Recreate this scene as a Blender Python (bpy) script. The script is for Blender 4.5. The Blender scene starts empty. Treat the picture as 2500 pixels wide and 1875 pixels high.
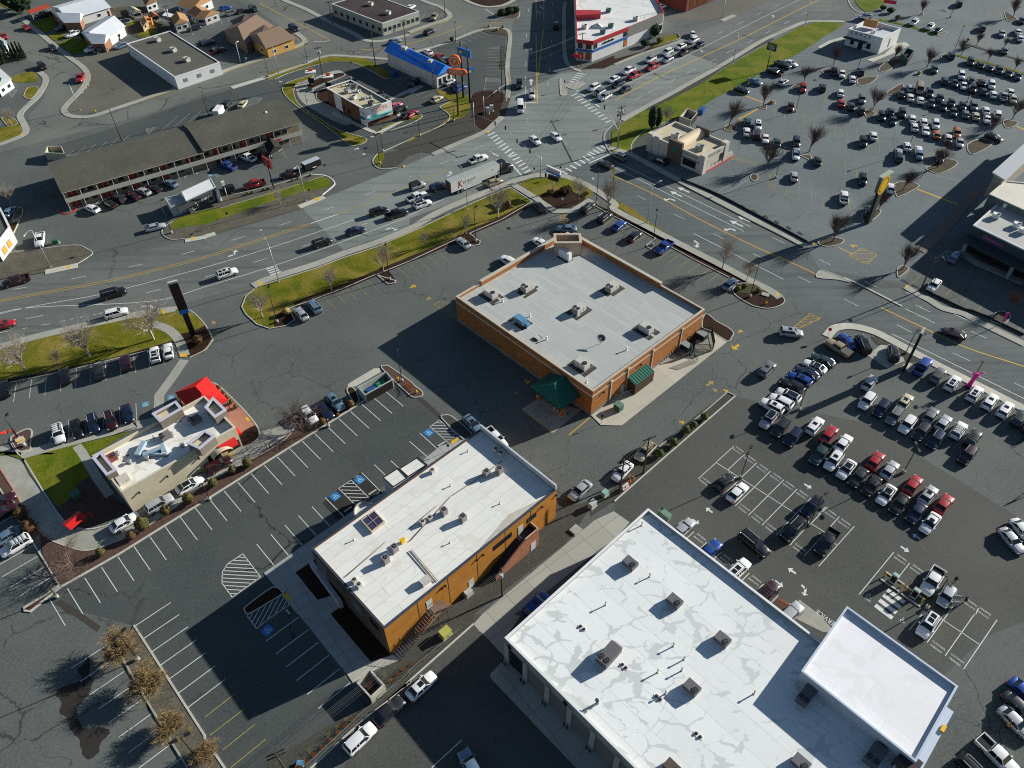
# Commercial crossroads seen from a drone: every building, vehicle, tree, lamp and sign is modelled at its surveyed place
import bpy,bmesh,math,random
from mathutils import Vector,Matrix
R=math.radians;PI=math.pi
sc=bpy.context.scene;col=sc.collection
random.seed(7)
F,PITCH,ROLL,HC=1894.4,R(45.366),R(-0.724),112.0
s_,c_=math.sin(PITCH),math.cos(PITCH);cr,sr=math.cos(ROLL),math.sin(ROLL)
_rt=Vector((1,0,0));_up=Vector((0,s_,c_));_fw=Vector((0,c_,-s_))
RT=_rt*cr+_up*sr;UP=_up*cr-_rt*sr
cam=bpy.data.objects.new('camera',bpy.data.cameras.new('camera'));col.objects.link(cam)
cam.matrix_world=Matrix(((RT.x,UP.x,-_fw.x,0),(RT.y,UP.y,-_fw.y,0),(RT.z,UP.z,-_fw.z,HC),(0,0,0,1)))
cam.data.sensor_width=36;cam.data.lens=F/2500*36;cam.data.clip_start=1;cam.data.clip_end=5000
sc.camera=cam
def at(q,z=0.0):
	d=RT*((q[0]-1250)/F)+UP*((937.5-q[1])/F)+_fw
	t=(HC-z)/-d.z
	return Vector((d.x*t,d.y*t,z))
def K(c,r,*v):return[(c*500+v[i]/4.424,r*375+v[i+1]/4.424)for i in range(0,len(v),2)]
def O(*v):return[(v[i]*1.13020,v[i+1]*1.13020)for i in range(0,len(v),2)]
def W(pts,z=0.0):return[at(q,z)for q in pts]
def KW(c,r,*v):return W(K(c,r,*v))
def hgt(b,t):
	B=at(b);d=RT*((t[0]-1250)/F)+UP*((937.5-t[1])/F)+_fw
	s=(B.x*d.x+B.y*d.y)/(d.x*d.x+d.y*d.y);return HC+s*d.z
MATS={}
def nodes(name):
	m=bpy.data.materials.new(name);m.use_nodes=True;nt=m.node_tree
	return m,nt,nt.nodes['Principled BSDF']
def lin(c):return tuple(c)+(1,)if len(c)==3 else c
def mul(c,k):return(c[0]*k,c[1]*k,c[2]*k,1)
def N(nt,t,**kw):
	n=nt.nodes.new(t)
	for k,v in kw.items():
		if k in n.inputs.keys():n.inputs[k].default_value=v
		else:setattr(n,k,v)
	return n
def noise(nt,vec,scale,detail=4,rough=.6,dist=0):
	n=N(nt,'ShaderNodeTexNoise',Scale=scale,Detail=detail,Roughness=rough,Distortion=dist)
	nt.links.new(vec,n.inputs['Vector']);return n.outputs['Fac']
def ramp(nt,fac,a,b,ca,cb):
	r=N(nt,'ShaderNodeMapRange');r.inputs[1].default_value=a;r.inputs[2].default_value=b
	r.inputs[3].default_value=ca;r.inputs[4].default_value=cb
	nt.links.new(fac,r.inputs[0]);return r.outputs[0]
def mixc(nt,fac,a,b,mode='MIX'):
	m=N(nt,'ShaderNodeMix',data_type='RGBA',blend_type=mode)
	for s,v in((m.inputs[0],fac),(m.inputs[6],a),(m.inputs[7],b)):
		if hasattr(v,'is_output'):nt.links.new(v,s)
		else:s.default_value=v
	return m.outputs[2]
def coord(nt,rot=0,scale=(1,1,1)):
	tc=N(nt,'ShaderNodeTexCoord');mp=N(nt,'ShaderNodeMapping')
	mp.inputs['Rotation'].default_value=(0,0,rot);mp.inputs['Scale'].default_value=scale
	nt.links.new(tc.outputs['Object'],mp.inputs['Vector']);return mp.outputs[0]
def M(name,c,rough=.8,var=.12,scale=1.5,metal=0,spec=.3,big=.08,coat=0):
	if name in MATS:return MATS[name]
	m,nt,p=nodes(name);v=coord(nt)
	a=noise(nt,v,scale,5,.65);b=noise(nt,v,scale*.08,2)
	f=mixc(nt,ramp(nt,a,.3,.7,0,1),mul(c,1-var),mul(c,1+var))
	if big:f=mixc(nt,ramp(nt,b,.35,.65,0,1),f,mixc(nt,1.0,f,mul((1,1,1),1-big),'MULTIPLY'))
	nt.links.new(f,p.inputs['Base Color']);p.inputs['Roughness'].default_value=rough
	p.inputs['Metallic'].default_value=metal;p.inputs['Specular IOR Level'].default_value=spec
	if coat:p.inputs['Coat Weight'].default_value=coat;p.inputs['Coat Roughness'].default_value=.05
	MATS[name]=m;return m
def asphalt(name,c,cracks=.5,streak=0,srot=0,grain=.8,crackscale=.075,cw=.008):
	if name in MATS:return MATS[name]
	c=tuple(x*k for x,k in zip(c,(1.62,1.72,1.68)))
	m,nt,p=nodes(name);v=coord(nt)
	g=noise(nt,v,2.6,3,.8);g2=noise(nt,v,.5,4,.65);b=noise(nt,v,.045,3,.55)
	f=mixc(nt,ramp(nt,g,.3,.7,0,1),mul(c,1-grain*.6),mul(c,1+grain*.6))
	f=mixc(nt,ramp(nt,g2,.3,.72,0,.55),f,mul(c,.72))
	f=mixc(nt,ramp(nt,b,.4,.62,0,.5),f,(c[0]*1.35,c[1]*1.32,c[2]*1.28,1))
	bl=noise(nt,v,.75,3,.55,.3);f=mixc(nt,ramp(nt,bl,.66,.76,0,.55),f,mul(c,.45))
	if streak:
		sv=coord(nt,-srot,(.012,.55,1));s=noise(nt,sv,1,4,.6)
		f=mixc(nt,ramp(nt,s,.5,.68,0,streak),f,mul(c,.45))
		s2=noise(nt,sv,2.3,3,.6);f=mixc(nt,ramp(nt,s2,.55,.75,0,streak*.6),f,mul(c,1.7))
	if cracks:
		wv=noise(nt,v,.25,4,.6);add=N(nt,'ShaderNodeVectorMath',operation='MULTIPLY_ADD')
		cmb=N(nt,'ShaderNodeCombineXYZ');nt.links.new(wv,cmb.inputs[0]);nt.links.new(g2,cmb.inputs[1])
		nt.links.new(cmb.outputs[0],add.inputs[0]);add.inputs[1].default_value=(4,4,0);nt.links.new(v,add.inputs[2])
		vo=N(nt,'ShaderNodeTexVoronoi',feature='DISTANCE_TO_EDGE',Scale=crackscale);nt.links.new(add.outputs[0],vo.inputs['Vector'])
		k=ramp(nt,vo.outputs['Distance'],cw*.3,cw,1,0)
		km=ramp(nt,noise(nt,v,.035,2),.46,.56,0,cracks)
		mm=N(nt,'ShaderNodeMath',operation='MULTIPLY');nt.links.new(k,mm.inputs[0]);nt.links.new(km,mm.inputs[1])
		f=mixc(nt,mm.outputs[0],f,mul(c,.22))
	nt.links.new(f,p.inputs['Base Color']);p.inputs['Roughness'].default_value=.9
	p.inputs['Specular IOR Level'].default_value=.25
	bp=N(nt,'ShaderNodeBump',Strength=.25,Distance=.05);nt.links.new(g,bp.inputs['Height']);nt.links.new(bp.outputs[0],p.inputs['Normal'])
	MATS[name]=m;return m
def grassmat(name,c1,c2,c3):
	m,nt,p=nodes(name);v=coord(nt)
	a=noise(nt,v,.22,4,.6,.4);b=noise(nt,v,3.2,4,.8);d=noise(nt,v,.13,4,.65,.6)
	f=mixc(nt,ramp(nt,a,.35,.66,0,1),lin(c1),lin(c2));f=mixc(nt,ramp(nt,d,.46,.62,0,.85),f,lin(c3))
	f=mixc(nt,ramp(nt,b,.3,.72,.75,0),f,mixc(nt,1.0,f,(.35,.4,.3,1),'MULTIPLY'))
	nt.links.new(f,p.inputs['Base Color']);p.inputs['Roughness'].default_value=.95;p.inputs['Specular IOR Level'].default_value=.1
	bp=N(nt,'ShaderNodeBump',Strength=.8,Distance=.15);nt.links.new(b,bp.inputs['Height']);nt.links.new(bp.outputs[0],p.inputs['Normal'])
	MATS[name]=m;return m
def masonry(name,c,rot=0,bw=.6,bh=.2,mortar=.6,var=.25,ms=.04):
	if name in MATS:return MATS[name]
	m,nt,p=nodes(name);v=coord(nt,-rot)
	sp=N(nt,'ShaderNodeSeparateXYZ');nt.links.new(v,sp.inputs[0])
	ad=N(nt,'ShaderNodeMath',operation='ADD');nt.links.new(sp.outputs[0],ad.inputs[0]);nt.links.new(sp.outputs[1],ad.inputs[1])
	cb=N(nt,'ShaderNodeCombineXYZ');nt.links.new(ad.outputs[0],cb.inputs[0]);nt.links.new(sp.outputs[2],cb.inputs[1])
	br=N(nt,'ShaderNodeTexBrick');br.inputs['Scale'].default_value=1;br.inputs['Brick Width'].default_value=bw;br.inputs['Row Height'].default_value=bh
	br.inputs['Mortar Size'].default_value=ms*bh*2;br.inputs['Color1'].default_value=mul(c,1-var);br.inputs['Color2'].default_value=mul(c,1+var);br.inputs['Mortar'].default_value=mul(c,mortar)
	nt.links.new(cb.outputs[0],br.inputs['Vector'])
	a=noise(nt,v,.5,4,.6);f=mixc(nt,ramp(nt,a,.4,.65,0,.35),br.outputs['Color'],mul(c,.62))
	nt.links.new(f,p.inputs['Base Color']);p.inputs['Roughness'].default_value=.85;p.inputs['Specular IOR Level'].default_value=.2
	MATS[name]=m;return m
def roofmat(name,c,rot=0,lw=2.0,lh=20,stain=0,scol=(.45,.47,.45),seam=.55,ms=.02,rough=.6,offset=.5,var=.04,sscale=.16):
	if name in MATS:return MATS[name]
	m,nt,p=nodes(name);v=coord(nt,-rot)
	br=N(nt,'ShaderNodeTexBrick');br.offset=offset;br.inputs['Scale'].default_value=1;br.inputs['Brick Width'].default_value=lh;br.inputs['Row Height'].default_value=lw
	br.inputs['Mortar Size'].default_value=ms;br.inputs['Color1'].default_value=mul(c,1-var);br.inputs['Color2'].default_value=mul(c,1+var);br.inputs['Mortar'].default_value=mul(c,seam)
	br.inputs['Bias'].default_value=0
	nt.links.new(v,br.inputs['Vector']);f=br.outputs['Color']
	g=noise(nt,v,1.5,5,.7);f=mixc(nt,ramp(nt,g,.35,.75,0,.22),f,mul(c,.8))
	b=noise(nt,v,.07,3);f=mixc(nt,ramp(nt,b,.45,.65,0,.4),f,mul(c,.86))
	if stain:
		sv=coord(nt,-rot,(.62,1,1));wn=N(nt,'ShaderNodeTexNoise',Scale=.5,Detail=4);nt.links.new(sv,wn.inputs['Vector'])
		ad=N(nt,'ShaderNodeVectorMath',operation='MULTIPLY_ADD');nt.links.new(wn.outputs['Color'],ad.inputs[0]);ad.inputs[1].default_value=(2.6,2.6,0);nt.links.new(sv,ad.inputs[2])
		vo=N(nt,'ShaderNodeTexVoronoi',feature='DISTANCE_TO_EDGE',Scale=sscale);nt.links.new(ad.outputs[0],vo.inputs['Vector'])
		th=noise(nt,v,.22,4,.6);lt=N(nt,'ShaderNodeMath',operation='SUBTRACT');nt.links.new(ramp(nt,th,.40,.70,-.02,.15),lt.inputs[0]);nt.links.new(vo.outputs['Distance'],lt.inputs[1])
		m2=N(nt,'ShaderNodeMath',operation='MULTIPLY');nt.links.new(ramp(nt,lt.outputs[0],0,.02,0,1),m2.inputs[0]);m2.inputs[1].default_value=stain
		f=mixc(nt,m2.outputs[0],f,lin(scol))
		d=noise(nt,v,.35,5,.7,1.2);f=mixc(nt,ramp(nt,d,.66,.78,0,stain*.8),f,(.30,.25,.17,1))
	nt.links.new(f,p.inputs['Base Color']);p.inputs['Roughness'].default_value=rough;p.inputs['Specular IOR Level'].default_value=.25
	MATS[name]=m;return m
A_BASE=asphalt('asphalt lot',(.062,.066,.064),.75)
A_ROAD=asphalt('asphalt road',(.076,.079,.077),.35,.5,R(22))
A_AVE=asphalt('asphalt avenue',(.062,.069,.071),.3,.55,R(-33))
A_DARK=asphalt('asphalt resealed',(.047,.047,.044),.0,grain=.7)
A_WL=asphalt('asphalt sealed lot',(.040,.044,.044),.95,crackscale=.05)
A_CONC=asphalt('concrete paving',(.115,.123,.119),.3,.45,R(28),.35)
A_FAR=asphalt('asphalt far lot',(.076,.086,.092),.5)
A_OLD=asphalt('asphalt old',(.085,.086,.08),.95,crackscale=.09,cw=.016)
A_BROWN=asphalt('asphalt brown',(.075,.07,.058),.5)
CONC=M('concrete',(.36,.36,.31),.9,.12,1.2,big=.15);CONCL=M('concrete pale',(.50,.49,.42),.9,.1,1.0,big=.12)
KERB=M('kerb concrete',(.46,.46,.41),.9,.12,1.5);CONCD=M('concrete drive',(.36,.36,.31),.9,.18,.5,big=.25)
REDCONC=M('red concrete',(.42,.19,.13),.9,.1,1)
WPAINT=M('white road paint',(.62,.64,.62),.7,.15,2);YPAINT=M('yellow road paint',(.58,.36,.03),.7,.2,2)
YWORN=M('worn yellow paint',(.33,.27,.08),.8,.3,3);WWORN=M('worn white paint',(.36,.38,.37),.8,.3,3)
TACT=M('tactile yellow',(.72,.42,.02),.8,.08,3);BLUEP=M('blue road paint',(.02,.2,.5),.7,.08,3);REDP=M('red paint',(.5,.04,.03),.6,.1,2)
GRASS=grassmat('grass',(.115,.140,.010),(.22,.20,.016),(.32,.24,.06));GRASSG=grassmat('green grass',(.085,.145,.008),(.17,.205,.010),(.23,.22,.03))
MULCH=M('bark mulch',(.040,.022,.015),1,.45,3.5,spec=.1,big=.25);GRAVEL=M('gravel',(.125,.115,.09),1,.5,4,spec=.1,big=.2);GRAVR=M('red gravel',(.10,.062,.052),1,.45,4,spec=.1)
DIRT=M('dry soil',(.10,.085,.06),1,.4,2,spec=.1,big=.3);BLACKSOIL=M('dark gravel',(.07,.07,.06),1,.5,4,spec=.1)
STEEL=M('galvanised steel',(.38,.40,.40),.5,.08,3,metal=.5);DSTEEL=M('dark bronze steel',(.02,.018,.015),.5,.1,3);WOOD=M('weathered wood',(.075,.055,.04),.9,.25,2)
WHITE=M('white enamel',(.75,.76,.75),.45,.04,2);BLACK=M('black',(.012,.012,.013),.5,.1,3);GLASS=M('window glass',(.015,.02,.025),.08,.1,1,spec=.6)
HVG=M('hvac beige',(.52,.51,.46),.55,.1,1.5);HVD=M('hvac grey',(.13,.125,.14),.5,.1,1.5);HVB=M('hvac blue',(.10,.27,.42),.5,.1,1.5);GREENB=M('utility green',(.05,.13,.09),.6,.1,2)
YEL=M('yellow enamel',(.75,.45,.01),.5,.06,2);RED=M('red enamel',(.55,.015,.012),.5,.06,2);GREENR=M('green metal roof',(.012,.12,.085),.45,.08,1.2)
TAN=M('tan stucco',(.42,.36,.27),.85,.08,1.2);CREAM=M('cream stucco',(.52,.47,.34),.85,.08,.8);GREYW=M('grey wall',(.2,.21,.21),.85,.1,1)
SLABO=roofmat('office slabs',(.36,.37,.35),R(36),2.1,2.1,seam=.6,ms=.05,offset=0,var=.06,rough=.9);SLABA=roofmat('alley slabs',(.37,.37,.32),R(38),4.2,4.2,seam=.6,ms=.06,offset=0,var=.08,rough=.9);SLABP=roofmat('apron slabs',(.47,.45,.37),R(33),3.5,3.5,seam=.75,ms=.05,offset=0,var=.08,rough=.9)
class MB:
	def __init__(s):s.v=[];s.f=[];s.m=[];s.mi=0;s.sm=[];s.smooth=False
	def face(s,*pts):
		i=len(s.v);s.v+=[tuple(p)for p in pts];s.f.append(tuple(range(i,i+len(pts))));s.m.append(s.mi);s.sm.append(s.smooth);return s
	def grid(s,rows,close=False,cap=False):
		i=len(s.v);n=len(rows[0])
		for r in rows:s.v+=[tuple(p)for p in r]
		for a in range(len(rows)-1):
			for b in range(n if close else n-1):
				c=(b+1)%n;s.f.append((i+a*n+b,i+a*n+c,i+(a+1)*n+c,i+(a+1)*n+b));s.m.append(s.mi);s.sm.append(s.smooth)
		if cap:
			for a,rv in((0,True),(len(rows)-1,False)):
				ids=list(range(i+a*n,i+a*n+n));s.f.append(tuple(ids[::-1]if rv else ids));s.m.append(s.mi);s.sm.append(False)
		return s
	def prism(s,poly,z0,z1,top=True,bot=False,sides=True):
		if area(poly)<0:poly=list(poly)[::-1]
		n=len(poly);i=len(s.v)
		s.v+=[(p[0],p[1],z0)for p in poly]+[(p[0],p[1],z1)for p in poly]
		if sides:
			for a in range(n):
				b=(a+1)%n;s.f.append((i+a,i+b,i+n+b,i+n+a));s.m.append(s.mi);s.sm.append(False)
		if top:s.f.append(tuple(range(i+n,i+2*n)));s.m.append(s.mi);s.sm.append(False)
		if bot:s.f.append(tuple(range(i+n-1,i-1,-1)));s.m.append(s.mi);s.sm.append(False)
		return s
	def box(s,cx,cy,z0,z1,lx,ly,ang=0,bot=True):
		c,q=math.cos(ang),math.sin(ang)
		return s.prism([(cx+c*a*lx/2-q*b*ly/2,cy+q*a*lx/2+c*b*ly/2)for a,b in((-1,-1),(1,-1),(1,1),(-1,1))],z0,z1,True,bot)
	def tube(s,p0,p1,r0,r1=None,n=8,cap=True):
		p0,p1=Vector(p0),Vector(p1);r1=r0 if r1 is None else r1;d=p1-p0
		if d.length<1e-6:return s
		d.normalize();u=d.orthogonal().normalized();w=d.cross(u)
		rows=[[p+(u*math.cos(2*PI*k/n)+w*math.sin(2*PI*k/n))*r for k in range(n)]for p,r in((p0,r0),(p1,r1))]
		o=s.smooth;s.smooth=n>5;s.grid(rows,True,cap);s.smooth=o;return s
	def path(s,pts,r,n=6):
		for a,b in zip(pts,pts[1:]):s.tube(a,b,r,r,n)
		return s
	def ring(s,outer,inner,z0,z1):
		n=len(outer)
		if area(outer)<0:outer=outer[::-1];inner=inner[::-1]
		rows=[[(p[0],p[1],z)for p in pl]for pl,z in((outer,z0),(outer,z1),(inner,z1),(inner,z0))]
		i=len(s.v)
		for r in rows:s.v+=r
		for a in range(3):
			for b in range(n):
				c=(b+1)%n;s.f.append((i+a*n+b,i+a*n+c,i+(a+1)*n+c,i+(a+1)*n+b));s.m.append(s.mi);s.sm.append(False)
		return s
	def disc(s,c,r,n=16,z=None):
		return s.face(*[(c[0]+r*math.cos(2*PI*k/n),c[1]+r*math.sin(2*PI*k/n),c[2]if z is None else z)for k in range(n)])
	def build(s,name,mats,parent=None,org=None):
		me=bpy.data.meshes.new(name)
		off=parent.location if(parent is not None and parent.type=='EMPTY' and parent.parent is None)else(parent.parent.location if parent is not None and parent.parent is not None else(parent.location if parent is not None else Vector((0,0,0))))
		if org is not None:off=Vector((org[0],org[1],org[2]if len(org)>2 else 0))
		me.from_pydata([(v[0]-off[0],v[1]-off[1],v[2]-off[2])for v in s.v],[],s.f)
		for m in(mats if isinstance(mats,(list,tuple))else[mats]):me.materials.append(m)
		me.polygons.foreach_set('material_index',s.m);me.polygons.foreach_set('use_smooth',s.sm)
		me.update()
		o=bpy.data.objects.new(name,me);col.objects.link(o)
		if parent is not None:o.parent=parent
		if org is not None and parent is None:o.location=off
		return o
def area(p):return sum(p[i][0]*p[(i+1)%len(p)][1]-p[(i+1)%len(p)][0]*p[i][1]for i in range(len(p)))/2
def offset(poly,d):
	P=[Vector((p[0],p[1]))for p in poly]
	if area(P)<0:d=-d
	n=len(P);out=[]
	for i in range(n):
		a,b,c=P[i-1],P[i],P[(i+1)%n];e=(b-a).normalized();f=(c-b).normalized()
		n1=Vector((-e.y,e.x));n2=Vector((-f.y,f.x));k=n1+n2
		k=k/max(.35,(1+n1.dot(n2)));out.append(b+k*d)
	return out
def spline(pts,k=5,closed=True):
	P=[Vector((p[0],p[1]))for p in pts];n=len(P);out=[]
	for i in range(n if closed else n-1):
		if closed:a,b,c,d=P[i-1],P[i],P[(i+1)%n],P[(i+2)%n]
		else:a,b,c,d=P[max(i-1,0)],P[i],P[i+1],P[min(i+2,n-1)]
		for j in range(k):
			t=j/k;out.append(.5*((2*b)+(c-a)*t+(2*a-5*b+4*c-d)*t*t+(3*b-a-3*c+d)*t**3))
	if not closed:out.append(P[-1])
	return out
def sides(pts,w):
	P=[Vector((p[0],p[1]))for p in pts];n=len(P);L=[];Rr=[]
	for i in range(n):
		a=P[max(i-1,0)];b=P[min(i+1,n-1)];e=(b-a).normalized();k=Vector((-e.y,e.x))
		L.append(P[i]+k*w/2);Rr.append(P[i]-k*w/2)
	return L,Rr
def tagS(o,kind='structure'):o['kind']=kind;return o
def tag(o,label,cat,group=None):
	o['label']=label;o['category']=cat
	if group:o['group']=group
	return o
def thing(name,label,cat,loc,rz=0,group=None):
	o=bpy.data.objects.new(name,None);col.objects.link(o);o.empty_display_size=.5
	o.location=(loc[0],loc[1],loc[2]if len(loc)>2 else 0);o.rotation_euler=(0,0,rz)
	return tag(o,label,cat,group)
def dirw(c,a,b,z=0):
	v=at(b,z)-at(a,z);return math.atan2(v.y,v.x)
_txt={}
def textmesh(s,shear=0):
	if(s,shear)in _txt:return _txt[(s,shear)]
	cu=bpy.data.curves.new('t','FONT');cu.body=s;cu.align_x='CENTER';cu.align_y='CENTER';cu.shear=shear;cu.resolution_u=3
	o=bpy.data.objects.new('t',cu);col.objects.link(o);bpy.context.view_layer.update()
	me=bpy.data.meshes.new_from_object(o.evaluated_get(bpy.context.evaluated_depsgraph_get()));bpy.data.objects.remove(o)
	V=[tuple(v.co)for v in me.vertices];Fs=[tuple(p.vertices)for p in me.polygons];bpy.data.meshes.remove(me)
	xs=[v[0]for v in V];_txt[(s,shear)]=(V,Fs,max(xs)-min(xs));return _txt[(s,shear)]
def text(mb,s,o,ex,ey,width,shear=0,tall=1,depth=0):
	V,Fs,w=textmesh(s,shear);k=width/w;o=Vector(o);ex=Vector(ex).normalized();ey=Vector(ey).normalized();i=len(mb.v)
	nz=ex.cross(ey)
	mb.v+=[tuple(o+ex*v[0]*k+ey*v[1]*k*tall+nz*depth)for v in V]
	for f in Fs:mb.f.append(tuple(i+a for a in f));mb.m.append(mb.mi);mb.sm.append(False)
ORD=['first','second','third','fourth','fifth','sixth','seventh','eighth','ninth','tenth','eleventh','twelfth','thirteenth','fourteenth','fifteenth','sixteenth','seventeenth','eighteenth','nineteenth','twentieth']
def sheet(name,poly,mat,z,kind='structure'):
	b=MB();b.prism([tuple(p[:2])for p in poly],z-.003,z);return tagS(b.build(name,mat),kind)
g=MB();g.face((-1500,-300,0),(1500,-300,0),(1500,2500,0),(-1500,2500,0));tagS(g.build('ground',A_BASE))
sheet('main_road',spline(KW(0,1,-60,1370,490,1290,835,1210,2000,945)+KW(1,1,120,885,1060,600,1300,470)+KW(2,1,45,375-375,260,-20)[:0]+KW(1,1,2000,420,1500,1040,820,1290,560,1400)+KW(0,2,1640,50,930,200,640,255,330,325,-60,420),1),A_ROAD,.004)
sheet('avenue',KW(2,1,2080,10)+KW(3,1,120,-20,700,285,1400,640,2060,990)+KW(4,1,0,1330,900,1400,1330,1680)+KW(4,2,1420,-10,2300,400,2300,1130,1300,620,800,350,600,250,400,200,180,220)+KW(3,1,1840,1580,1400,1350,700,950,-10,520)+KW(2,1,1960,340,1640,215),A_AVE,.004)
sheet('intersection_paving',KW(1,1,1060,600,1300,475,2212,110)+KW(2,0,300,1640,800,1430,1010,1260,1090,1050,1450,880,1640,790,1850,770)+KW(3,0,-5,690,740,420,830,590,1120,690,880,860,400,1110,60,1300)+KW(2,0,2150,1380,2110,1470,2140,1580)+KW(2,1,2090,20,1640,215,1200,270,860,390,0,700)+KW(1,1,2212,800,1500,1040),A_CONC,.008)
sheet('far_highway',KW(3,0,740,430,1350,160,2000,-140)+KW(4,0,-2212+3100,-300,300,60,0,230)+KW(3,0,2040,250,1600,440,1120,690),A_ROAD,.006)
sheet('north_road',KW(2,0,1090,1050,1075,860,1110,330,1190,0,1230,-200,1620,-200,1660,200,1660,560,1740,740,1640,790,1450,880),A_AVE,.006)
sheet('side_street',KW(0,0,-50,1600,260,1490,330,1350,310,1250,480,1060,540,860,420,720)+KW(0,0,0,440,-60,0,0,-60,120,140,430,390,720,640,880,740,910,890,690,1150,720,1250,900,1285,1200,1230,2212,870)+KW(1,0,300,760,1060,490,900,330,300,-50,800,-50,1600,360,1800,440,2212,370)+KW(2,0,400,190,420,140,80,0,600,-10,900,90,1180,30,1100,330,800,305,350,480,0,570)+KW(1,0,1900,630,1300,600,660,830,0,1010)+KW(0,0,1800,1170,900,1420,0,1640),A_OLD,.004)
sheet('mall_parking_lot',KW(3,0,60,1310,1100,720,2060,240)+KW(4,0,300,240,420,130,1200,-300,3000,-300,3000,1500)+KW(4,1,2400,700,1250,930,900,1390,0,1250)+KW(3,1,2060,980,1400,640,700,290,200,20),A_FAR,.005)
sheet('brown_lot',KW(0,0,860,620,1050,560,1400,500,1930,930,1200,1180,800,1240,740,1180,940,900,970,780),A_BROWN,.008)
sheet('dealership_lot',KW(3,2,1225,950,1300,960,2212,1150)+KW(4,2,500,1250)+KW(4,3,2300,700,2300,1700,1800,1900)+KW(3,4,2212,1900,0,1900)+KW(2,3,1000,1700,1400,1659,2250,940)+KW(3,3,0,430,490,10),A_DARK,.006)
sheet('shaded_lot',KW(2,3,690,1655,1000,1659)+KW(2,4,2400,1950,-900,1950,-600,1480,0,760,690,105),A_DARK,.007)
sheet('sealed_lot',KW(1,2,2040,820,2212,950)+KW(2,2,60,950,330,1200,560,1450)+KW(2,2,0,1659)+KW(1,3,1900,300,640,1210,900,1500)+KW(1,4,1560,740,1770,980,600,1900,200,1900)+KW(0,4,1450,120)+KW(0,3,1000,1659,450,1530,640,1380,2212,430)+KW(1,2,700,1650,1900,900),A_WL,.006)
sheet('new_asphalt_bay',KW(1,3,1270,460,1310,410,1570,200,1690,125,1890,320,1780,420,1440,640),asphalt('black asphalt',(.017,.016,.015),0,grain=.3),.010)
PATCH=M('asphalt patch',(.052,.046,.04),.95,.2,2)
sheet('trench_patch',KW(0,3,660,1500,900,1659)+KW(0,4,900,0,1090,130,1050,190,780,0)+KW(0,3,740,1659,600,1530),PATCH,.011)
sheet('trench_patch',KW(2,2,70,990,130,970,330,1150,330,1210),PATCH,.011)
sheet('oil_patch',[p+Vector((random.uniform(-.1,.1),random.uniform(-.1,.1)))for p in spline(KW(0,4,960,430,980,560,960,640,1005,720,960,860,870,960,830,1080,900,1230,1050,1210,1160,1240,1180,1290,1080,1400,1060,1500,960,1560,890,1500,860,1350,770,1260,720,1130,650,1050,660,920,600,880,650,800,760,760,880,700,840,600,900,540),5)],asphalt('wet asphalt',(.017,.0145,.013),0,grain=.8),.011)
sheet('restaurant_lot',KW(1,0,670,860,850,790,1200,700,1400,665,1650,690,1930,840,2212,880)+KW(2,0,0,840,300,970,430,1095,335,1160,430,1270,360,1350,0,1510)+KW(1,0,1920,1640,1750,1659,1400,1450,1040,1200,835,970),A_WL,.009)
sheet('restaurant_lot',KW(2,0,150,545,500,425,850,320,1050,340,1005,700,990,1000,700,1005,520,1050,300,960,440,760,440,640),A_WL,.009)
sheet('rear_lot',KW(0,0,560,1580,1100,1420,2212,1050)+KW(1,0,300,960,640,860,835,970,900,1090,1000,1170,600,1280,0,1420)+KW(0,0,1000,1659,560,1659),A_WL,.009)
def island(pts,mat,nm,kind='structure',closed=True,kw=.2,k=4,kerb=KERB,z=.10,smooth=True,kz=.14):
	P=spline(pts,k)if smooth else[Vector(p[:2])for p in pts]
	b=MB();b.prism(P,.0,z);o=tagS(b.build(nm,mat),kind)
	if kerb:
		b=MB();b.ring(P,offset(P,kw),.0,kz);tagS(b.build('kerb',kerb))
	return P
def strip(pts,w,z,mat,nm,smooth=True,k=4,z0=0,joints=0,kind='structure'):
	P=spline(pts,k,False)if smooth else pts
	L,Rr=sides(P,w);b=MB();b.prism(L+Rr[::-1],z0,z);o=tagS(b.build(nm,mat),kind);return o
def kerb(pts,w=.18,z=.14,mat=KERB,smooth=True):return strip(pts,w,z,mat,'kerb',smooth)
def bed(pts,mat,nm,z=.12,smooth=True,k=3,kind='structure'):
	P=spline(pts,k)if smooth else pts
	b=MB();b.prism(P,z-.02,z);return tagS(b.build(nm,mat),kind)
LAWN=KW(1,1,440,1540,560,1440,850,1350,1200,1240,1500,1125,1850,1010,2212,855)+KW(2,1,330,700,620,560,900,440,1090,365,1330,520,1000,715,655,865,770,950,760,985,690,1000,640,985,520,925,0,1168)+KW(1,1,1860,1310,2070,1375,2060,1400,1980,1415,1850,1310,1500,1460,1170,1585)+KW(1,2,915,15,975,140,880,205,700,237,560,190,440,80)+KW(1,1,395,1659)
P=[Vector(p[:2])for p in LAWN]
b=MB();b.prism(P,0,.10);tagS(b.build('grass',GRASS),'stuff');b=MB();b.ring(P,offset(P,.22),0,.15);tagS(b.build('kerb',KERB))
strip(KW(2,1,1320,535,1000,702,655,850,560,910,0,1145)+KW(1,1,1860,1290,1500,1440,1170,1560,980,1640),1.9,.115,MULCH,'mulch_bed')
bed(KW(2,1,500,905,660,860,770,950,760,985,690,995,620,975),MULCH,'mulch_bed',.122);bed(KW(1,1,1850,1300,1970,1265,2065,1375,2050,1400,1980,1410),MULCH,'mulch_bed',.122)
bed(KW(1,2,900,20,965,140,870,200,760,215,770,100),MULCH,'mulch_bed',.122)
strip(KW(1,1,520,1430,650,1370,850,1305,1200,1195,1500,1080,1850,965,2212,815)+KW(2,1,300,640,600,510,900,390,1180,285,1330,243,1480,235),2.1,.12,CONC,'sidewalk')
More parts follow.
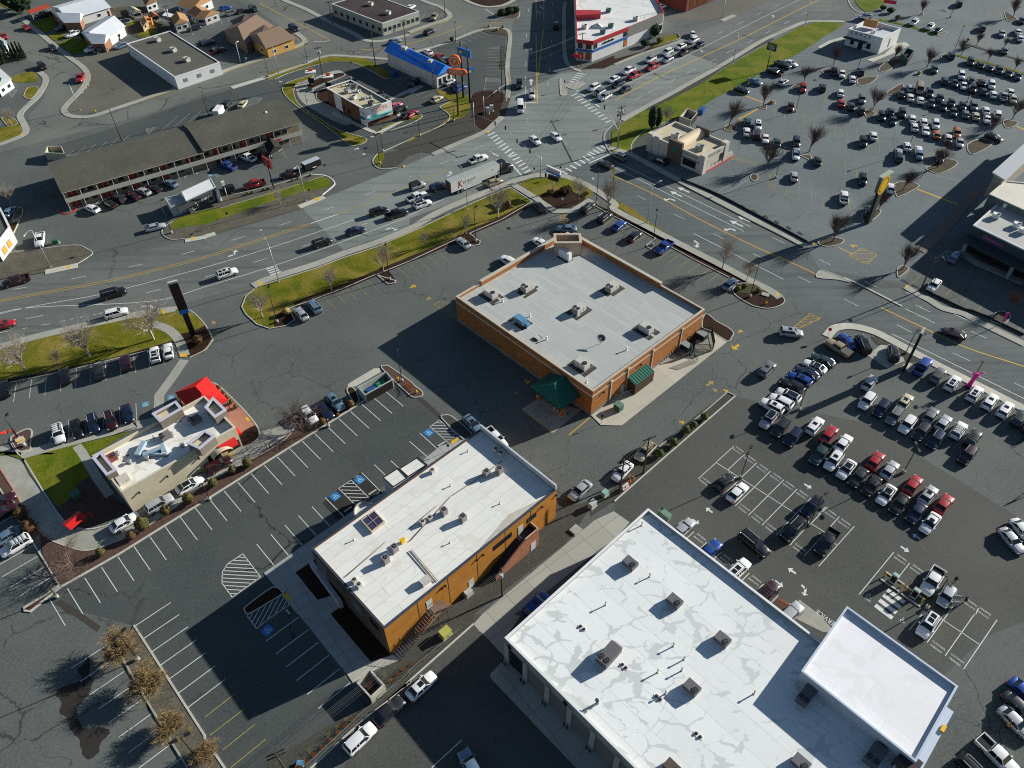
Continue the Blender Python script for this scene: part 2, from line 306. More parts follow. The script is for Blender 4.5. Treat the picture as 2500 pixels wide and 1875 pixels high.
strip(KW(2,1,1460,235,1640,240,1790,285,1950,360,2212,540)+KW(3,1,0,605,350,790,700,975,1100,1180,1450,1365,1680,1480,1790,1560),2.0,.12,CONC,'sidewalk')
strip(KW(2,1,1130,340,1390,500,1570,625,1760,625,1960,500),2.0,.118,CONC,'footpath',False)
bed(KW(2,1,1175,330,1300,275,1480,265,1640,265,1790,300,1960,375,1990,400,1975,440,1910,490,1760,580,1570,580,1390,465),GRASS,'grass',.115,False,kind='stuff')
bed(KW(2,1,1405,465,1560,405,1650,385,1800,430,1900,490,1755,575,1570,577),MULCH,'mulch_bed',.124)
bed(KW(2,1,2010,545,2212,640)+KW(3,1,0,600,350,800,700,1000,1100,1210,1450,1400,1640,1510,1560,1560,1330,1400,1240,1340,850,1135,630,1015,640,950,440,905,150,750,0,680)+KW(2,1,2212,680,2000,570),MULCH,'mulch_bed',.05,False)
kerb(KW(2,1,2000,565,2200,680)+KW(3,1,0,680,150,755,445,915,350,985,345,1010,400,1035),smooth=False)
kerb(KW(3,1,620,1015,850,1140,1240,1340),smooth=False)
island(KW(3,1,1365,1400,1285,1450,1280,1500,1340,1560,1480,1640)+KW(3,2,1560,5,1650,18,1740,5)+KW(3,1,1830,1620,1830,1560,1740,1490,1600,1420),MULCH,'mulch_bed')
bed(KW(3,0,-20,1600,0,1600)+KW(3,1,0,490,200,600,420,770,690,940,600,900,300,740,0,560),GRASS,'grass',.07,False,kind='stuff')
bed(KW(3,1,1380,1400,1500,1410,1600,1480,1560,1530,1400,1510,1310,1490),M('ivy',(.05,.052,.016),.95,.4,3),'ground_cover',.125,kind='stuff')
strip(KW(3,1,-60,-60,150,0,420,140,700,290,1000,450,1400,655,1800,860,2070,1000),2.0,.12,CONC,'sidewalk')
kerb(KW(3,1,720,285,1100,440,1500,650,1850,835,2080,960),.3,.5,DSTEEL);kerb(KW(3,1,650,300,1000,480,1400,690,1800,890,2040,1020),.25,.14,M('dark kerb',(.05,.05,.05)))
strip(KW(4,1,930,1440,1050,1510,1200,1590,1330,1670)+KW(4,2,1550,70,1700,150,2212,400),1.8,.12,CONC,'sidewalk')
kerb(KW(4,1,1180,1500,1330,1570,1560,1680)+KW(4,2,1660,45,1900,150,2212,300),.3,.45,DSTEEL)
island(KW(4,1,-30,1340,0,1265,100,1280,250,1340,340,1395,200,1365),CONC,'traffic_island',k=3)
strip(KW(4,1,270,1345,400,1400,600,1500,890,1650),.45,.14,CONCL,'median_kerb')
b=KW(3,0,2212,235,2212,440,1950,600,1650,740,1480,860,1290,960,1050,1080,960,1150,770,1240,560,1320,400,1420,250,1500,190,1600,150,1659)+KW(3,1,120,40,0,0)+KW(2,1,2180,0)+KW(2,0,2180,1500,2190,1420)+KW(3,0,60,1350,400,1150,650,1030,1000,870,1250,700,1500,560,1800,400,2000,290)
bed(b,GRASSG,'grass',.11,False,kind='stuff')
strip(KW(3,0,80,1300,350,1150,600,1020,850,880,1100,740,1350,590,1600,440,1850,325,2040,245,2212,230)+KW(4,0,270,235),1.8,.12,CONC,'sidewalk')
strip(KW(3,0,350,1180,900,900,1200,690,1500,520,1700,420),2.0,.115,BLACKSOIL,'gravel_strip')
bed(KW(4,0,-10,240,150,240,270,260,200,310,0,430),GRASSG,'grass',.115,False,kind='stuff')
bed(KW(4,0,390,20,480,120,540,130,720,40,730,-60,420,-60),GRASSG,'grass',.1,kind='stuff');kerb(KW(4,0,310,0,350,80,440,140,560,140),.4)
kerb(KW(2,0,2212,1340,2120,1420,2100,1500,2130,1590)+KW(2,1,2190,20),.4,.14,CONC)
kerb(KW(3,0,190,1659,180,1580,230,1500,330,1420,550,1320),.25)
sheet('drive_lane',KW(3,0,190,1640,240,1500,380,1410,360,1600)+KW(3,1,350,130,180,30),A_DARK,.009)
island(KW(2,0,1620,860,1650,860,1700,990,1690,1030,1640,1035,1625,1000),CONC,'traffic_island',k=3)
island(KW(2,0,1680,920,1850,880,1895,905,1800,965,1750,965),CONC,'traffic_island',k=3)
bed(KW(2,0,-180,1600,0,1510,330,1330,430,1290,640,1180,690,1010,800,1010,960,1000,1090,1060,1040,1230,870,1400,600,1520,260,1659),BLACKSOIL,'gravel_bed',.06,False)
bed(KW(2,0,330,1150,440,1100,560,1000,640,1060,660,1170,600,1260,430,1310,150,1440,0,1540,-30,1530,0,1490,300,1370,420,1280,430,1230),GRASS,'grass',.09,False,kind='stuff')
bed(KW(2,0,690,1010,1000,1000,1000,1120,870,1400,700,1320),MULCH,'mulch_bed',.09)
strip(KW(2,0,250,1670,450,1580,800,1430,900,1350,1000,1260),1.8,.12,CONC,'sidewalk')
strip(KW(2,0,1060,1060,1070,900,1055,750,1070,560,1085,400,1050,320,880,305,700,345,500,425,350,480,150,540,30,570),1.5,.12,CONC,'sidewalk')
strip(KW(2,0,1040,1100,1085,920,1065,780),.35,.15,YWORN,'painted_kerb')
bed(KW(2,0,760,310,850,300,1030,330,1060,380,960,370,850,360),DIRT,'planting_bed',.1)
strip(KW(2,0,1010,500,1010,600,1000,750),1.6,.08,BLACKSOIL,'gravel_strip',False)
strip(KW(2,0,-10,350,200,275,380,215,435,160,340,80,200,30,60,-30),1.8,.12,CONC,'sidewalk')
strip(KW(2,0,0,365,220,290,400,230,450,160),.3,.14,YWORN,'painted_kerb')
strip(KW(1,0,2212,375,1950,440,1750,440,1600,355,1400,265,1100,105,850,0,750,-60),2.0,.12,CONC,'sidewalk')
strip(KW(1,0,290,950,660,835),2.2,.10,CONCL,'footpath',False)
strip(KW(1,0,660,840,900,755,1100,685,1300,610,1500,605,1900,635,2000,640),1.6,.12,CONC,'sidewalk')
strip(KW(0,0,230,200,420,350,600,500,750,620,870,705,940,790,930,890,850,1000,740,1110,690,1180,730,1240,850,1265,1000,1255,1200,1190,1500,1090,1900,955,2212,850)+KW(1,0,300,735,640,620,900,535,1050,475,1075,430,1000,365,920,320),1.9,.12,CONC,'sidewalk')
strip(KW(0,0,1600,1070,1900,970,2212,865)+KW(1,0,300,755,640,640,900,550,1060,490,1090,440),.35,.14,YWORN,'painted_kerb')
strip(KW(0,0,430,780,490,840,480,920,400,1050,270,1170,215,1250,260,1340,280,1410,220,1475,0,1560,-100,1590),1.9,.12,CONC,'sidewalk')
bed(KW(0,0,0,1390,130,1350,220,1350,250,1400,200,1470,0,1540,-60,1540,-60,1400),GRASS,'grass',.1,kind='stuff')
island(KW(0,0,20,1270,60,1260,130,1275,180,1300,190,1340,90,1365,20,1290),GRASS,'grass','stuff',k=3)
island(KW(0,0,300,950,420,945,400,1010,330,1075,260,1050,260,1020),GRASS,'grass','stuff',k=3)
bed(KW(0,0,130,830,300,780,390,790,410,870,330,890,170,890),GRASS,'grass',.08,kind='stuff');
bed(KW(0,0,330,260,560,170,640,210,600,320,470,360),GRASSG,'grass',.1,False,kind='stuff');bed(KW(0,0,520,380,850,300,880,340,800,370,680,440,580,440),GRASS,'grass',.1,False,kind='stuff')
bed(KW(0,0,620,470,800,410,960,440,1000,520,900,570,790,590),GRASSG,'grass',.1,False,kind='stuff');bed(KW(0,0,0,60,0,0,200,0,280,60,130,110),GRASS,'grass',.1,False,kind='stuff')
bed(KW(0,0,1050,100,1500,60,1900,350,1500,420,1100,200,1300,260),DIRT,'garden_soil',.05,False);bed(KW(0,0,1480,380,1650,300,1700,350,1640,400),GRASS,'grass',.08,kind='stuff');bed(KW(0,0,1300,240,1420,210,1470,260,1360,280),GRASS,'grass',.08,kind='stuff')
bed(KW(0,0,1880,320,2212,240)+KW(1,0,0,240,0,190)+KW(0,0,2212,190),GRASSG,'grass',.08,False,kind='stuff')
bed(KW(1,0,660,850,700,790,1000,700,1300,620,1500,620,1750,640,1990,790,1990,835,1930,840,1650,690,1400,665,1200,700,900,790,750,850),GRASS,'grass',.1,kind='stuff')
kerb(KW(1,0,1990,840,1930,845,1650,695,1400,672,1200,705,900,795,760,855,680,860));
island(KW(1,0,835,960,900,890,1090,830,1180,800,1150,850,1000,910,965,990,1000,1100,1100,1190,1420,1390,1700,1480,1755,1510,1700,1560,1590,1578,1520,1540,1350,1400,1060,1200,890,1060),GRASS,'grass','stuff',kerb=CONCL)
sheet('drive_lane',spline(KW(1,0,985,960,1010,900,1200,830,1420,760,1520,800,1450,850,1200,960,1200,1050,1400,1170,1600,1300,1520,1350,1300,1260,1050,1100),4),CONCD,.02)
island(KW(1,0,1100,940,1150,880,1350,810,1480,790,1510,820,1300,900,1140,965),MULCH,'mulch_bed',k=3)
island(KW(1,0,1200,1020,1260,970,1330,960,1450,1060,1500,1250,1400,1170,1230,1090),MULCH,'mulch_bed',k=3)
strip(KW(1,0,1380,1220,1800,1420,1870,1440,2150,1300,1950,1080),1.4,.12,CONCL,'footpath',False)
bed(KW(1,0,1850,1440,2212,1300)+KW(2,0,80,1290,135,1260,100,1240,0,1290)+KW(1,0,2180,1260,1900,1390),GRASS,'grass',.1,False,kind='stuff');kerb(KW(1,0,1840,1445,1900,1450,2212,1340)+KW(2,0,100,1290,135,1260,110,1240,0,1280),.25,mat=CONCL)
kerb(KW(2,0,440,1100,335,1150,340,1170,420,1230,430,1280,360,1350,0,1510)+KW(1,0,1920,1640)+KW(1,1,1870,0,1815,80,1860,150,1960,170,2080,150),.25,mat=CONCL)
bed(KW(2,0,270,970,400,1000,500,1030,520,1080,440,1090),GRASS,'grass',.08,kind='stuff')
bed(KW(1,1,1880,10,1940,0,1900,150,1830,90),GRASS,'grass',.09,kind='stuff');bed(KW(1,1,1940,0,2212,-80)+KW(2,0,0,1550,300,1600)+KW(2,1,0,20)+KW(1,1,2080,140,1910,150),BLACKSOIL,'gravel_bed',.08,False)
bed(KW(2,0,920,160,1000,190,1170,185,1185,80,1130,70,1000,110),DIRT,'planting_bed',.12);kerb(KW(2,0,920,165,1000,195,1170,190,1190,80),.25)
strip(KW(2,0,590,-5,700,45,830,75,1000,60,1130,0),1.6,.12,CONC,'sidewalk');strip(KW(2,0,1690,20,1670,90,1670,500,1700,680,1780,745,1850,770),1.4,.12,CONC,'sidewalk')
bed(KW(2,0,650,0,830,60,1000,50,1080,0),MULCH,'mulch_bed',.1)
bed(KW(2,0,1870,740,2212,600)+KW(3,0,0,640,300,560,540,420,690,370,700,420,560,470,300,570,0,690)+KW(2,0,2100,740),MULCH,'mulch_bed',.1,False)
bed(KW(3,0,400,520,540,400,660,370,690,420,560,470),GRASS,'grass',.11,False,kind='stuff');strip(KW(3,0,0,700,300,580,620,480,740,430),1.2,.12,CONC,'sidewalk');kerb(KW(3,0,560,460,700,420,690,370,640,350))
sheet('dirt_lot',KW(3,0,560,190,900,130,1000,60,1400,-40,1700,0,1300,170,1160,225,960,235,800,200),A_BROWN,.012);strip(KW(3,0,1160,225,1300,165),2,.1,CONC,'footpath',False)
ISL=KW(0,1,1870,735,1770,800,1755,870,1850,930,2000,920)+KW(1,1,110,870,1020,600,1270,450,1390,350,1400,310,1350,260,1270,235,1130,225,900,300,700,370,400,420,160,470)
bed(ISL,GRAVEL,'gravel_bed',.08,False);kerb(KW(0,1,1870,735,1770,800,1755,870,1850,930,2000,920));kerb(KW(1,1,1270,450,1390,350,1400,310,1350,260,1270,235,1130,225),.3,.15,WHITE);kerb(KW(1,1,1130,225,900,300,600,380,330,440),.2)
bed(KW(0,1,1870,720,2212,610)+KW(1,1,200,590,1000,330,1290,250,1360,290,1370,350,1200,390,1000,430,600,560,0,770)+KW(0,1,2212,760,1850,820),GRASSG,'grass',.1,False,kind='stuff');kerb(KW(1,1,170,590,600,465,1000,340,1280,250),.16)
strip(KW(1,1,1020,580,1290,470),1.8,.12,CONCL,'sidewalk',False);strip(KW(0,1,2000,945,2212,905)+KW(1,1,0,900,115,865),1.6,.12,CONCL,'sidewalk',False);strip(KW(0,1,490,1285,840,1210),2.0,.12,CONCL,'sidewalk',False)
P=KW(0,1,-40,1095,60,1080,400,1035,810,990,960,1040,1000,1070,980,1110,840,1190,490,1280,-40,1340);bed(P,GRAVEL,'gravel_bed',.1,False);kerb(KW(0,1,-40,1095,60,1080,400,1035,810,990,960,1040,1000,1070,970,1110,840,1190),mat=CONCL)
strip(KW(0,1,0,1345,490,1270),1.2,.12,GRAVEL,'gravel_strip',False)
island(KW(0,1,200,590,230,580,255,620,230,690,140,730,150,660),GRAVEL,'gravel_bed',k=3)
strip(KW(0,1,45,1080,120,920,215,720),.25,.15,CONCL,'kerb',False)
bed(KW(0,1,0,880,80,760,190,740,120,900,40,1080,0,1080),MULCH,'mulch_bed',.08,False)
strip(KW(0,1,740,590,1500,370,2212,170)+KW(1,1,0,170,330,60),1.8,.12,CONC,'footpath',False);kerb(KW(0,1,625,610,700,655,790,630,835,570),.2,.15,RED)
LW=KW(0,2,-60,800,0,790)
bed(KW(0,2,-80,470,300,350,930,215,1330,130,1640,70,1700,220,1850,290,1880,370,1600,455,1000,600,0,790,-80,800),GRASS,'grass',.1,False,kind='stuff')
bed(KW(0,2,-80,830,0,800,600,690,1300,530,1880,360,1890,390,1600,460,1000,600,600,710,130,810,-80,860),MULCH,'mulch_bed',.115,False);kerb(KW(0,2,-60,860,130,810,620,710,1130,590,1600,470,1890,390),.2)
strip(KW(0,2,-60,440,0,430,300,345,640,262,940,195,1250,130,1500,75,1700,45,1900,25),2.1,.12,CONC,'sidewalk');strip(KW(0,2,1650,180,1780,225,1880,290,1950,390,2000,530),2.0,.122,CONC,'footpath')
P=KW(0,2,1640,100,1700,60,1900,20,2050,30,2212,180)+KW(1,2,80,340,60,420,0,470)+KW(0,2,2212,480,2060,545,1960,390,1900,300,1800,220,1690,190);bed(P,GRASS,'grass',.1,False,kind='stuff');bed(KW(0,2,1950,290,2100,260,2212,200)+KW(1,2,75,350,0,460)+KW(0,2,2212,470,2060,535,1990,400),MULCH,'mulch_bed',.115,False);kerb(KW(0,2,1900,20,2060,40,2212,185)+KW(1,2,80,330,75,370,0,465)+KW(0,2,2050,545),.22)
strip(KW(0,2,1990,570,1860,760,1720,950,1715,1110),2.0,.02,CONC,'crosswalk_paving',False)
DL=KW(0,2,0,1490,180,1560)+KW(0,3,250,0,420,270,640,600,780,700,960,735,1200,690,1450,560,1900,370)+KW(1,2,200,1600,560,1350,970,1250,950,1330,800,1480,480,1659)+KW(1,3,0,250)+KW(0,3,1900,500,1500,760,1200,890,950,965,750,930,560,860,430,770,300,600,0,80)
sheet('drive_through_lane',DL,CONCD,.016)
kerb(KW(0,2,110,1450,180,1560,260,1659)+KW(0,3,270,0,440,280,640,590,780,705,960,740,1150,700,1200,670),.25);kerb(KW(1,2,970,1260,940,1350,800,1480,480,1659)+KW(1,3,0,255)+KW(0,3,1900,500,1500,765,1200,895,950,970,750,935,560,865),.22);kerb(KW(0,3,0,85,150,320,300,590,440,770,560,865),.22,mat=REDCONC)
bed(KW(0,3,420,770,560,865,750,935,950,970,1200,895,1500,765,1900,500)+KW(1,3,0,255)+KW(1,2,480,1659,940,1350,970,1260,1000,1180,1420,980,1700,1020,1450,1190,690,1659)+KW(0,3,2212,440,1270,1010,640,1350,480,1080),GRAVR,'red_gravel_bed',.09,False)
bed(KW(0,3,0,90,150,330,300,590,440,770,340,860,150,560,0,300),GRAVR,'red_gravel_bed',.085,False)
kerb(KW(1,2,2030,820,1440,1190,690,1659)+KW(0,3,2212,435,1270,1020,650,1370,500,1490,330,1630,270,1620,260,1590,480,1460,640,1345),.35,.16,CONCL,False);bed(KW(0,3,270,1600,460,1480,650,1360,640,1390,400,1580,330,1620),M('red cinder',(.10,.045,.03),1,.4,4),'cinder_strip',.1,False)
kerb(KW(0,3,0,300,150,560,340,860,480,1080,640,1345),.22,.15,CONCL,False)
bed(KW(0,3,-30,-100,0,-60,420,-120)+KW(0,2,920,1470,1420,1340,1010,1590)+KW(0,3,920,0,1100,250,1020,340,640,520,440,260,270,0),GRASSG,'grass',.1,False,kind='stuff')
bed(KW(0,3,620,510,740,430,860,230,960,170,1220,400,1420,530,1200,640,960,730,790,700,680,600),GRAVR,'red_gravel_bed',.11,False)
strip(KW(0,2,230,1600,600,1500,900,1420,1300,1320,1700,1225,1700,1100),2.2,.12,CONC,'footpath',False);strip(KW(0,2,830,1500,880,1560,940,1660)+KW(0,3,1060,200,1190,380),1.6,.118,CONC,'footpath',False)
bed(KW(0,2,320,1659,820,1520,920,1659)+KW(0,3,420,270,330,150,250,0),GRASSG,'grass',.106,False,kind='stuff')
island(KW(0,2,110,1430,170,1370,270,1320,330,1315,355,1350,340,1450,330,1560,190,1560),GRAVR,'red_gravel_bed',kw=.3)
bed(KW(0,2,1990,900,2212,780)+KW(1,2,0,840,130,830,180,870,430,1120,560,1300,580,1400,480,1480,230,1560,180,1520,100,1100)+KW(0,2,1950,1050),REDCONC,'paved_patio',.1,False)
bed(KW(1,2,350,1400,540,1280,585,1330,580,1400,530,1450,400,1500),MULCH,'mulch_bed',.12);kerb(KW(1,2,0,840,60,820,140,840,270,960,430,1120,560,1280,590,1370,560,1440,400,1530),.25)
island(KW(1,2,1905,660,1960,630,2000,640,2212,790)+KW(2,2,60,850,140,910,140,960,80,980,20,970)+KW(1,2,2150,900),GRAVR,'red_gravel_bed',k=3)
island(KW(1,2,1530,890,1570,860,1620,880,1660,960,1670,1020,1620,1050,1560,960),MULCH,'mulch_bed',k=2)
sheet('concrete_pad',KW(1,2,1540,850,1560,820,1830,660,1890,660,1900,700,1640,850,1560,870),CONCL,.02)
island(KW(2,2,340,1200,370,1165,430,1165,500,1210,680,1370,590,1440),BLACKSOIL,'gravel_bed',k=2)
sheet('service_apron',KW(2,2,1960,1170,2065,1275,2212,1280)+KW(3,2,80,1280,1220,375,1060,265,500,560,0,960),SLABP,.10)
island(KW(3,2,940,220,980,60,1100,150,1230,220,1290,280,1270,330,1220,375,1040,260),MULCH,'mulch_bed',k=2)
sheet('drive_through_slab',KW(2,2,1210,1100,1390,985,1850,1110,1555,1355),CONCD,.02)
b=MB();b.prism(spline(KW(2,2,1400,985,1450,980,1690,1150,1690,1190,1640,1190),4),0,.15);tagS(b.build('traffic_island',CONC))
ST=KW(3,2,1225,920,1305,960,500,1659)+KW(3,3,0,440,-250,640)+KW(2,3,1640,850,1300,1100,690,130+1490,400,1659,200,1800)+KW(1,4,2150,740,1000,1659,700,1659)+KW(1,4,870,1560,1600,1000,1760,970,1950,800,1850,620,2100,500)+KW(2,4,20,300)+KW(2,3,600,1280,1500,650,1600,430,2000,430)+KW(3,2,-50,1659,480,1500)
sheet('gravel_strip',KW(3,2,1225,920,1305,960,500,1659)+KW(3,3,0,440,-250,600)+KW(2,3,1950,500,1700,500,1580,640)+KW(2,3,1580,400,1850,470,2212,300)+KW(3,2,100,1590,480,1520,900,1150),BLACKSOIL,.03)
sheet('gravel_strip',KW(2,3,1580,420,1700,480,1950,520,1680,900,690,1659)+KW(2,4,690,105)+KW(1,4,2212,740,1100,1659,600,1659,1250,1250,1780,970,1950,780,1850,620,2080,510)+KW(2,4,60,300)+KW(2,3,620,1330,1250,900),BLACKSOIL,.028)
kerb(KW(3,2,1225,915,900,1190,480,1510),.25,.15,CONC);kerb(KW(3,2,1225,920,1305,960),.25,.15,CONC);kerb(KW(3,2,1305,960,500,1659)+KW(3,3,0,440),.25,.15,CONCL);kerb(KW(2,4,690,105,0,720)+KW(1,4,2212,740,1650,1200,1150,1659,900,1860),.25,.15,CONCL)
sheet('concrete_alley',KW(3,3,-5,545,165,665,-10,860)+KW(2,3,2060,950,1300,1560,1000,1730)+KW(2,4,760,190,690,105)+KW(2,3,800,1640,1450,1100,2000,640),SLABA,.012)
sheet('concrete_alley',KW(2,4,690,105,1030,460,1030,250,1200,20,850,-60),SLABA,.018)
sheet('door_apron',KW(2,4,1030,480,2400,1830,2000,1870,875,690,870,640),SLABA,.02)
sheet('sidewalk',KW(1,3,640,1215,1580,560,1840,400,1960,310,2212,120)+KW(2,2,330,1500,600,1430,800,1300)+KW(2,2,600,1500)+KW(1,3,1300,830,1160,940,1560,1480)+KW(1,4,1790,515,1545,660,1010,0)+KW(1,3,1000,1659),SLABO,.1)
sheet('footpath',KW(1,4,1545,660,1790,515,2060,430,2100,500,1830,610,1600,740),CONCL,.098)
sheet('planting_bed',KW(1,3,980,1210,1200,1060,1500,1420,1220,1505),MULCH,.112);sheet('planting_bed',KW(1,4,1360,0,1560,-150,2000,440,1790,510),MULCH,.112)
island(KW(1,3,420,1600,470,1550,740,1360,850,1420,870,1430,520,1640,450,1659)+KW(1,4,440,-10),MULCH,'mulch_bed',k=3,kerb=CONCL)
P=KW(0,4,1280,400,1450,120,2212,1290)+KW(1,4,0,1330,230,1680,300,1800,100,1900)+KW(0,4,2150,1800,2020,1659,1800,1290,1540,850,1350,520);bed(P,GRAVEL,'gravel_strip',.10,False);kerb(KW(0,4,1450,120,2212,1310)+KW(1,4,0,1340,230,1680),.3,.16,CONCL,False);kerb(KW(0,4,1280,400,1540,850,1800,1290,2040,1680),.25,.16,CONC,False)
strip(KW(4,2,80,320,150,240,250,210,400,215,600,270,800,370,1000,480,1300,640,1600,790,1900,940,2212,1100,2400,1190),2.0,.12,CONCL,'sidewalk')
sheet('display_pad',KW(4,2,520,520,700,380,900,470,920,580,730,660),M('pale pavers',(.40,.40,.36),.9,.25,.6),.03);sheet('display_pad',KW(4,2,870,650,960,590,1080,660,980,710),CONCL,.03)
bed(KW(4,2,560,320,740,330,900,440,1000,520,1100,580,960,600,800,420,620,400),BLACKSOIL,'gravel_bed',.05,False)
sheet('service_pad',KW(3,3,1830,1640,2000,1500,2212,1659)+KW(4,3,180,1860)+KW(3,4,2250,190),CONC,.02)
strip(KW(4,1,1080,1050,1250,920,1500,640,1700,380),2.6,.12,M('pinkish paving',(.16,.13,.115)),'footpath',False);strip(KW(4,1,1500,1050,1700,1180,2212,1400),2.2,.12,CONC,'footpath',False)
sheet('footpath',KW(3,1,920,235,1290,20,1270,-30,1000,80,900,190),CONCD,.1);kerb(KW(3,1,930,235,1290,30),.25,.15,RED,False)
for c in[KW(3,1,1465,260,1490,220,1550,240,1545,285,1500,300),KW(4,1,460,700,480,640,600,600,670,620,620,690,500,760),KW(4,1,-20,960,100,900,260,930,230,980,80,1010),KW(4,1,850,1340,840,1250,900,1210,970,1240,930,1290),KW(4,1,800,330,960,300,1075,340,1050,380,860,470,820,430),KW(4,1,1160,150,1380,60,1500,110,1310,220,1190,190),KW(4,0,1600,1560,1620,1659,1700,1659,1880,1550,1750,1500),KW(4,0,1990,1300,2150,1320,2100,1370,2010,1380),KW(4,0,720,1010,890,905,910,980,810,1030),KW(4,0,415,850,580,830,640,820,560,900,430,930),KW(4,0,640,745,760,650,940,640,720,775),KW(4,0,20,770,100,740,190,760,80,800),KW(4,0,1030,810,1060,780,1100,790,1080,825),KW(4,0,1310,620,1360,580,1400,620,1380,640),KW(3,0,1180,1390,1240,1340,1320,1370,1300,1410,1230,1420),KW(3,0,1560,1160,1640,1120,1640,1180),KW(3,0,1900,960,1960,910,2060,890,2000,940),KW(3,0,1640,1120,1680,1085,1740,1095,1730,1130),KW(4,0,490,1190,560,1200,610,1230,550,1270,500,1260),KW(4,0,1060,160,1110,130,1130,170),KW(4,0,1290,110,1340,100,1390,130),KW(4,0,2000,120,2100,180,2140,220,2030,230),KW(4,0,1280,375,1360,345,1390,350,1300,390),KW(4,2,1840,140,1940,40,2070,90,1990,190),KW(3,1,2010,20,2080,60,2120,80,2120,20)]:
	island(c,DIRT,'planting_bed',k=3)
strip(KW(4,0,640,210,880,260,1130,330,1280,380),1.6,.1,GRASSG,'grass',kind='stuff');strip(KW(4,0,1460,590,1600,630,1900,700,2250,810),1.4,.1,GRASS,'grass',kind='stuff');strip(KW(4,0,1600,480,1900,570,2250,670),1.4,.1,DIRT,'planting_bed')
sheet('footpath',KW(4,0,510,650,580,670,850,560,980,490,930,460,830,470,700,590),CONCL,.1);strip(KW(4,0,0,520,120,450,300,400),1.5,.1,CONCL,'footpath',False)
def lines(name,mat,segs,w=.12,z=.016):
	b=MB()
	for a,c in segs:
		L,Rr=sides([a,c],w);b.face(*[(p.x,p.y,z)for p in(Rr[0],Rr[1],L[1],L[0])])
	return tagS(b.build(name,mat))
def seg(c,r,*v):
	p=KW(c,r,*v);return[(p[i],p[i+1])for i in range(0,len(p),2)]
def poly(p):return list(zip(p,p[1:]))
def rep(c,r,a,bq,d,n):
	p=KW(c,r,*a);q=KW(c,r,*bq);return[(p[0].lerp(q[0],i/(n-1)),p[1].lerp(q[1],i/(n-1)))for i in range(n)]
def sline(name,mat,pts,w,z=.018):
	P=spline(pts,5,False);L,Rr=sides(P,w);b=MB();b.prism(L+Rr[::-1],z-.002,z);return tagS(b.build(name,mat))
sline('edge_line',WPAINT,KW(0,1,-40,1740,360,1650,1070,1525)+KW(0,1,1360,1455,2212,1230)+KW(1,1,700,1020,1300,820,1620,710),.16)
sline('edge_line',WPAINT,KW(0,2,-20,65,380,0)+KW(0,1,1630,1595,2212,1440)+KW(1,1,750,1210,1450,965,2000,760,2212,680)+KW(2,1,0,670,450,450,850,280,1130,165),.16)
sline('centre_line',YPAINT,KW(0,1,-40,1590,600,1470,1200,1360,1700,1240,2212,1110)+KW(1,1,600,920,1140,750),.14);sline('centre_line',YPAINT,KW(0,1,-40,1605,600,1490,1200,1378,1700,1260,2212,1130)+KW(1,1,600,940,1140,770),.14)
sline('centre_line',YWORN,KW(1,1,1440,650,1700,560,2212,350)+KW(2,1,150,290,400,180),.3)
lines('lane_dashes',WPAINT,seg(0,1,140,1468,290,1442,770,1355,925,1327,1385,1228,1535,1195,1955,1090,2100,1052,1575,1505,1740,1465,940,1650,1120,1612)+seg(1,1,290,938,430,893,800,778,940,732,1285,610,1395,572,1735,445,1840,405,525,1175,675,1130,1050,1005,1160,970,1690,775,1755,752,0,1335,110,1303)+seg(0,2,275,125,465,90,240,235,290,222,440,195,545,178,650,155,700,145,755,132,800,125,860,112,910,102,1000,85,1045,72,1060,70,1110,58,0,275,90,260)+seg(2,1,330,110,415,80,0,250,30,240)+seg(2,0,690,1610,790,1575,1080,1445,1010+80,1440,860,1630,920,1659),.13)
lines('stop_lines',WPAINT,seg(1,1,1145,755,1435,655),.3)
def zebra(c,r,a,b2,n,ln,wd,mat=WPAINT,nm='crosswalk'):
	p=KW(c,r,*a);q=KW(c,r,*b2);m=MB()
	for i in range(n):
		t=i/(n-1);u=p[0].lerp(q[0],t);v=p[1].lerp(q[1],t);L,Rr=sides([u,v],wd);m.face(*[(k.x,k.y,.02)for k in(Rr[0],Rr[1],L[1],L[0])])
	tagS(m.build(nm,mat))
zebra(2,0,(845,1465,920,1430),(1060,1690,1130,1640),8,0,.55);zebra(2,1,(1080,40,1160,5),(1240,208,1310,172),6,0,.55)
zebra(2,1,(1640,190,1705,222),(1920,0,1990,50),7,0,.55);zebra(2,0,(1940,1640,2010,1680),(2060,1570,2130,1610),4,0,.55)
zebra(2,0,(1745,1035,1810,1010),(2115,1325,2175,1300),11,0,.5);zebra(2,0,(1720,875,1795,890),(1810,790,1900,805),5,0,.5)
zebra(2,0,(0,950,20,1010),(120,920,150,940),9,0,.35);zebra(1,0,(2000,1060,2020,1080),(2212,960,2240,985),13,0,.4);zebra(1,1,(665,1250,775,1215),(710,1310,820,1275),4,0,.4)
lines('stop_lines',WPAINT,seg(2,1,1100,110,1215,245,1935,105,2160,5,900,0,960,25)+seg(2,0,1805,975,2050,1155,1255,1110,1380,1110,1080,1165,1250,1165),.45)
lines('centre_line',YPAINT,seg(2,0,1365,0,1370,210,1365,360,1380,1120,1450,0,1450,210,1445,320,1390,810),.28)
lines('lane_dashes',WPAINT,seg(2,0,1540,20,1540,60,1540,150,1540,190,1535,425,1530,460,1520,570,1520,610,1510,730,1510,775,1495,890,1495,935,1290,90,1285,130,1265,365,1265,405,1258,510,1258,550,1256,660,1256,710,1254,820,1254,870,1252,930,1252,1165),.14)
lines('turn_dashes',WPAINT,seg(2,0,1265,1275,1270,1290,1275,1310,1280,1325,1300,1350,1300,1365,1320,1395,1318,1410,1345,1440,1355,1450,1080,1445,1100,1440,1160,1425,1180,1422,1240,1418,1260,1418,1380,1425,1400,1430,1680,1550,1700,1560,1750,1585,1770,1595,1820,1615,1840,1622),.14)
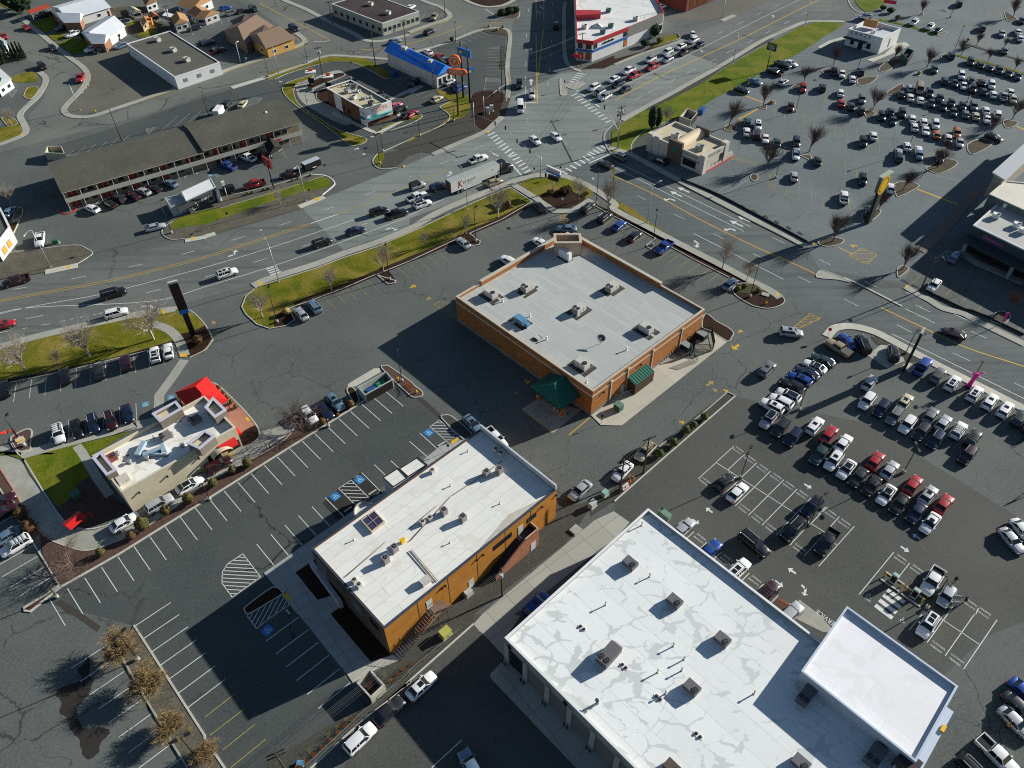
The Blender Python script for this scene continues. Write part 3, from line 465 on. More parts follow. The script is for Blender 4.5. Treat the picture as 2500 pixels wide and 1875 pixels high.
sline('edge_line',WPAINT,KW(3,0,0,980,300,830,800,590,1320,330,1700,140,2020,-10),.16);sline('centre_line',YPAINT,KW(3,0,0,1085,500,820,1000,590,1450,380,1900,150,2212,0),.3)
lines('lane_dashes',WPAINT,seg(3,0,1115,365,1170,340,1325,265,1390,235,1535,165,1590,135,1730,70,1780,45,1205,575,1300,530,1430,465,1490,435,1635,360,1690,330,1830,260,1890,225,2020,160,2080,130,1040,665,1100,635,780,790,880,745,600,885,660,855,360,1005,430,970,235,1070,300,1035),.13)
sline('centre_line',YPAINT,KW(3,1,-20,235,440,445,900,700,1300,900,1640,1060,2070,1250,2212,1330),.28);sline('centre_line',YPAINT,KW(4,2,670,5,1100,210,1600,440,2212,640,2400,720),.28)
lines('edge_line',WPAINT,seg(3,1,0,80,1470,790,0,150,1400,840,855,862,1825,1357)+seg(4,2,1290,0,2300,455,780,285,2300,1030)+seg(4,1,940,1495,1300,1659)+seg(4,2,925,15,1250,172),.16)
lines('lane_dashes',WPAINT,seg(3,1,245,453,345,500,640,652,760,708,1065,865,1185,923,1500,1080,1635,1150,1700,905,1840,970,1985,1327,2120,1395)+seg(4,1,0,1145,120,1200,480,1375,640,1448,270,1573,425,1648,1035,1635,1100,1659)+seg(4,2,1085,0,1200,52,1640,258,1810,338,835,190,1000,272,1440,492,1630,580,2100,815,2212,870),.13)
def arrow(c,r,a,b2,w=.5,turn=0,mat=WPAINT):
	p,q=KW(c,r,*a,*b2);e=(q-p);L=e.length;e.normalize();k=Vector((-e.y,e.x,0));m=MB();z=Vector((0,0,.022))
	h=L*.42
	if turn==0:
		m.face(*[v+z for v in(p-k*w*.16,q-e*h-k*w*.16,q-e*h+k*w*.16,p+k*w*.16)]);m.face(*[v+z for v in(q-e*h-k*w*.55,q,q-e*h+k*w*.55)])
	else:
		s=turn;u=p+e*L*.6;m.face(*[v+z for v in(p-k*w*.16,u-k*w*.16,u+k*w*.16,p+k*w*.16)])
		t=u+e*L*.3+k*s*w*.6;n2=(t-u).normalized();k2=Vector((-n2.y,n2.x,0));m.face(*[v+z for v in(u-k2*w*.16-n2*.2,t-k2*w*.16,t+k2*w*.16,u+k2*w*.16-n2*.2)])
		m.face(*[v+z for v in(t-k2*w*.55,t+n2*L*.3,t+k2*w*.55)])
	tagS(m.build('road_arrow',mat))
arrow(3,1,(810,420),(680,362),1.6);arrow(3,1,(730,465),(600,405),1.6);arrow(3,1,(655,508),(570,478),1.6,1);arrow(3,1,(1470,738),(1335,675),1.6);arrow(3,1,(1390,788),(1245,722),1.6);arrow(3,1,(1310,833),(1220,800),1.6,1);arrow(3,1,(860,940),(930,990),1.6,-1)
arrow(0,2,(1530,-5),(1680,-20),1.5,-1);arrow(1,1,(255,1113),(355,1075),1.5,1);arrow(1,1,(1960,818),(2055,795),1.5,-1);arrow(3,0,(940,565),(960,555),1.3,1);arrow(3,0,(1705,190),(1735,175),1.3,1);arrow(2,0,(1312,560),(1312,515),1.5);arrow(2,0,(1312,920),(1312,850),1.5);arrow(2,0,(1410,60),(1410,90),1.3,1);arrow(2,0,(1412,150),(1412,125),1.3,1)
arrow(2,1,(405,245),(470,215),1.5,1);arrow(1,1,(1700,12),(1735,0),1.2);arrow(1,0,(1615,1615),(1670,1600),1.3);arrow(1,0,(1780,1480),(1830,1470),1.3);arrow(1,0,(840,875),(800,885),1.2)
arrow(2,1,(10,1450),(65,1420),1.6,0,YPAINT);arrow(2,1,(180,1580),(230,1550),1.6,0,YWORN);arrow(3,2,(1345,405),(1275,455),1.9,0,YPAINT);arrow(3,2,(1335,275),(1380,250),1.2,0,YPAINT);arrow(3,2,(990,850),(1070,800),1.4,0,YWORN);arrow(3,2,(1060,880),(1110,910),1.2,0,YWORN);arrow(3,2,(1180,890),(1225,918),1.2,0,YPAINT);arrow(3,2,(700,1235),(755,1250),1.2,0,YPAINT);arrow(4,1,(410,995),(335,1000),1.5,0,YPAINT)
arrow(2,2,(1245,790),(1300,820),1.6,0,YPAINT);arrow(2,2,(1130,930),(1170,920),1.3,0,YWORN);arrow(1,2,(80,150),(110,180),1.2,0,M('orange paint',(.5,.25,.08)))
for a,b2 in(((3,3,1060,560),(985,508)),((3,3,840,630),(915,685)),((3,3,2050,250),(2130,298)),((3,3,1960,1220),(1875,1160)),((3,3,1735,1295),(1822,1362)),((4,3,1090,845),(1005,790)),((4,3,880,925),(970,985))):arrow(a[0],a[1],a[2:],b2,1.1)
arrow(3,3,(2020,1340),(2095,1420),1.1,-1)
lines('parking_lines',YWORN,rep(1,1,(1285,1545,1390,1659),(1750,1365,1890,1498),0,5)+rep(2,1,(0,1205,125,1312),(375,1005,525,1125),0,5)+rep(2,1,(760,835,905,948),(1105,660,1200,730),0,5)+seg(1,1,2080,1230,2212,1345)+rep(3,1,(630,1030,480,1130),(1240,1350,1120,1450),0,7)+rep(2,1,(2160,670,2040,760),(2212,690,2090,790),0,2)+seg(3,1,160,775,60,840,345,880,190,970)+seg(1,2,1210,10,1290,75,1130,95,1165,130,1390,0,1420,25),.11)
def seg2(u,v,n):return[(u[0].lerp(v[0],i/(n-1)),u[1].lerp(v[1],i/(n-1)))for i in range(n)]
lines('parking_lines',WPAINT,seg2(KW(1,2,1940,900,2145,1070),KW(1,2,1055,1448,1250,1645),8)+seg2(KW(1,2,920,1530,1115,1734),KW(1,3,60,425,240,648),7)+seg2(KW(0,3,2110,510,2292,748),KW(0,3,540,1500,705,1780),10)+seg(1,3,1830,40,1950,155,1695,128,1890,322,1300,397,1500,600)+seg2(KW(1,3,1158,495,1350,705),KW(1,3,560,900,748,1130),5)+seg(2,2,0,1450,195,1620,110,1360,310,1540)+seg(1,3,2010,0,2110,90),.13)
lines('parking_lines',WPAINT,seg2(KW(0,4,1460,125,1845,-129),KW(0,4,2025,1010,2427,705),7)+seg2(KW(0,4,1150,335,770,582),KW(0,4,1860,1390,1500,1660),8)+seg(0,4,1950,1560,1820,1659)+seg2(KW(1,4,1012,30,660,290),KW(1,4,1572,737,1225,1017),6)+seg(0,3,20,1255,420,1025,105,1370,490,1140,165,1490,555,1255,0,1120,350,915,0,680,150,590,0,310,130,480),.13)
lines('parking_lines',YWORN,seg(1,4,0,1110,320,862,50,1310,430,1018,195,1465,545,1183,280,1655,660,1347),.13)
lines('parking_lines',WPAINT,seg2(KW(0,2,178,815,145,1025),KW(0,2,1140,595,1145,795),7)+seg(0,2,1290,560,1308,752,1440,515,1467,710,1590,470,1625,663,1740,440,1775,620,1467,1035,1480,1250,1290,1080,1300,1290,1110,1130,1120,1300,925,1175,930,1400,742,1220,742,1440,548,1400,550,1500),.1)
lines('parking_line',WPAINT,seg(2,4,240,1655,565,1355),.13)
def hatch(name,mat,pl,n,w=.12,outline=True,ang=None,z=.021):
	P=[Vector((p[0],p[1]))for p in pl];b=MB();e=ang;k=Vector((-e.y,e.x));ds=[p.dot(k)for p in P];lo,hi=min(ds),max(ds)
	segs=[(Vector((P[i].x,P[i].y,0)),Vector((P[(i+1)%len(P)].x,P[(i+1)%len(P)].y,0)))for i in range(len(P))]if outline else[]
	for i in range(1,n+1):
		d=lo+(hi-lo)*i/(n+1);xs=[]
		for j in range(len(P)):
			u,v=P[j],P[(j+1)%len(P)];du,dv=u.dot(k)-d,v.dot(k)-d
			if du*dv<0:xs.append(u.lerp(v,du/(du-dv)))
		if len(xs)>=2:
			xs.sort(key=lambda p:p.dot(e));segs.append((Vector((xs[0].x,xs[0].y,0)),Vector((xs[-1].x,xs[-1].y,0))))
	return lines(name,mat,segs,w,z)
def dv(c,r,*v):
	p=KW(c,r,*v);e=p[1]-p[0];return Vector((e.x,e.y)).normalized()
hatch('hatched_bay',WPAINT,KW(1,3,410,1005,605,1255,297,1475,185,1320,190,1200,250,1110),11,.13,True,dv(1,3,200,1240,590,1260))
hatch('hatched_bay',WPAINT,KW(1,3,1580,208,1780,405,1620,470,1445,300),6,.12,True,dv(1,3,1500,335,1690,340))
hatch('hatched_bay',WPAINT,KW(2,2,325,1220,590,1440,420,1465,218,1290),7,.12,True,dv(2,2,250,1300,400,1303))
hatch('hatched_bay',WPAINT,KW(1,3,460,1660,880,1430,905,1560,700,1700)+KW(1,4,560,155,460,20),7,.12,True,dv(1,3,545,1659,640,1580)*0+dv(1,4,570,150,700,-90))
hatch('hatched_bay',YPAINT,KW(4,1,460,1020,620,1090,520,1197,320,1105),5,.14,True,dv(4,1,390,1075,580,1075));lines('centre_line',YPAINT,seg(4,1,205,1012,365,1090),.3)
hatch('hatched_bay',YWORN,KW(2,1,340,1585,450,1659,430,1690,255,1640),3,.12,True,dv(2,1,270,1640,350,1640));hatch('hatched_bay',YWORN,KW(2,2,300,0,505,60,505,120,430,100),4,.12,True,dv(2,2,330,30,500,40))
hatch('hatched_bay',YPAINT,KW(3,2,2115,70,2230,120,2000,225,1935,220),4,.13,True,dv(3,2,2000,160,2150,150));hatch('hatched_bay',YWORN,KW(3,1,1290,35,1600,105,1540,135,1260,60),8,.12,True,dv(3,1,1300,90,1400,40))
hatch('hatched_bay',WWORN,KW(3,1,1560,145,1640,170,1230,410,1080,440),13,.12,True,dv(3,1,1100,400,1150,440));hatch('hatched_bay',YWORN,KW(3,1,1675,230,1745,170,1730,400,1665,375),6,.12,True,dv(3,1,1680,300,1740,300))
hatch('hatched_bay',YPAINT,KW(2,1,1625,670,1700,670,1708,755,1622,755),4,.14,True,dv(2,1,1620,700,1700,690));lines('hatched_bay',YPAINT,seg(2,2,1210,1100,1540,1355,1540,1355,1575,1330)+rep(2,2,(1225,1110,1225,1090),(1540,1350,1540,1320),0,10)+seg(2,2,1720,1380,1945,1195),.2)
hatch('hatched_bay',WWORN,KW(1,0,460,1050,620,1060,560,1130,440,1170),6,.12,True,dv(1,0,450,1120,520,1060));hatch('hatched_bay',WWORN,KW(0,0,1575,1390,1680,1375,1605,1450),4,.12,True,dv(0,0,1590,1430,1650,1390));hatch('hatched_bay',WWORN,KW(2,0,830,840,975,850,980,885,820,885),8,.12,True,dv(2,0,840,880,880,845));hatch('hatched_bay',WWORN,KW(2,0,860,520,1000,500,1000,525,870,525),5,.1,True,dv(2,0,900,522,920,505));hatch('hatched_bay',WWORN,KW(2,0,500,450,550,440,610,470,520,465),4,.1,True,dv(2,0,540,460,550,440))
hatch('hatched_bay',WWORN,KW(4,1,1290,1110,1395,1040,1470,1090,1380,1150),7,.12,True,dv(4,1,1330,1150,1370,1060));hatch('hatched_bay',WWORN,KW(1,1,80,180,280,110,240,200,130,260),5,.12,True,dv(1,1,150,230,260,180));hatch('hatched_bay',WWORN,KW(0,0,95,985,180,975,125,1055),3,.15,True,dv(0,0,110,1020,160,1020));hatch('hatched_bay',YWORN,KW(4,1,1130,10,1230,0,1250,110,1160,150),5,.12,True,dv(4,1,1150,60,1240,40))
lines('parking_lines',YWORN,seg2(KW(3,1,1225,490,1420,467),KW(3,1,1955,830,2160,802),7)+seg(3,1,2085,890,2300,870)+seg2(KW(3,1,1875,200,1855,460),KW(3,1,2135,310,2122,570),3)+seg2(KW(4,1,40,0,40,180),KW(4,1,640,175,650,310),6)+seg2(KW(4,1,50,365,48,630),KW(4,1,325,470,333,750),3)+seg(4,1,450,530,462,690)+seg2(KW(4,0,60,1240,65,1445),KW(4,0,520,1410,530,1620),5)+seg2(KW(4,0,635,1445,655,1659),KW(4,0,755,1495,770,1659),2)+seg2(KW(3,0,1850,1090,1835,1280),KW(3,0,2165,1200,2160,1400),4)+seg2(KW(3,0,1365,1350,1360,1500),KW(3,0,1920,1470,1905,1640),6)+seg2(KW(3,0,1735,1130,1725,1240),KW(3,0,1850,1090,1840,1280),2),.1)
lines('parking_lines',YWORN,seg2(KW(4,0,70,980,70,1115),KW(4,0,380,1030,385,1160),4)+seg(4,0,280,710,288,890,380,740,382,840,185,760,188,850,490,780,490,850,2175,0,2175,0)[:4]+seg2(KW(4,0,1290,115,1320,235),KW(4,0,1570,190,1610,300),4)+seg2(KW(4,0,1610,0,1650,130),KW(4,0,1880,80,1940,200),4)+seg(4,0,1735,450,1740,500,1830,465,1845,510,1450,590,1490,660,1195,800,1220,890,1280,800,1300,850,1410,1370,1440,1470,1570,1440,1600,1560)+seg(4,1,860,1360,975,1270)+seg2(KW(4,1,995,1405,1105,1310),KW(4,1,1735,1659,1820,1590),5)+seg2(KW(4,1,1480,1225,1575,1130),KW(4,1,2000,1455,2100,1345),5)+seg(4,2,1680,70,1745,0,2130,270,2212,180),.1)
lines('parking_cross_lines',WWORN,seg(4,1,50,80,400,190,530,275,640,300)+seg(3,1,1750,290,2300,480)+seg(4,0,60,1400,520,1520)+seg(3,0,1945,1240,2300,1330),.08)
lines('divider_line',YPAINT,seg(4,1,1060,385,1600,590)+seg(3,0,1280,985,1600,1105,1340,1290,1545,1180)+seg(4,0,2130,1360,2250,1420)+seg(1,0,595,1140,755,1097),.55);lines('guide_lines',WWORN,seg(4,1,1160,200,1300,250,1700,415,1710,418,1190,210,1750,360),.12)
lines('centre_line',YPAINT,seg(1,0,590,35,1360,435,1680,535,2020,545,830-830,0,0,0)[:2]+seg(2,0,-190,535-75,0,475,0,475,300,385,300,385,575,280,830,240,1050,250),.25);lines('stop_line',WPAINT,seg(1,0,1175,450,1290,452,1290,452,1360,430),.3);lines('stop_line',WPAINT,seg(2,0,815,95,910,155),.3)
lines('lane_dashes',YWORN,seg(0,0,735,1445,885,1395,1600,1160,1715,1120,1870,1070,1970,1035,280,1590,405,1555)+seg(1,0,20,950,130,905),.15)
lines('parking_lines',WWORN,seg(3,0,1440,945,1530,975,1300,1030,1365,1065,1160,1035,1310,1095,1110,1065,1240,1120,1050,1095,1190,1150,990,1125,1140,1190,970,1170,1090,1225,1520,830,1680,890,1940,600,2110,600,1900,640,2100,640,2010,560,2150,565,2080,515,2212,515,1690,850,1740,860,1980,650,2025,695)+seg2(KW(2,0,840,555,1000,548),KW(2,0,830,805,985,800),8)+seg2(KW(2,0,815,920,980,915),KW(2,0,805,995,970,985),3)+seg2(KW(2,0,585,415,680,450),KW(2,0,770,345,860,380),4)+seg(2,0,825,840,800,1030,980,885,960,1025,605,1030,700,1000,520,1005,635,960,130,1065,265,1005,70,1035,200,975,245,1128,380,1070)+seg(1,0,2000,890,2120,845,2050,920,2150,885,2140,1240,2212,1210),.1)
lines('parking_lines',WWORN,seg2(KW(0,0,1735,1418,1925,1250),KW(0,0,2025,1335,2175,1195),3)+seg2(KW(0,0,935,1650,1035,1555),KW(0,0,1310,1540,1390,1465),4)+seg(0,0,830,1659,920,1590,750,1659,800,1622)+seg(1,0,0,1250,50,1200,190,1240,340,1090,435,1170,500,1110,555,1135,620,1060,320,1210,360,1180,180,215,178,265,95,235,98,300,10,265,13,325,258,190,255,235,0,500,100,495,130,627,285,617,175,660,335,647)+seg(0,1,695,45,740,0,800,25,830,0,740,665,880,655)+seg(2,0,110,215,175,150,140,205,215,265,260,250,370,135),.1)
lines('wheel_stops',CONCL,seg(0,1,1990,265,2035,230,2120,225,2165,190)+seg(0,0,885,1015,905,1000,925,970,942,945,952,935,968,912,968,880,980,860)+seg(1,0,690,1659,740,1635,795,1640,835,1610)+seg(0,1,1030,550,1070,520,1740,330,1760,315,1880,285,1900,270),.3,.12)
lines('wheel_stops',CONCL,seg(1,3,1505,555,1590,497,1770,368,1855,312,880,1610,920,1659)+seg(2,2,305,1503,385,1455),.28,.12);lines('wheel_stops',BLACK,seg(3,1,1140,450,1180,480,1255,505,1295,532,1375,560,1420,595,1490,610,1535,645,1615,668,1660,705,1735,725,1780,760,1865,785,1910,820,1985,845,2035,878)+seg(4,1,890,1360,970,1400,1000,1410,1080,1450),.35,.14)
dl=[]
dl+=seg2(KW(3,3,905,195,1115,5),KW(3,3,1590,697,1790,500),5)[0:2]+seg(3,3,1305,488,1500,297,1445,592,1640,395,1593,697,1790,495,1745,803,1940,595,1895,913,2080,710,2050,1025,2260,800,1160,388,1350,200,1350,200,1540,20,1500,297,1685,112,1640,395,1830,205,1790,495,1975,303,1940,595,2125,400,2100,700,2300,500,1100,20,2300,790,1225,100,1330,0)
dl+=seg(4,3,-10,580,65,500,35,805,218,603,-5,1140,378,708,-5,780,200,915)+seg(3,2,1115,1659,1288,1505,1330,1659,1410,1590)+seg(4,3,430,1445,805,988,855,1260,978,1103)+seg(3,3,645,725,720,658,785,835,860,765,930,945,1002,875,1075,1060,1150,987,1222,1173,1300,1100,1380,1290,1455,1215,1535,1408,1608,1333,1692,1533,1770,1455)
dl+=seg(4,4,970,170,1110,0,1165,305,1385,0,1360,447,1675,0,1560,590,1920,60,1300,35,1730,325)+seg(4,3,1690,1659,1720,1590,1380,1659,1440,1580,1090,1650,1140,1610)
lines('parking_lines',WPAINT,dl,.12)
zebra(4,3,(735,1395,920,1530),(605,1560,790,1700),4,0,.75)
WM=MB()
def cp(c,r,x,y,dx,dy,w=2.0,words=('CUSTOMER','PARKING')):
	o,e,u=KW(c,r,x,y,x+dx,y+dy,x,y-1);ex=(e-o).normalized();ey=Vector((-ex.y,ex.x,0));
	for i,s in enumerate(words):
		text(WM,s,o+ey*(.42-.8*i)+Vector((0,0,.022)),ex,ey,w*len(s)/8,0,1.15)
UPS=[(3,2,1340,1545),(3,2,1465,1640),(3,3,1600,80),(3,3,1745,175),(3,3,1885,265),(3,3,2030,362),(4,3,125,570),(4,3,275,675),(4,3,880,1060),(4,3,1055,1175),(4,3,1630,1545),(4,3,1780,1640)]
for c,r,x,y in UPS:cp(c,r,x,y,-100,-70)
for c,r,x,y in[(3,3,975,225),(3,3,1395,520),(3,3,1540,625),(3,3,1690,735),(3,3,1990,950),(4,4,1275,355),(4,4,1475,495)]:cp(c,r,x,y,100,75)
for c,r,x,y in[(3,3,925,835),(3,3,1210,1060),(3,3,1520,1290)]:cp(c,r,x,y,-100,-75)
tagS(WM.build('stall_lettering',WPAINT))
WM=MB();o,e=KW(3,3,1850,1530,1750,1470);ex=(e-o).normalized();ey=Vector((-ex.y,ex.x,0));text(WM,'PARKING',o+Vector((0,0,.026)),ex,ey,2.2);tagS(WM.build('stall_lettering',M('red lettering',(.6,.12,.08))))
sheet('red_stall',KW(3,3,1705,1540,1790,1470,1890,1560,1830,1640),M('red brown asphalt',(.09,.045,.025),.9,.2,2),.012)
WM=MB();o,e=KW(4,4,80,45,0,-15);ex=(e-o).normalized();ey=Vector((-ex.y,ex.x,0));text(WM,'SERVICE',o+Vector((0,0,.03)),ex,ey,3.6,0,1.2)
o,e=KW(4,3,520,1500,580,1545);ex=(e-o).normalized();ey=Vector((-ex.y,ex.x,0));text(WM,'VAN',o+Vector((0,0,.024)),ex,ey,1.0)
o,e=KW(1,3,1640,170,1600,185);ex=(o-e).normalized();ey=Vector((-ex.y,ex.x,0));text(WM,'VAN',o+Vector((0,0,.024)),ex,ey,.9);tagS(WM.build('ground_lettering',WPAINT))
BLUEF=M('faded blue paint',(.10,.27,.38),.8,.2,3)
def wheelchair(c,r,x,y,dx,dy,s=1.2,bg=None):
	o,e=KW(c,r,x,y,x+dx,y+dy);ex=(e-o).normalized();ey=Vector((-ex.y,ex.x,0));z=Vector((0,0,.03))
	if bg:
		m=MB();m.face(*[o+ex*a*s+ey*b*s+Vector((0,0,.024))for a,b in((-.85,-.85),(.85,-.85),(.85,.85),(-.85,.85))]);tagS(m.build('accessible_bay_panel',bg))
	m=MB()
	def bar(a,b,w=.1):
		a=o+(ex*a[0]+ey*a[1])*s;b=o+(ex*b[0]+ey*b[1])*s;L,Rr=sides([a,b],w*s);m.face(*[Vector((p.x,p.y,0))+z for p in(Rr[0],Rr[1],L[1],L[0])])
	n=14
	for i in range(n):
		a0,a1=PI*.55+i/n*PI*1.25,PI*.55+(i+1)/n*PI*1.25;bar((.38*math.cos(a0)-.02,.38*math.sin(a0)-.2),(.38*math.cos(a1)-.02,.38*math.sin(a1)-.2))
	bar((-.1,.4),(-.05,-.05),.12);bar((-.05,-.05),(.3,-.05),.12);bar((.3,-.05),(.45,-.45),.12);bar((-.08,.2),(.25,.2));bar((-.16,.62),(-.0,.62),.16)
	tagS(m.build('accessible_symbol',WPAINT))
wheelchair(1,3,1675,205,60,-45,.92,BLUEP);wheelchair(1,3,1410,385,60,-45,.92,BLUEP);wheelchair(1,4,678,172,40,-45,.92,BLUEP);wheelchair(2,2,205,1355,60,-45,.92,BLUEP);wheelchair(0,2,1570,1050,50,-12,.85,BLUEF);wheelchair(0,2,1848,975,50,-12,.85,BLUEF)
wheelchair(4,3,540,1460,40,30,.8);wheelchair(4,4,900,65,40,25,.8);wheelchair(1,1,60,235,50,-15,.8,BLUEF)
for c,r,*v in[(1,1,1185,480,1230,478,1235,510,1190,512),(0,1,720,1215,760,1210,765,1240,725,1245),(0,1,2065,905,2100,900,2105,925,2070,932),(1,1,570,1385,600,1385,620,1420,585,1425),(0,2,1745,30,1780,30,1785,75,1750,80),(0,2,1950,510,2010,500,2025,535,1955,545),(1,2,430,1200,455,1190,490,1225,465,1240),(1,3,845,1450,885,1430,935,1495,910,1525),(2,2,440,1460,515,1412,535,1435,460,1482),(3,1,1740,1515,1760,1500,1790,1525,1760,1545),(2,0,830,1420,870,1415,850,1440,830,1440),(4,1,920,1435,945,1425,970,1440,945,1450),(4,4,1330,1095,1385,1010,1415,1030,1355,1120),(1,1,2135,135,2160,130,2165,150,2145,155),(0,0,220,1465,245,1450,262,1462,240,1478),(3,1,2130,960,2150,955,2165,980,2140,990)]:sheet('tactile_paving',KW(c,r,*v),TACT,.128)
def ccw(p):p=[Vector((q[0],q[1]))for q in p];return p if area(p)>0 else p[::-1]
def cen(p):return Vector((sum(q[0]for q in p)/len(p),sum(q[1]for q in p)/len(p),0))
def rect3(a,b,c):
	a,b,c=[Vector((q[0],q[1]))for q in(a,b,c)];return[a,b,c,a+c-b]
class Wl:
	def __init__(s,a,b,inside):
		s.a=Vector((a[0],a[1]));s.e=Vector((b[0]-a[0],b[1]-a[1]));s.L=s.e.length;s.e.normalize();s.n=Vector((s.e.y,-s.e.x))
		if(Vector((inside[0],inside[1]))-s.a).dot(s.n)>0:s.n=-s.n
	def pt(s,u,d,z):q=s.a+s.e*u+s.n*d;return Vector((q.x,q.y,z))
	def box(s,mb,u0,u1,z0,z1,d0=-.05,d1=.06):
		mb.prism([tuple(s.pt(u,d,0))[:2]for u,d in((u0,d0),(u1,d0),(u1,d1),(u0,d1))],z0,z1,True,True);return mb
	def text(s,mb,t,u,z,w,d=.08,shear=0,tall=1):
		ex=Vector((-s.n.y,s.n.x,0));text(mb,t,s.pt(u,d,z),ex,(0,0,1),w,shear,tall)
def flat(name,label,cat,poly,h,wall,roof,cap,par=.6,ct=.3,ch=.18,over=.06,z0=0,group=None):
	P=ccw(poly);t=thing(name,label,cat,(cen(P).x,cen(P).y,z0),0,group)
	I=offset(P,ct-.02);b=MB();n=len(P)
	b.prism(P,z0,h-ch,False);b.prism(I,h-par,h-ch,False)
	for i in range(n):
		j=(i+1)%n
	b.v=b.v;b.build('wall',wall,t)
	b=MB();b.prism(offset(P,ct*.6),h-par-.1,h-par,True,False,False);b.build('roof',roof,t)
	b=MB();b.ring(offset(P,-over),offset(P,ct),h-ch,h);b.build('parapet_cap',cap,t)
	t['h']=h;t['rz']=h-par
	t.pop('h')if False else None
	return t,P
def ws(P,i):return Wl(P[i],P[(i+1)%len(P)],cen(P))
def windows(t,w,us,width,z0,z1,frame=WHITE,glass=None,name='window'):
	for u in us:
		f=MB();w.box(f,u-width/2-.12,u+width/2+.12,z0-.12,z1+.12,-.02,.06);fo=f.build(name,frame,t)
		g=MB();w.box(g,u-width/2,u+width/2,z0,z1,0,.075);g.build('pane',glass or GLASS,fo)
def doors(t,w,us,width,h,mat,z0=0,name='door'):
	for u in us:
		f=MB();w.box(f,u-width/2,u+width/2,z0+.02,z0+h,-.02,.07);d=f.build(name,mat,t)
def clean(t):
	for k in('h','rz'):
		if k in t:del t[k]
BANG=lambda P,i=0:math.atan2((P[(i+1)%len(P)]-P[i]).y,(P[(i+1)%len(P)]-P[i]).x)
def hvac(q,z,l,w,hh,ang,mat,label,fans=1,pad=None,group='rooftop air conditioners',hood=False,open_frame=False,fanmat=None):
	o=at(q,z+hh*.5);o.z=z;t=thing('rooftop_unit',label,'air conditioner',o,0,group)
	c,s=math.cos(ang),math.sin(ang)
	def L(x,y):return(o.x+c*x-s*y,o.y+s*x+c*y)
	b=MB();b.box(o.x,o.y,z,z+.22,l*.96,w*.9,ang);b.build('curb',HVG,t)
	b=MB();b.box(o.x,o.y,z+.22,z+hh,l,w,ang);
	b.mi=1
	for k in range(5):
		x,y=L(-l*.5-.012,0);zz=z+.4+(hh-.6)*k/5;b.box(x,y,zz,zz+(hh-.6)*.09,.02,w*.84,ang)
	for sg in(-1,1):
		x,y=L(l*.18,sg*(w*.5+.01));b.box(x,y,z+.4,z+hh*.85,.03,.02,ang);x,y=L(-l*.15,sg*(w*.5+.01));b.box(x,y,z+.4,z+hh*.85,.03,.02,ang)
	b.build('cabinet',[mat,HVD],t)
	for k in range(fans):
		x,y=L(-l*.28,(k-(fans-1)/2)*w*.5)if fans>1 else L(l*.27,-w*.08)
		r=min(w*.23,.42)if fans>1 else min(w*.3,.5)
		f=MB();f.tube((x,y,z+hh),(x,y,z+hh+.1),r,r,14);f.mi=1;f.disc((x,y,z+hh+.105),r*.86,14);f.mi=0
		f.tube((x,y,z+hh+.1),(x,y,z+hh+.14),r*.22,r*.2,8)
		for a in range(4):f.box(x+math.cos(a*PI/2+.4)*r*.45,y+math.sin(a*PI/2+.4)*r*.45,z+hh+.108,z+hh+.118,r*.7,r*.1,a*PI/2+.4)
		f.build('fan',[HVD,BLACK],t)
	if hood:
		x,y=L(l*.5,0);e=[L(l*.5,-w*.4),L(l*.5,w*.4),L(l*.5+.55,w*.4),L(l*.5+.55,-w*.4)];m=MB();zt=z+hh*.95
		m.face((*e[0],zt),(*e[1],zt),(*e[2],z+hh*.45),(*e[3],z+hh*.45));m.face((*e[0],zt),(*e[3],z+hh*.45),(*e[0],z+hh*.45));m.face((*e[1],zt),(*e[1],z+hh*.45),(*e[2],z+hh*.45));m.build('intake_hood',mat,t)
	if pad:
		m=MB();n=pad
		for i in range(-n,n+1):
			for j in range(-2,3):
				x,y=L(i*l*.36,j*w*.42)
				if random.random()<.9:m.box(x,y,z+.01,z+.05,l*.33,w*.38,ang)
		m.build('walkway_pads',M('rubber pad',(.055,.05,.045),.9,.2),t)
	return t
def condenser(q,z,label,s=.9,hh=.9,mat=None,group='small condensers on the long white roof',ang=0):
	o=at(q,z+hh*.6);o.z=z;t=thing('condenser',label,'air conditioner',o,0,group)
	b=MB();b.box(o.x,o.y,z,z+.1,s*1.15,s*1.15,ang);b.build('base',HVG,t)
	b=MB();b.box(o.x,o.y,z+.1,z+hh,s,s,ang);b.build('cabinet',mat or M('hvac taupe',(.27,.24,.25),.5,.1),t)
	b=MB();b.disc((o.x,o.y,z+hh+.006),s*.4,14);b.mi=1;b.tube((o.x,o.y,z+hh+.01),(o.x,o.y,z+hh+.05),s*.13,s*.1,8)
	for a in range(3):b.box(o.x+math.cos(a*2.1)*s*.2,o.y+math.sin(a*2.1)*s*.2,z+hh+.012,z+hh+.02,s*.32,s*.1,a*2.1)
	b.build('fan',[BLACK,HVD],t)
def vent(q,z,label,r=.12,hh=.7,mat=None,cap=True,group='roof vent pipes'):
	o=at(q,z);b=MB();b.tube((o.x,o.y,z),(o.x,o.y,z+hh),r,r,8);b.tube((o.x,o.y,z),(o.x,o.y,z+.08),r*2,r*1.3,8)
	if cap:b.tube((o.x,o.y,z+hh),(o.x,o.y,z+hh+.12),r*1.7,r*1.2,8)
	tag(b.build('vent_pipe',mat or HVG,None,(o.x,o.y,z)),label,'vent',group)
h=7.0;A=lambda*v:W(K(*v[:2],*v[2:]),h)
Pw=ccw(rect3(A(2,1,500,1540)[0],A(2,2,1980,905)[0],A(3,2,975,20)[0]));WA=BANG(Pw)
BRICK=masonry('orange brick',(.36,.145,.045),WA,.5,.2);WROOF=roofmat('grey cap sheet',(.43,.455,.435),WA,.95,5.5,seam=.68,ms=.03,var=.07,rough=.75,offset=.37)
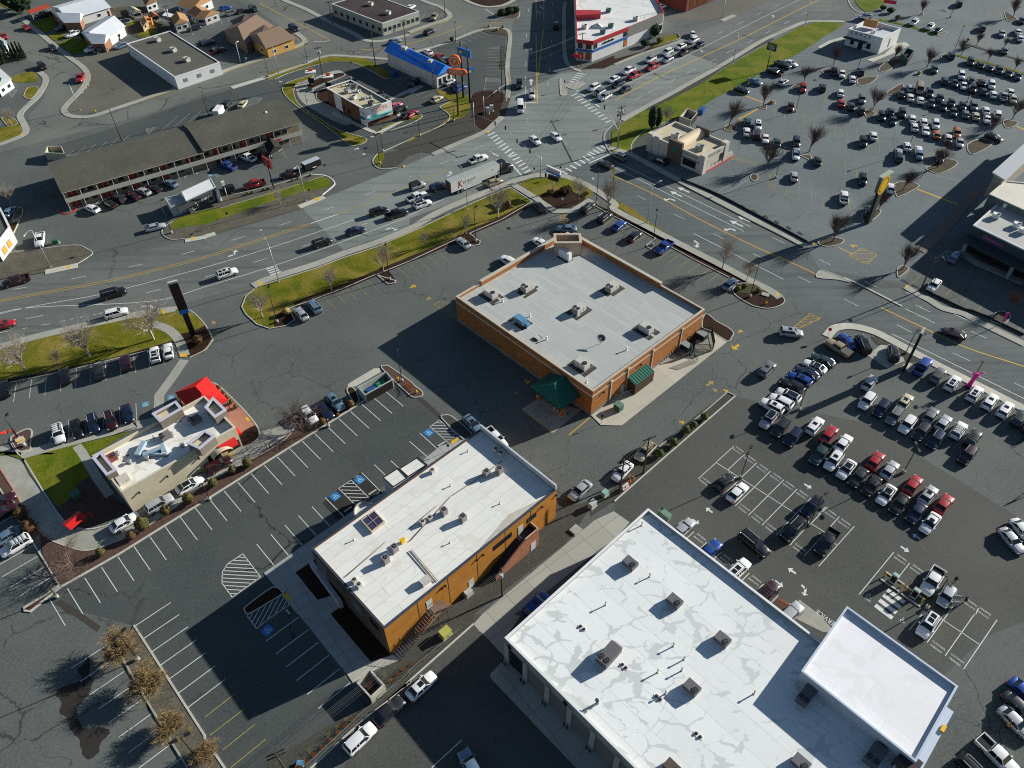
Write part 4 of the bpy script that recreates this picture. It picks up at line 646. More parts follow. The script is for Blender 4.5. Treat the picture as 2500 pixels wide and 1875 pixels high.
CAPW=M('pale stone coping',(.50,.46,.38),.8,.06,1)
ph,Pw=flat('brick_pharmacy','large flat-roofed orange brick store with pale stone band in the middle of the photo','store',Pw,h,BRICK,WROOF,CAPW,.75,.35,.2)
iL=min(range(4),key=lambda i:(Pw[i]-Vector(A(2,1,500,1540)[0][:2])).length);iF=min(range(4),key=lambda i:(Pw[i]-Vector(A(2,2,1980,905)[0][:2])).length)
SW=ws(Pw,iL)if(iL+1)%4==iF else ws(Pw,iF);iR=[i for i in range(4)if i not in(iL,iF)]
iR=min(iR,key=lambda i:(Pw[i]-Vector(A(3,2,975,20)[0][:2])).length);iB=[i for i in range(4)if i not in(iL,iF,iR)][0]
L_,F_,R_,B_=[Pw[i]for i in(iL,iF,iR,iB)];cP=cen(Pw)
SW=Wl(L_,F_,cP);SE=Wl(F_,R_,cP);NE=Wl(R_,B_,cP);NW=Wl(B_,L_,cP)
b=MB()
for w in(SW,SE,NE,NW):w.box(b,-.04,w.L+.04,5.25,5.6,-.02,.05)
b.build('stone_band',CAPW,ph)
b=MB()
for w in(SW,SE,NE,NW):w.box(b,-.03,w.L+.03,0,.75,-.02,.04)
b.build('plinth',masonry('grey block',(.22,.21,.2),WA,.5,.25),ph)
def raised(w,u0,u1,zt,nm='raised_parapet'):
	b=MB();w.box(b,u0,u1,5.6,zt-.2,-.5,.10);o=b.build(nm,BRICK,ph);b=MB();w.box(b,u0-.05,u1+.05,zt-.2,zt,-.58,.18);b.build('coping',CAPW,o)
uN=(Vector(A(2,1,745,1380)[0][:2])-B_).dot(NW.e);raised(NW,2.0,min(uN,NW.L-4),7.55)
uE=(Vector(W(K(3,1,490,1395),8.0)[0][:2])-R_).dot(NE.e);raised(NE,max(uE,5),NE.L-2,7.7)
q=at(K(2,1,1707,925)[0],9.5);tc=Vector((q.x,q.y));ta=0.0
P=[(tc.x+a*3.0,tc.y+b_*1.75)for a,b_ in((-1,-1),(1,-1),(1,1),(-1,1))]
b=MB();P2=ccw(P);b.prism(P2,0,9.6,False);b.prism(offset(P2,.4),8.3,9.6,False);tw=b.build('entrance_tower',M('tower stucco',(.44,.33,.24),.85,.08),ph)
b=MB();b.prism(offset(P2,.3),8.2,8.35,True,False,False);b.build('tower_roof',WROOF,tw);b=MB();b.ring(offset(P2,-.15),offset(P2,.45),9.6,9.85);b.build('tower_coping',M('beige coping',(.5,.42,.32),.8,.05),tw)
for u in(0.155,0.30,0.52,0.79):
	b=MB();SE.box(b,SE.L*u-.12,SE.L*u+.12,.3,6.0,.0,.16);SE.box(b,SE.L*u-.3,SE.L*u+.3,5.7,6.2,.0,.28);b.build('downpipe',CAPW,ph)
doors(ph,SE,[SE.L*.46],1.1,2.3,M('brown door',(.22,.16,.11),.6,.1),.1);doors(ph,SE,[SE.L*.265],1.0,2.2,M('pale door',(.5,.46,.4),.6,.1),.1)
for u in(.09,.41):
	b=MB();SE.box(b,SE.L*u-.15,SE.L*u+.15,4.4,4.7,0,.35);b.build('wall_lamp',BLACK,ph)
z=3.9;E1,S1,W1=[Vector(p[:2])for p in W(K(2,2,1860,930,1645,1112,1312,852),z)]
d=SW.n;u0=(W1-SW.a).dot(SW.e);u1=(E1-SW.a).dot(SW.e);u0,u1=min(u0,u1),max(u0,u1);D=max((S1-SW.a).dot(d),(W1-SW.a).dot(d));um=(u0+u1)/2
can=thing('drive_through_canopy','green ribbed metal hip roof canopy over the drive-through lane of the brick pharmacy','canopy',SW.pt(um,D/2,0))
b=MB();zr=6.0;rd=D*.55
pts=dict(a=SW.pt(u0,0.08,z),b=SW.pt(u0,D,z),c=SW.pt(u1,D,z),d=SW.pt(u1,0.08,z),r0=SW.pt(um,0.08,zr),r1=SW.pt(um,rd,zr))
b.face(pts['a'],pts['b'],pts['r1'],pts['r0']);b.face(pts['b'],pts['c'],pts['r1']);b.face(pts['c'],pts['d'],pts['r0'],pts['r1'])
n=int(D/.55)
for i in range(n):
	t=(i+.5)/n*D
	for uu in(u0,u1):
		if t<=rd:e=SW.pt(um,t,zr+.03)
		else:f=(t-rd)/(D-rd);e=SW.pt(um+(uu-um)*f,t,zr+(z-zr)*f+.03)
		b.tube(SW.pt(uu,t,z+.04),e,.05,.05,4)
m=int((u1-u0)/.55)
for i in range(m):
	uu=u0+(i+.5)/m*(u1-u0);f=abs(uu-um)/((u1-u0)/2);b.tube(SW.pt(uu,D,z+.04),SW.pt(uu,rd+(D-rd)*f,zr+(z-zr)*f+.03),.05,.05,4)
b.build('roof',GREENR,can);b=MB();b.tube(pts['b'],pts['r1'],.09,.09,5);b.tube(pts['c'],pts['r1'],.09,.09,5);b.tube(pts['r0'],pts['r1'],.1,.1,5);b.build('ridge_caps',M('green cap',(.02,.17,.12),.45,.05),can)
b=MB();SW.box(b,u0,u1,z-.55,z-.02,D-.15,D);SW.box(b,u0,u0+.15,z-.55,z-.02,.1,D-.15);SW.box(b,u1-.15,u1,z-.55,z-.02,.1,D-.15);b.build('fascia',M('dark green fascia',(.008,.05,.035),.6,.05),can)
for uu in(u0+1,u1-1):b=MB();SW.box(b,uu-.4,uu+.4,.12,z-.5,D*.62,D*.62+.8);b.build('column',BRICK,can)
for i,(x,y)in enumerate([(1560,1115),(1575,1095),(1596,1140),(1622,1150),(1650,1165),(1672,1170),(1370,985),(1400,965)]):
	o=at(K(2,2,x,y)[0],.12);b=MB();b.tube((o.x,o.y,.0),(o.x,o.y,1.15),.1,.1,8);b.tube((o.x,o.y,1.15),(o.x,o.y,1.2),.1,.04,8);tag(b.build('bollard',CAPW,None,(o.x,o.y,0)),ORD[i]+' pale bollard from the left tip of the drive-through island' if i<6 else('pale bollard at the far end of the drive-through island' if i==6 else 'pale bollard against the pillar below the green canopy'),'bollard','bollards by the drive-through canopy')
q=W(K(3,2,148,765,335,625,390,680,200,822),2.9);s0=min((Vector(p[:2])-F_).dot(SE.e)for p in q);s1=max((Vector(p[:2])-F_).dot(SE.e)for p in q)
sh=thing('cart_shelter','small shelter with a ribbed green lean-to roof against the brick side wall','shelter',SE.pt((s0+s1)/2,1.2,0))
b=MB();b.face(SE.pt(s0,.1,3.5),SE.pt(s0,2.3,2.8),SE.pt(s1,2.3,2.8),SE.pt(s1,.1,3.5))
for i in range(9):u=s0+(s1-s0)*(i+.5)/9;b.tube(SE.pt(u,.1,3.53),SE.pt(u,2.3,2.83),.05,.05,4)
b.build('roof',GREENR,sh);b=MB();SE.box(b,s0,s1,.1,2.75,2.15,2.25);SE.box(b,s0,s0+.1,.1,2.9,.1,2.15);SE.box(b,s1-.1,s1,.1,2.9,.1,2.15);b.build('wall',M('brown slats',(.06,.035,.02),.9,.3,3),sh)
zr=h-.75;UA=WA
for(c,r,x,y),lab,fn in[((2,1,880,1510),'beige rooftop unit with one fan near the left corner of the brick pharmacy',1),((2,1,1275,1440),'beige rooftop unit with twin fans behind the leftmost unit of the brick pharmacy',2),((3,1,-25,1440),'beige rooftop unit with twin fans nearest the avenue parapet of the brick pharmacy',2),((2,2,1830,15),'beige rooftop unit with twin fans in the middle of the grey pharmacy roof',2),((3,2,345,225),'beige rooftop unit with one fan toward the right corner of the brick pharmacy',1),((2,2,1865,610),'beige rooftop unit with one fan above the green drive-through canopy',1)]:
	hvac(K(c,r,x,y)[0],zr,2.7,1.7,1.5,WA+PI/2*(fn==2),HVG,lab,fn,2)
hvac(K(2,2,1195,135)[0],zr,2.5,1.5,1.2,WA,HVB,'pale blue rooftop unit near the canopy side edge of the brick pharmacy',0,2);hvac(K(2,2,1268,190)[0],zr,1.0,.9,1.0,WA,HVB,'small pale blue cabinet beside the pale blue rooftop unit',0)
hvac(K(2,1,1680,1090)[0],zr,3.2,1.0,2.1,WA,WHITE,'tall narrow white rooftop cabinet next to the pharmacy entrance tower',0,1)
hvac(K(2,2,1380,330)[0],zr,1.2,.9,.4,WA,HVG,'low beige roof hatch surrounded by dark walkway pads',0,1)
o=at(K(2,2,2060,395)[0],zr);t=thing('satellite_dish','grey satellite dish on a short mast on dark roof pads of the pharmacy','dish',o);b=MB();b.tube(o,o+Vector((0,0,1.3)),.06,.06,6);b.build('mast',STEEL,t)
b=MB();rows=[];
for k in range(5):
	rr=.12+.2*k;rows.append([o+Vector((rr*math.cos(a*PI/8),rr*.85*math.sin(a*PI/8)-rr*rr*.1,1.4+rr*.35*math.sin(a*PI/8)+rr*rr*.25))for a in range(16)])
b.smooth=True;b.grid(rows,True);b.build('reflector',HVD,t)
for(c,r,x,y),l in[((2,2,1480,350),'white vent pipe beside the roof hatch of the brick pharmacy'),((3,2,130,465),'squat white roof vent near the service side of the brick pharmacy'),((2,2,1300,100),'white vent by the pale blue rooftop unit'),((2,1,1005,1600),'thin white pipe close to the left corner of the brick pharmacy'),((2,2,1910,815),'white pipe above the front corner of the brick pharmacy')]:vent(K(c,r,x,y)[0],zr,l,.14,.8,WHITE)
h=8.1;A=lambda c,r,x,y:W(K(c,r,x,y),h)[0]
Po=rect3(A(1,3,1150,945),A(1,4,1935,155),A(2,3,1590,305));cO=cen(Po);OA=math.atan2((Vector(Po[2])-Vector(Po[1])).y,(Vector(Po[2])-Vector(Po[1])).x)
OR=masonry('ochre lap siding',(.42,.178,.03),OA,6,.32,.72,.07);DKB=M('dark brown wall',(.10,.065,.05),.85,.15)
ROOFO=roofmat('white membrane',(.74,.745,.70),OA,1.9,14,.3,(.58,.54,.45),.62,.035,sscale=.4)
L_,B2,R2,T2=[Vector(p)for p in Po]
ob,Pq=flat('ochre_office','two-storey office with ochre lap siding and a white membrane roof between two car parks','office',Po,h,OR,ROOFO,M('dark metal edge',(.05,.06,.085),.5,.1),.28,.3,.12)
oS=Wl(B2,R2,cO);oW=Wl(L_,B2,cO);oN=Wl(T2,L_,cO);oE=Wl(R2,T2,cO)
b=MB();oW.box(b,.02,oW.L-.02,0,7.7,-.02,.05);b.build('gable_cladding',DKB,ob)
for a_ in((.05,.18,0,7.0),(.55,.68,3.2,6.4)):b=MB();oW.box(b,oW.L*a_[0],oW.L*a_[1],a_[2],a_[3],.05,.12);b.build('accent_panel',M('purple grey panel',(.13,.12,.14),.8,.1),ob)
b=MB();oN.box(b,.02,oN.L-.02,0,7.7,-.02,.05);b.build('street_cladding',M('grey cladding',(.24,.23,.22),.8,.1),ob)
windows(ob,oW,[oW.L*.4,oW.L*.85],2.2,4.8,6.3,DSTEEL)
windows(ob,oN,[oN.L*f for f in(.12,.3,.55,.75,.9)],2.4,4.6,6.4,DSTEEL);
su=lambda c,r,x,y,z:(at(K(c,r,x,y)[0],z)-Vector((B2.x,B2.y,z))).dot(Vector((oS.e.x,oS.e.y,0)))
for x0,y0,x1,y1 in((905,940,1092,790),(1270,645,1360,575)):
	ua,ub=su(2,3,x0,y0,5.8),su(2,3,x1,y1,5.8);windows(ob,oS,[(ua+ub)/2],ub-ua,5.3,6.3,DSTEEL)
for x,y,zb in((680,1340,0.1),(235,1570,3.9-.0)):doors(ob,oS,[su(2,3,x,y,zb+1)],1.1,2.2,M('pale grey door',(.48,.5,.48),.6,.1),zb)
doors(ob,oS,[su(2,3,1195,740,5.0)],1.1,2.2,M('pale grey door',(.5,.5,.5)),3.9)
b=MB()
for u in(.17,.335,.5,.67,.83):oS.box(b,oS.L*u-.03,oS.L*u+.03,.3,7.9,.0,.03)
b.build('control_joints',DKB,ob)
for x,y in((715,1065),(1415,490),(345,1375),(770,1000),(455,1425),(1560,355)):
	u=su(2,3,x,y,6.6);b=MB();oS.box(b,u-.16,u+.16,6.5,6.8,0,.3);b.build('wall_lamp',BLACK,ob)
b=MB();oE.box(b,.0,oE.L,h-.2,h+1.1,-.3,.02);b.build('end_parapet',M('pale parapet',(.5,.52,.54)),ob)
q=W(K(2,3,730,985,880,800,1080,575,1440,400,1565,318,1295,533,995,775),h-.25);b=MB();b.prism(q,h-.27,h-.25,True);b.build('roof_cricket',M('dirty cricket',(.50,.47,.40),.8,.15,1),ob)
u0,u1=su(2,3,915,1280,0.),su(2,3,1300,830,0)
st=thing('outside_stair','brick-flanked outside stair rising to the upper door of the ochre office','stair',oS.pt((u0+u1)/2,1,0))
ul=u1-3.0
b=MB();b.face(oS.pt(u0,1.9,0),oS.pt(u1,1.9,0),oS.pt(u1,1.9,4.9),oS.pt(ul,1.9,4.9),oS.pt(u0,1.9,1.0));b.face(oS.pt(u0,1.7,0),oS.pt(u0,1.7,1.0),oS.pt(ul,1.7,4.9),oS.pt(u1,1.7,4.9),oS.pt(u1,1.7,0));b.face(oS.pt(u1,.05,0),oS.pt(u1,.05,4.9),oS.pt(u1,1.9,4.9),oS.pt(u1,1.9,0))
b.face(oS.pt(u1-.2,.05,0),oS.pt(u1-.2,1.9,0),oS.pt(u1-.2,1.9,4.9),oS.pt(u1-.2,.05,4.9));b.build('flank_wall',masonry('red brick',(.36,.15,.085),OA,.4,.13,.75),st)
b=MB();b.face(oS.pt(u0,1.9,1.0),oS.pt(ul,1.9,4.9),oS.pt(ul,1.7,4.9),oS.pt(u0,1.7,1.0));b.face(oS.pt(ul,1.9,4.9),oS.pt(u1,1.9,4.9),oS.pt(u1,1.7,4.9),oS.pt(ul,1.7,4.9));b.face(oS.pt(u1-.2,1.7,4.9),oS.pt(u1,1.7,4.9),oS.pt(u1,.05,4.9),oS.pt(u1-.2,.05,4.9));b.build('coping',M('pink coping',(.5,.38,.33)),st)
b=MB();n=20
for i in range(n):
	f=i/n;oS.box(b,u0+(ul-u0)*f,u0+(ul-u0)*(i+1)/n,f*3.9-.1,f*3.9+.12,.1,1.68)
oS.box(b,ul,u1-.2,3.75,3.9,.1,1.68);b.build('treads',M('dark treads',(.035,.035,.045),.7,.1),st)
doors(st,Wl(oS.pt(u0,1.9,0),oS.pt(u1,1.9,0),oS.pt(u0,-5,0)),[(u1-u0)-1.3],1.1,2.1,M('white door',(.55,.55,.55)),.1)
u2=su(2,3,230,1640,3.9);p1=at(K(1,4,2090,490)[0],.1);ue=(Vector(p1[:2])-B2).dot(oS.e)
st2=thing('steel_stair','open steel stair with dark treads beside the near corner of the ochre office','stair',oS.pt((ue+u2)/2,1,0));b=MB();n=18
for i in range(n):f=(i+.5)/n;oS.box(b,ue+(u2-ue)*i/n,ue+(u2-ue)*(i+.85)/n,f*3.8,f*3.8+.06,.15,1.7)
b.build('treads',M('slate treads',(.10,.12,.16),.6,.1),st2);b=MB();oS.box(b,u2,u2+2.6,3.72,3.86,.1,1.8);b.build('landing',M('timber deck',(.18,.13,.10),.9,.2),st2)
b=MB();
for d in(.12,1.75):b.path([oS.pt(ue,d,1.0),oS.pt(u2,d,4.8),oS.pt(u2+2.6,d,4.8)],.035);b.path([oS.pt(ue,d,0),oS.pt(u2,d,3.75)],.07)
b.path([oS.pt(u2+2.6,.1,4.8),oS.pt(u2+2.6,1.75,4.8)],.035)
for i in range(8):f=i/7;b.path([oS.pt(ue+(u2-ue)*f,1.75,f*3.8),oS.pt(ue+(u2-ue)*f,1.75,1+f*3.8)],.03)
b.build('railing',M('rust brown steel',(.22,.09,.02),.7,.15),st2)
for d in(.6,2.4):b=MB();b.tube(oS.pt(u2+d,1.7,0),oS.pt(u2+d,1.7,3.75),.09,.09,6);b.build('post',M('rust brown steel',(.2,.08,.02)),st2)
q=W(K(1,3,1925,180,2035,280,2190,180,2090,75),6.4);flat('entrance_porch','lower boxy white porch attached behind the street entrance of the ochre office','porch',W(K(1,3,2100,85,2195,170,2400,40,2300,-40),5.6),5.6,M('porch white',(.55,.56,.57),.8,.06),ROOFO,DSTEEL,.1,.12,.08);en,_=flat('entrance_porch','boxy white entrance porch on the street side of the ochre office','porch',q,6.4,M('porch white',(.55,.56,.57),.8,.06),ROOFO,DSTEEL,.1,.12,.08)
q0=at(K(1,3,1690,510)[0],4.0);b=MB();n=24;rp=W(K(1,3,1600,620,1835,455,1635,500),4.0);rr=(rp[0]-rp[1]).length/2;dep=(Vector(rp[2][:2])-oN.a).dot(oN.n)
dn=oN.n;uo=(Vector(q0[:2])-oN.a).dot(oN.e);half=[oN.pt(uo+rr*math.cos(a*PI/n),.12+dep*math.sin(a*PI/n)**.8,0)for a in range(n+1)]
rc=thing('round_canopy','half-round white canopy over the street entrance of the ochre office','canopy',oN.pt(uo,1.8,0));b.prism([p[:2]for p in half],3.7,4.1,True,True);b.build('canopy_slab',ROOFO,rc)
b=MB();b.ring([p[:2]for p in half],offset([p[:2]for p in half],.22),4.1,4.4);b.build('rim',M('rusty white rim',(.5,.45,.36),.8,.2,2),rc)
for u in(-2.6,2.6):b=MB();b.tube(oN.pt(uo+u,2.6,.1),oN.pt(uo+u,2.6,3.7),.2,.2,10);b.build('column',WHITE,rc)
pa,pb=W(K(1,3,1150,1110,1420,1480),1.2);t=Wl(pa,pb,cO);b=MB();t.box(b,0,t.L+1.5,.1,2.4,-.3,.3);tag(b.build('screen_wall',M('pale screen wall',(.40,.41,.42),.8,.08),None,(pa.x,pa.y,0)),'low pale screen wall along the planting bed before the ochre office','wall')
zo=h-.28
for(c,r,x,y),l in[((2,3,830,125),'taupe condenser beside the far parapet of the long white roof, left of a pair'),((2,3,970,95),'taupe condenser right of the pair at the far end of the white ochre-office roof'),((2,3,370,540),'taupe condenser in the middle of the white ochre-office roof'),((2,3,575,610),'tall taupe condenser nearest the ochre siding edge'),((1,3,2045,940),'taupe condenser behind the yellow box on the ochre-office roof'),((1,3,1950,1060),'taupe condenser with rust stain near the left half of the ochre-office roof')]:condenser(K(c,r,x,y)[0],zo,l,1.0,1.3,ang=OA)
for(c,r,x,y),l in[((2,3,245,105),'small round condenser beside the porch end of the white roof'),((2,2,930,1535),'small round condenser at the far parapet, left one of two'),((2,2,985,1580),'small round condenser at the far parapet, right one of two'),((2,3,140,660),'small grey condenser left of the middle pipe run'),((2,3,220,615),'small grey condenser right of the middle pipe run'),((1,3,1615,1290),'small condenser at the dark gable end, left of two'),((1,3,1665,1340),'small condenser at the dark gable end, right of two')]:condenser(K(c,r,x,y)[0],zo,l,.75,.75,HVG,ang=OA)
q=W(K(1,3,1685,640,1830,530,1945,655,1800,770),zo+.5);t=thing('skylight','large four-pane skylight with a pale frame on the ochre office roof','skylight',cen(q));b=MB();b.ring(q and[p[:2]for p in ccw(q)],offset(ccw(q),.18),zo,zo+.55);b.build('frame',M('skylight frame',(.5,.42,.3)),t);b=MB();b.prism(offset(ccw(q),.15),zo+.3,zo+.5);b.build('glazing',M('violet glass',(.05,.045,.09),.15,.3,.6),t)
b=MB();C=ccw(q)
for i in(0,1):m1=(C[i]+C[(i+1)%4])/2;m2=(C[(i+2)%4]+C[(i+3)%4])/2;b.tube((m1.x,m1.y,zo+.53),(m2.x,m2.y,zo+.53),.06,.06,4)
b.build('glazing_bars',M('bar grey',(.3,.28,.27)),t)
for c,r,v in[(2,3,(0,870,450,380,800,150,1000,0)),(2,3,(0,730,300,480)),(2,3,(-10,975,280,1310)),(2,3,(20,960,305,1300)),(1,3,(1520,1250,1960,870)),(2,2,(0,0))][:5]:
	p=W(K(c,r,*v),zo+.12);b=MB();b.path([Vector((q.x,q.y,zo+.12))for q in p],.06);tag(b.build('roof_pipe',M('pipe tan',(.2,.17,.13)),None,(p[0].x,p[0].y,zo)),{(0,870):'long tan gas pipe running along the ochre-office roof',(0,730):'short tan pipe by the middle condensers',(-10,975):'left of two pipes dropping to the ochre siding edge',(20,960):'right of two pipes dropping to the ochre siding edge',(1520,1250):'thin pipe linking the gable condensers to the middle ones'}[v[:2]],'pipe','pipes on the ochre office roof')
o=at(K(1,3,2140,880)[0],zo);b=MB();b.box(o.x,o.y,zo,zo+.8,.7,.5,OA);b.box(o.x,o.y,zo+.8,zo+.86,.8,.6,OA);tag(b.build('roof_box',YEL,None,(o.x,o.y,zo)),'small yellow box on the ochre office roof','box')
o=at(K(2,3,160,1310)[0],zo);hvac(K(2,3,165,1300)[0],zo,1.5,1.1,.9,OA,HVG,'grey flat box at the ochre siding edge of the white roof',0)
for(c,r,x,y),l in[((2,2,630,1560),'hooded pipe near the far end of the ochre-office roof'),((2,3,440,275),'short pipe in the middle of the ochre-office roof'),((2,3,975,465),'low vent near the right part of the ochre-office roof'),((1,3,1610,860),'low vent left of the skylight'),((2,3,435,890),'low vent toward the ochre siding edge')]:vent(K(c,r,x,y)[0],zo,l,.09,.45)
h=6.8;A=lambda c,r,x,y,z=h:Vector(W(K(c,r,x,y),z)[0][:2])
dL,dT=A(2,4,1030,250),A(3,3,365,515);dd=(A(3,3,1830,1640)-dT).normalized();hA=9.0
aT=Vector(at(O(1830,1310)[0],hA)[:2]);aR=Vector(at(O(2069,1482)[0],hA)[:2]);aL=Vector(at(K(3,4,2022,610)[0],hA)[:2]);aB=aL+aR-aT
Ln=(aR-dT).dot(dd)-.6;Pd=[dL,dT,dT+dd*Ln,dL+dd*Ln];cD=cen(Pd);DA=math.atan2(dd.y,dd.x)
ROOFD=roofmat('white roof sheet',(.76,.79,.78),DA,3.6,60,1,(.56,.60,.59),.66,.035,sscale=.36)
TRIM=M('blue grey trim',(.46,.55,.66),.6,.05);GRW=M('grey block wall',(.34,.33,.30),.85,.1,1)
db,Pd=flat('car_dealership','car dealership workshop with a big stained white roof filling the lower right','dealership',Pd,h,GRW,ROOFD,M('white coping',(.74,.76,.78),.6,.03),.62,.3,.15)
dW=Wl(dL,dL+dd*Ln,cD);dN=Wl(dT,dT+dd*Ln,cD)
sd=lambda x,y:(Vector(at(K(2,4,x,y)[0],1.5)[:2])-dL).dot(dd)
us=[sd(x,y)for x,y in((1050,440),(1272,640),(1505,880),(1740,1120),(1985,1370))];stp=(us[-1]-us[1])/3
us=us+[us[-1]+stp*k for k in range(1,5)if us[-1]+stp*k<Ln-.5];us[0]=.45
for i,(a,c)in enumerate(zip(us,us[1:])):
	b=MB();dW.box(b,a+.45,c-.45,.05,4.6,-.05,.02);dr=b.build('workshop_door',BLACK if i==0 else M('taupe shutter',(.20,.175,.16),.8,.1),db)  # first bay is an open doorway, its dark inside painted as a black panel
	if i:
		b=MB()
		for k in range(5):dW.box(b,a+.5,c-.5,.6+k*.8,.66+k*.8,.0,.035)
		b.build('shutter_ribs',M('shutter rib',(.15,.13,.12)),dr)
for u in us:b=MB();dW.box(b,u-.42,u+.42,0,5.6,-.02,.28);b.build('pier',M('pale pier',(.42,.40,.37),.85,.08),db)
for i,u in enumerate(us):
	for s in(-.3,.3):
		p=dW.pt(u+s,.75,0);b=MB();b.tube(p,p+Vector((0,0,1.0)),.11,.11,8);b.tube(p+Vector((0,0,1.0)),p+Vector((0,0,1.06)),.11,.05,8)
		tag(b.build('bollard',DSTEEL,None,p),'dark bollard before the '+ORD[i]+' pier of the dealership shutters, '+('nearer' if s>0 else 'farther')+' of its pair','bollard','bollards at the dealership shutters')
for u in(sd(1155,420),sd(1745,1010)):b=MB();dW.box(b,u-.3,u+.3,5.2,5.8,0,.25);b.build('wall_lamp',BLACK,db)
an,Pa=flat('showroom_annex','taller white-roofed showroom block set on the corner of the dealership','showroom',[aT,aR,aB,aL],hA,M('annex wall',(.42,.46,.52),.8,.06),roofmat('clean white sheet',(.80,.81,.83),DA,4.2,7,.3,(.62,.66,.65),.86,.03,sscale=.2),TRIM,.5,.22,.12)
b=MB();w=Wl(aR,aB,cen([aT,aR,aB,aL]));w.box(b,.5,w.L-.5,3.8,4.1,0,1.6);b.build('awning_slab',TRIM,an);b=MB();w.box(b,w.L*.25,w.L*.33,3.9,4.4,1.2,1.7);b.build('sign_box',YEL,an)
w=Wl(aT,aR,cen([aT,aR,aB,aL]));windows(an,w,[w.L*f for f in(.2,.4,.6,.8)],3.4,.5,3.4,DSTEEL)
w=Wl(aT,aR,cen([aT,aR,aB,aL]));
p=at(K(4,4,960,1600)[0],7.6);b=MB();b.box(p.x,p.y,5.2,8.3,2.6,2.0,DA);tag(b.build('corner_tower',M('brown panel',(.05,.035,.04)),None,(p.x,p.y,5.2)),'dark brown sign block at the lower corner of the showroom annex','block')
zd=h-.62
for(c,r,x,y),l in[((3,3,170,1110),'grey one-fan rooftop unit nearest the top-left corner of the dealership roof'),((3,3,650,1520),'second grey one-fan rooftop unit along the customer parking side of the dealership roof'),((3,4,1165,275),'grey one-fan rooftop unit left of the showroom annex'),((3,4,835,795),'grey one-fan rooftop unit in the middle of the stained dealership roof'),((3,4,2010,1610),'grey one-fan rooftop unit at the bottom edge of the photo')]:hvac(K(c,r,x,y)[0],zd,2.1,1.5,1.15,DA,HVD,l,1)
hvac(K(2,4,2150,440)[0],zd,3.6,1.9,1.5,DA+PI/2+.05,HVD,'long grey twin-fan rooftop unit above the dealership shutters',2,hood=True);hvac(K(3,4,2070,880)[0],zd,3.0,1.6,1.4,DA+PI/2,HVD,'grey twin-fan rooftop unit tucked beside the annex wall',2,hood=True);hvac(K(4,4,600,1530)[0],zd,3.0,1.8,1.4,DA+PI/2,HVD,'grey twin-fan rooftop unit near the lower corner of the showroom annex',2,hood=True)
hvac(K(3,4,620,1660)[0],zd,2.0,1.4,1.2,DA,M('brown cabinet',(.10,.07,.06)),'brown rooftop cabinet cut by the bottom edge',1)
for i,(c,r,x,y,l)in enumerate([(2,4,1865,145,'twin roof drain nearest the dealership shutters'),(3,4,105,560,'twin roof drain below the long twin-fan unit'),(3,4,475,900,'twin roof drain beside a thin vent on the dealership roof'),(3,4,905,1305,'twin roof drain lowest on the stained dealership roof'),(4,4,1015,1425,'twin roof drain in the corner of the showroom annex')]):
	z=zd if c<4 else hA-1.0;o=at(K(c,r,x,y)[0],z);t=thing('roof_drain',l,'drain',(o.x,o.y,z),0,'roof drains of the dealership');b=MB();q=[(o.x+.75*math.cos(a*PI/8)*1,o.y+.4*math.sin(a*PI/8))for a in range(16)];q=[(o.x+(p[0]-o.x)*math.cos(DA)-(p[1]-o.y)*math.sin(DA),o.y+(p[0]-o.x)*math.sin(DA)+(p[1]-o.y)*math.cos(DA))for p in q];b.prism(q,z,z+.05);b.build('sump_pad',WHITE,t)
	for s in(-.32,.32):b=MB();b.tube((o.x+s*math.cos(DA),o.y+s*math.sin(DA),z+.05),(o.x+s*math.cos(DA),o.y+s*math.sin(DA),z+.25),.24,.16,10);b.build('strainer',M('rust iron',(.05,.02,.015)),t)
for(x,y),c,r,l in[((2115,1560),2,4-1,'white vent with a ball cap beside the rusty split in the dealership roof'),((380,1255),3,3,'thin vent between the two upper rooftop units of the dealership'),((635,345),3,4,'thin vent left of the annex side unit, highest of its row'),((750,490),3,4,'thin vent in the row on the dealership roof, second down'),((725,610),3,4,'thin vent in the row on the dealership roof, third down'),((465,630),3,4,'thin vent left of the row on the dealership roof'),((1505,860),3,4,'thin dark vent between the middle unit and the annex unit'),((550,860),3,4,'short dark vent beside the middle roof drain'),((295,700),3,3,'thin white mast near the top-left corner of the dealership roof')]:vent(K(c,r,x,y)[0],zd,l,.1,.9)
o=at(K(2,4,2030,960)[0],zd);b=MB();b.tube((o.x,o.y,zd),(o.x,o.y,zd+1.1),.2,.2,8);b.tube((o.x,o.y,zd+1.1),(o.x-.2,o.y-.2,zd+1.5),.2,.3,8);b.path([(o.x,o.y,zd+.6),(o.x-1.2,o.y-1.0,zd+.25),(o.x-2.0,o.y-1.2,zd+.2)],.1);tag(b.build('roof_ventilator',STEEL,None,(o.x,o.y,zd)),'steel cowl ventilator with a pipe over the dealership shutters','vent')
o=KW(3,3,485,570,590,650);t=Wl(o[0],o[1],cD);b=MB();t.box(b,0,t.L,0,1.3,-.5,.5);t.box(b,-.05,t.L+.05,1.3,1.4,-.55,.55);tag(b.build('utility_box',M('pale green box',(.15,.25,.19)),None,(o[0].x,o[0].y,0)),'long pale green utility box behind the dealership corner','utility box')
S,Wc,E_=K(0,3,1310,335)[0],K(0,2,1000,1600)[0],K(1,2,330,1295)[0];h=hgt(K(0,3,1470,540)[0],S);h=max(4.8,min(h,6.2));
pS,pW,pE=[Vector(at(q,h)[:2])for q in(S,Wc,E_)];Pr=[pS,pE,pE+pW-pS,pW];cR=cen(Pr);RA=math.atan2((pE-pS).y,(pE-pS).x)
ROOFR=roofmat('cream membrane',(.80,.79,.73),RA,2.4,30,.5,(.55,.5,.4),.8,.02,sscale=.2)
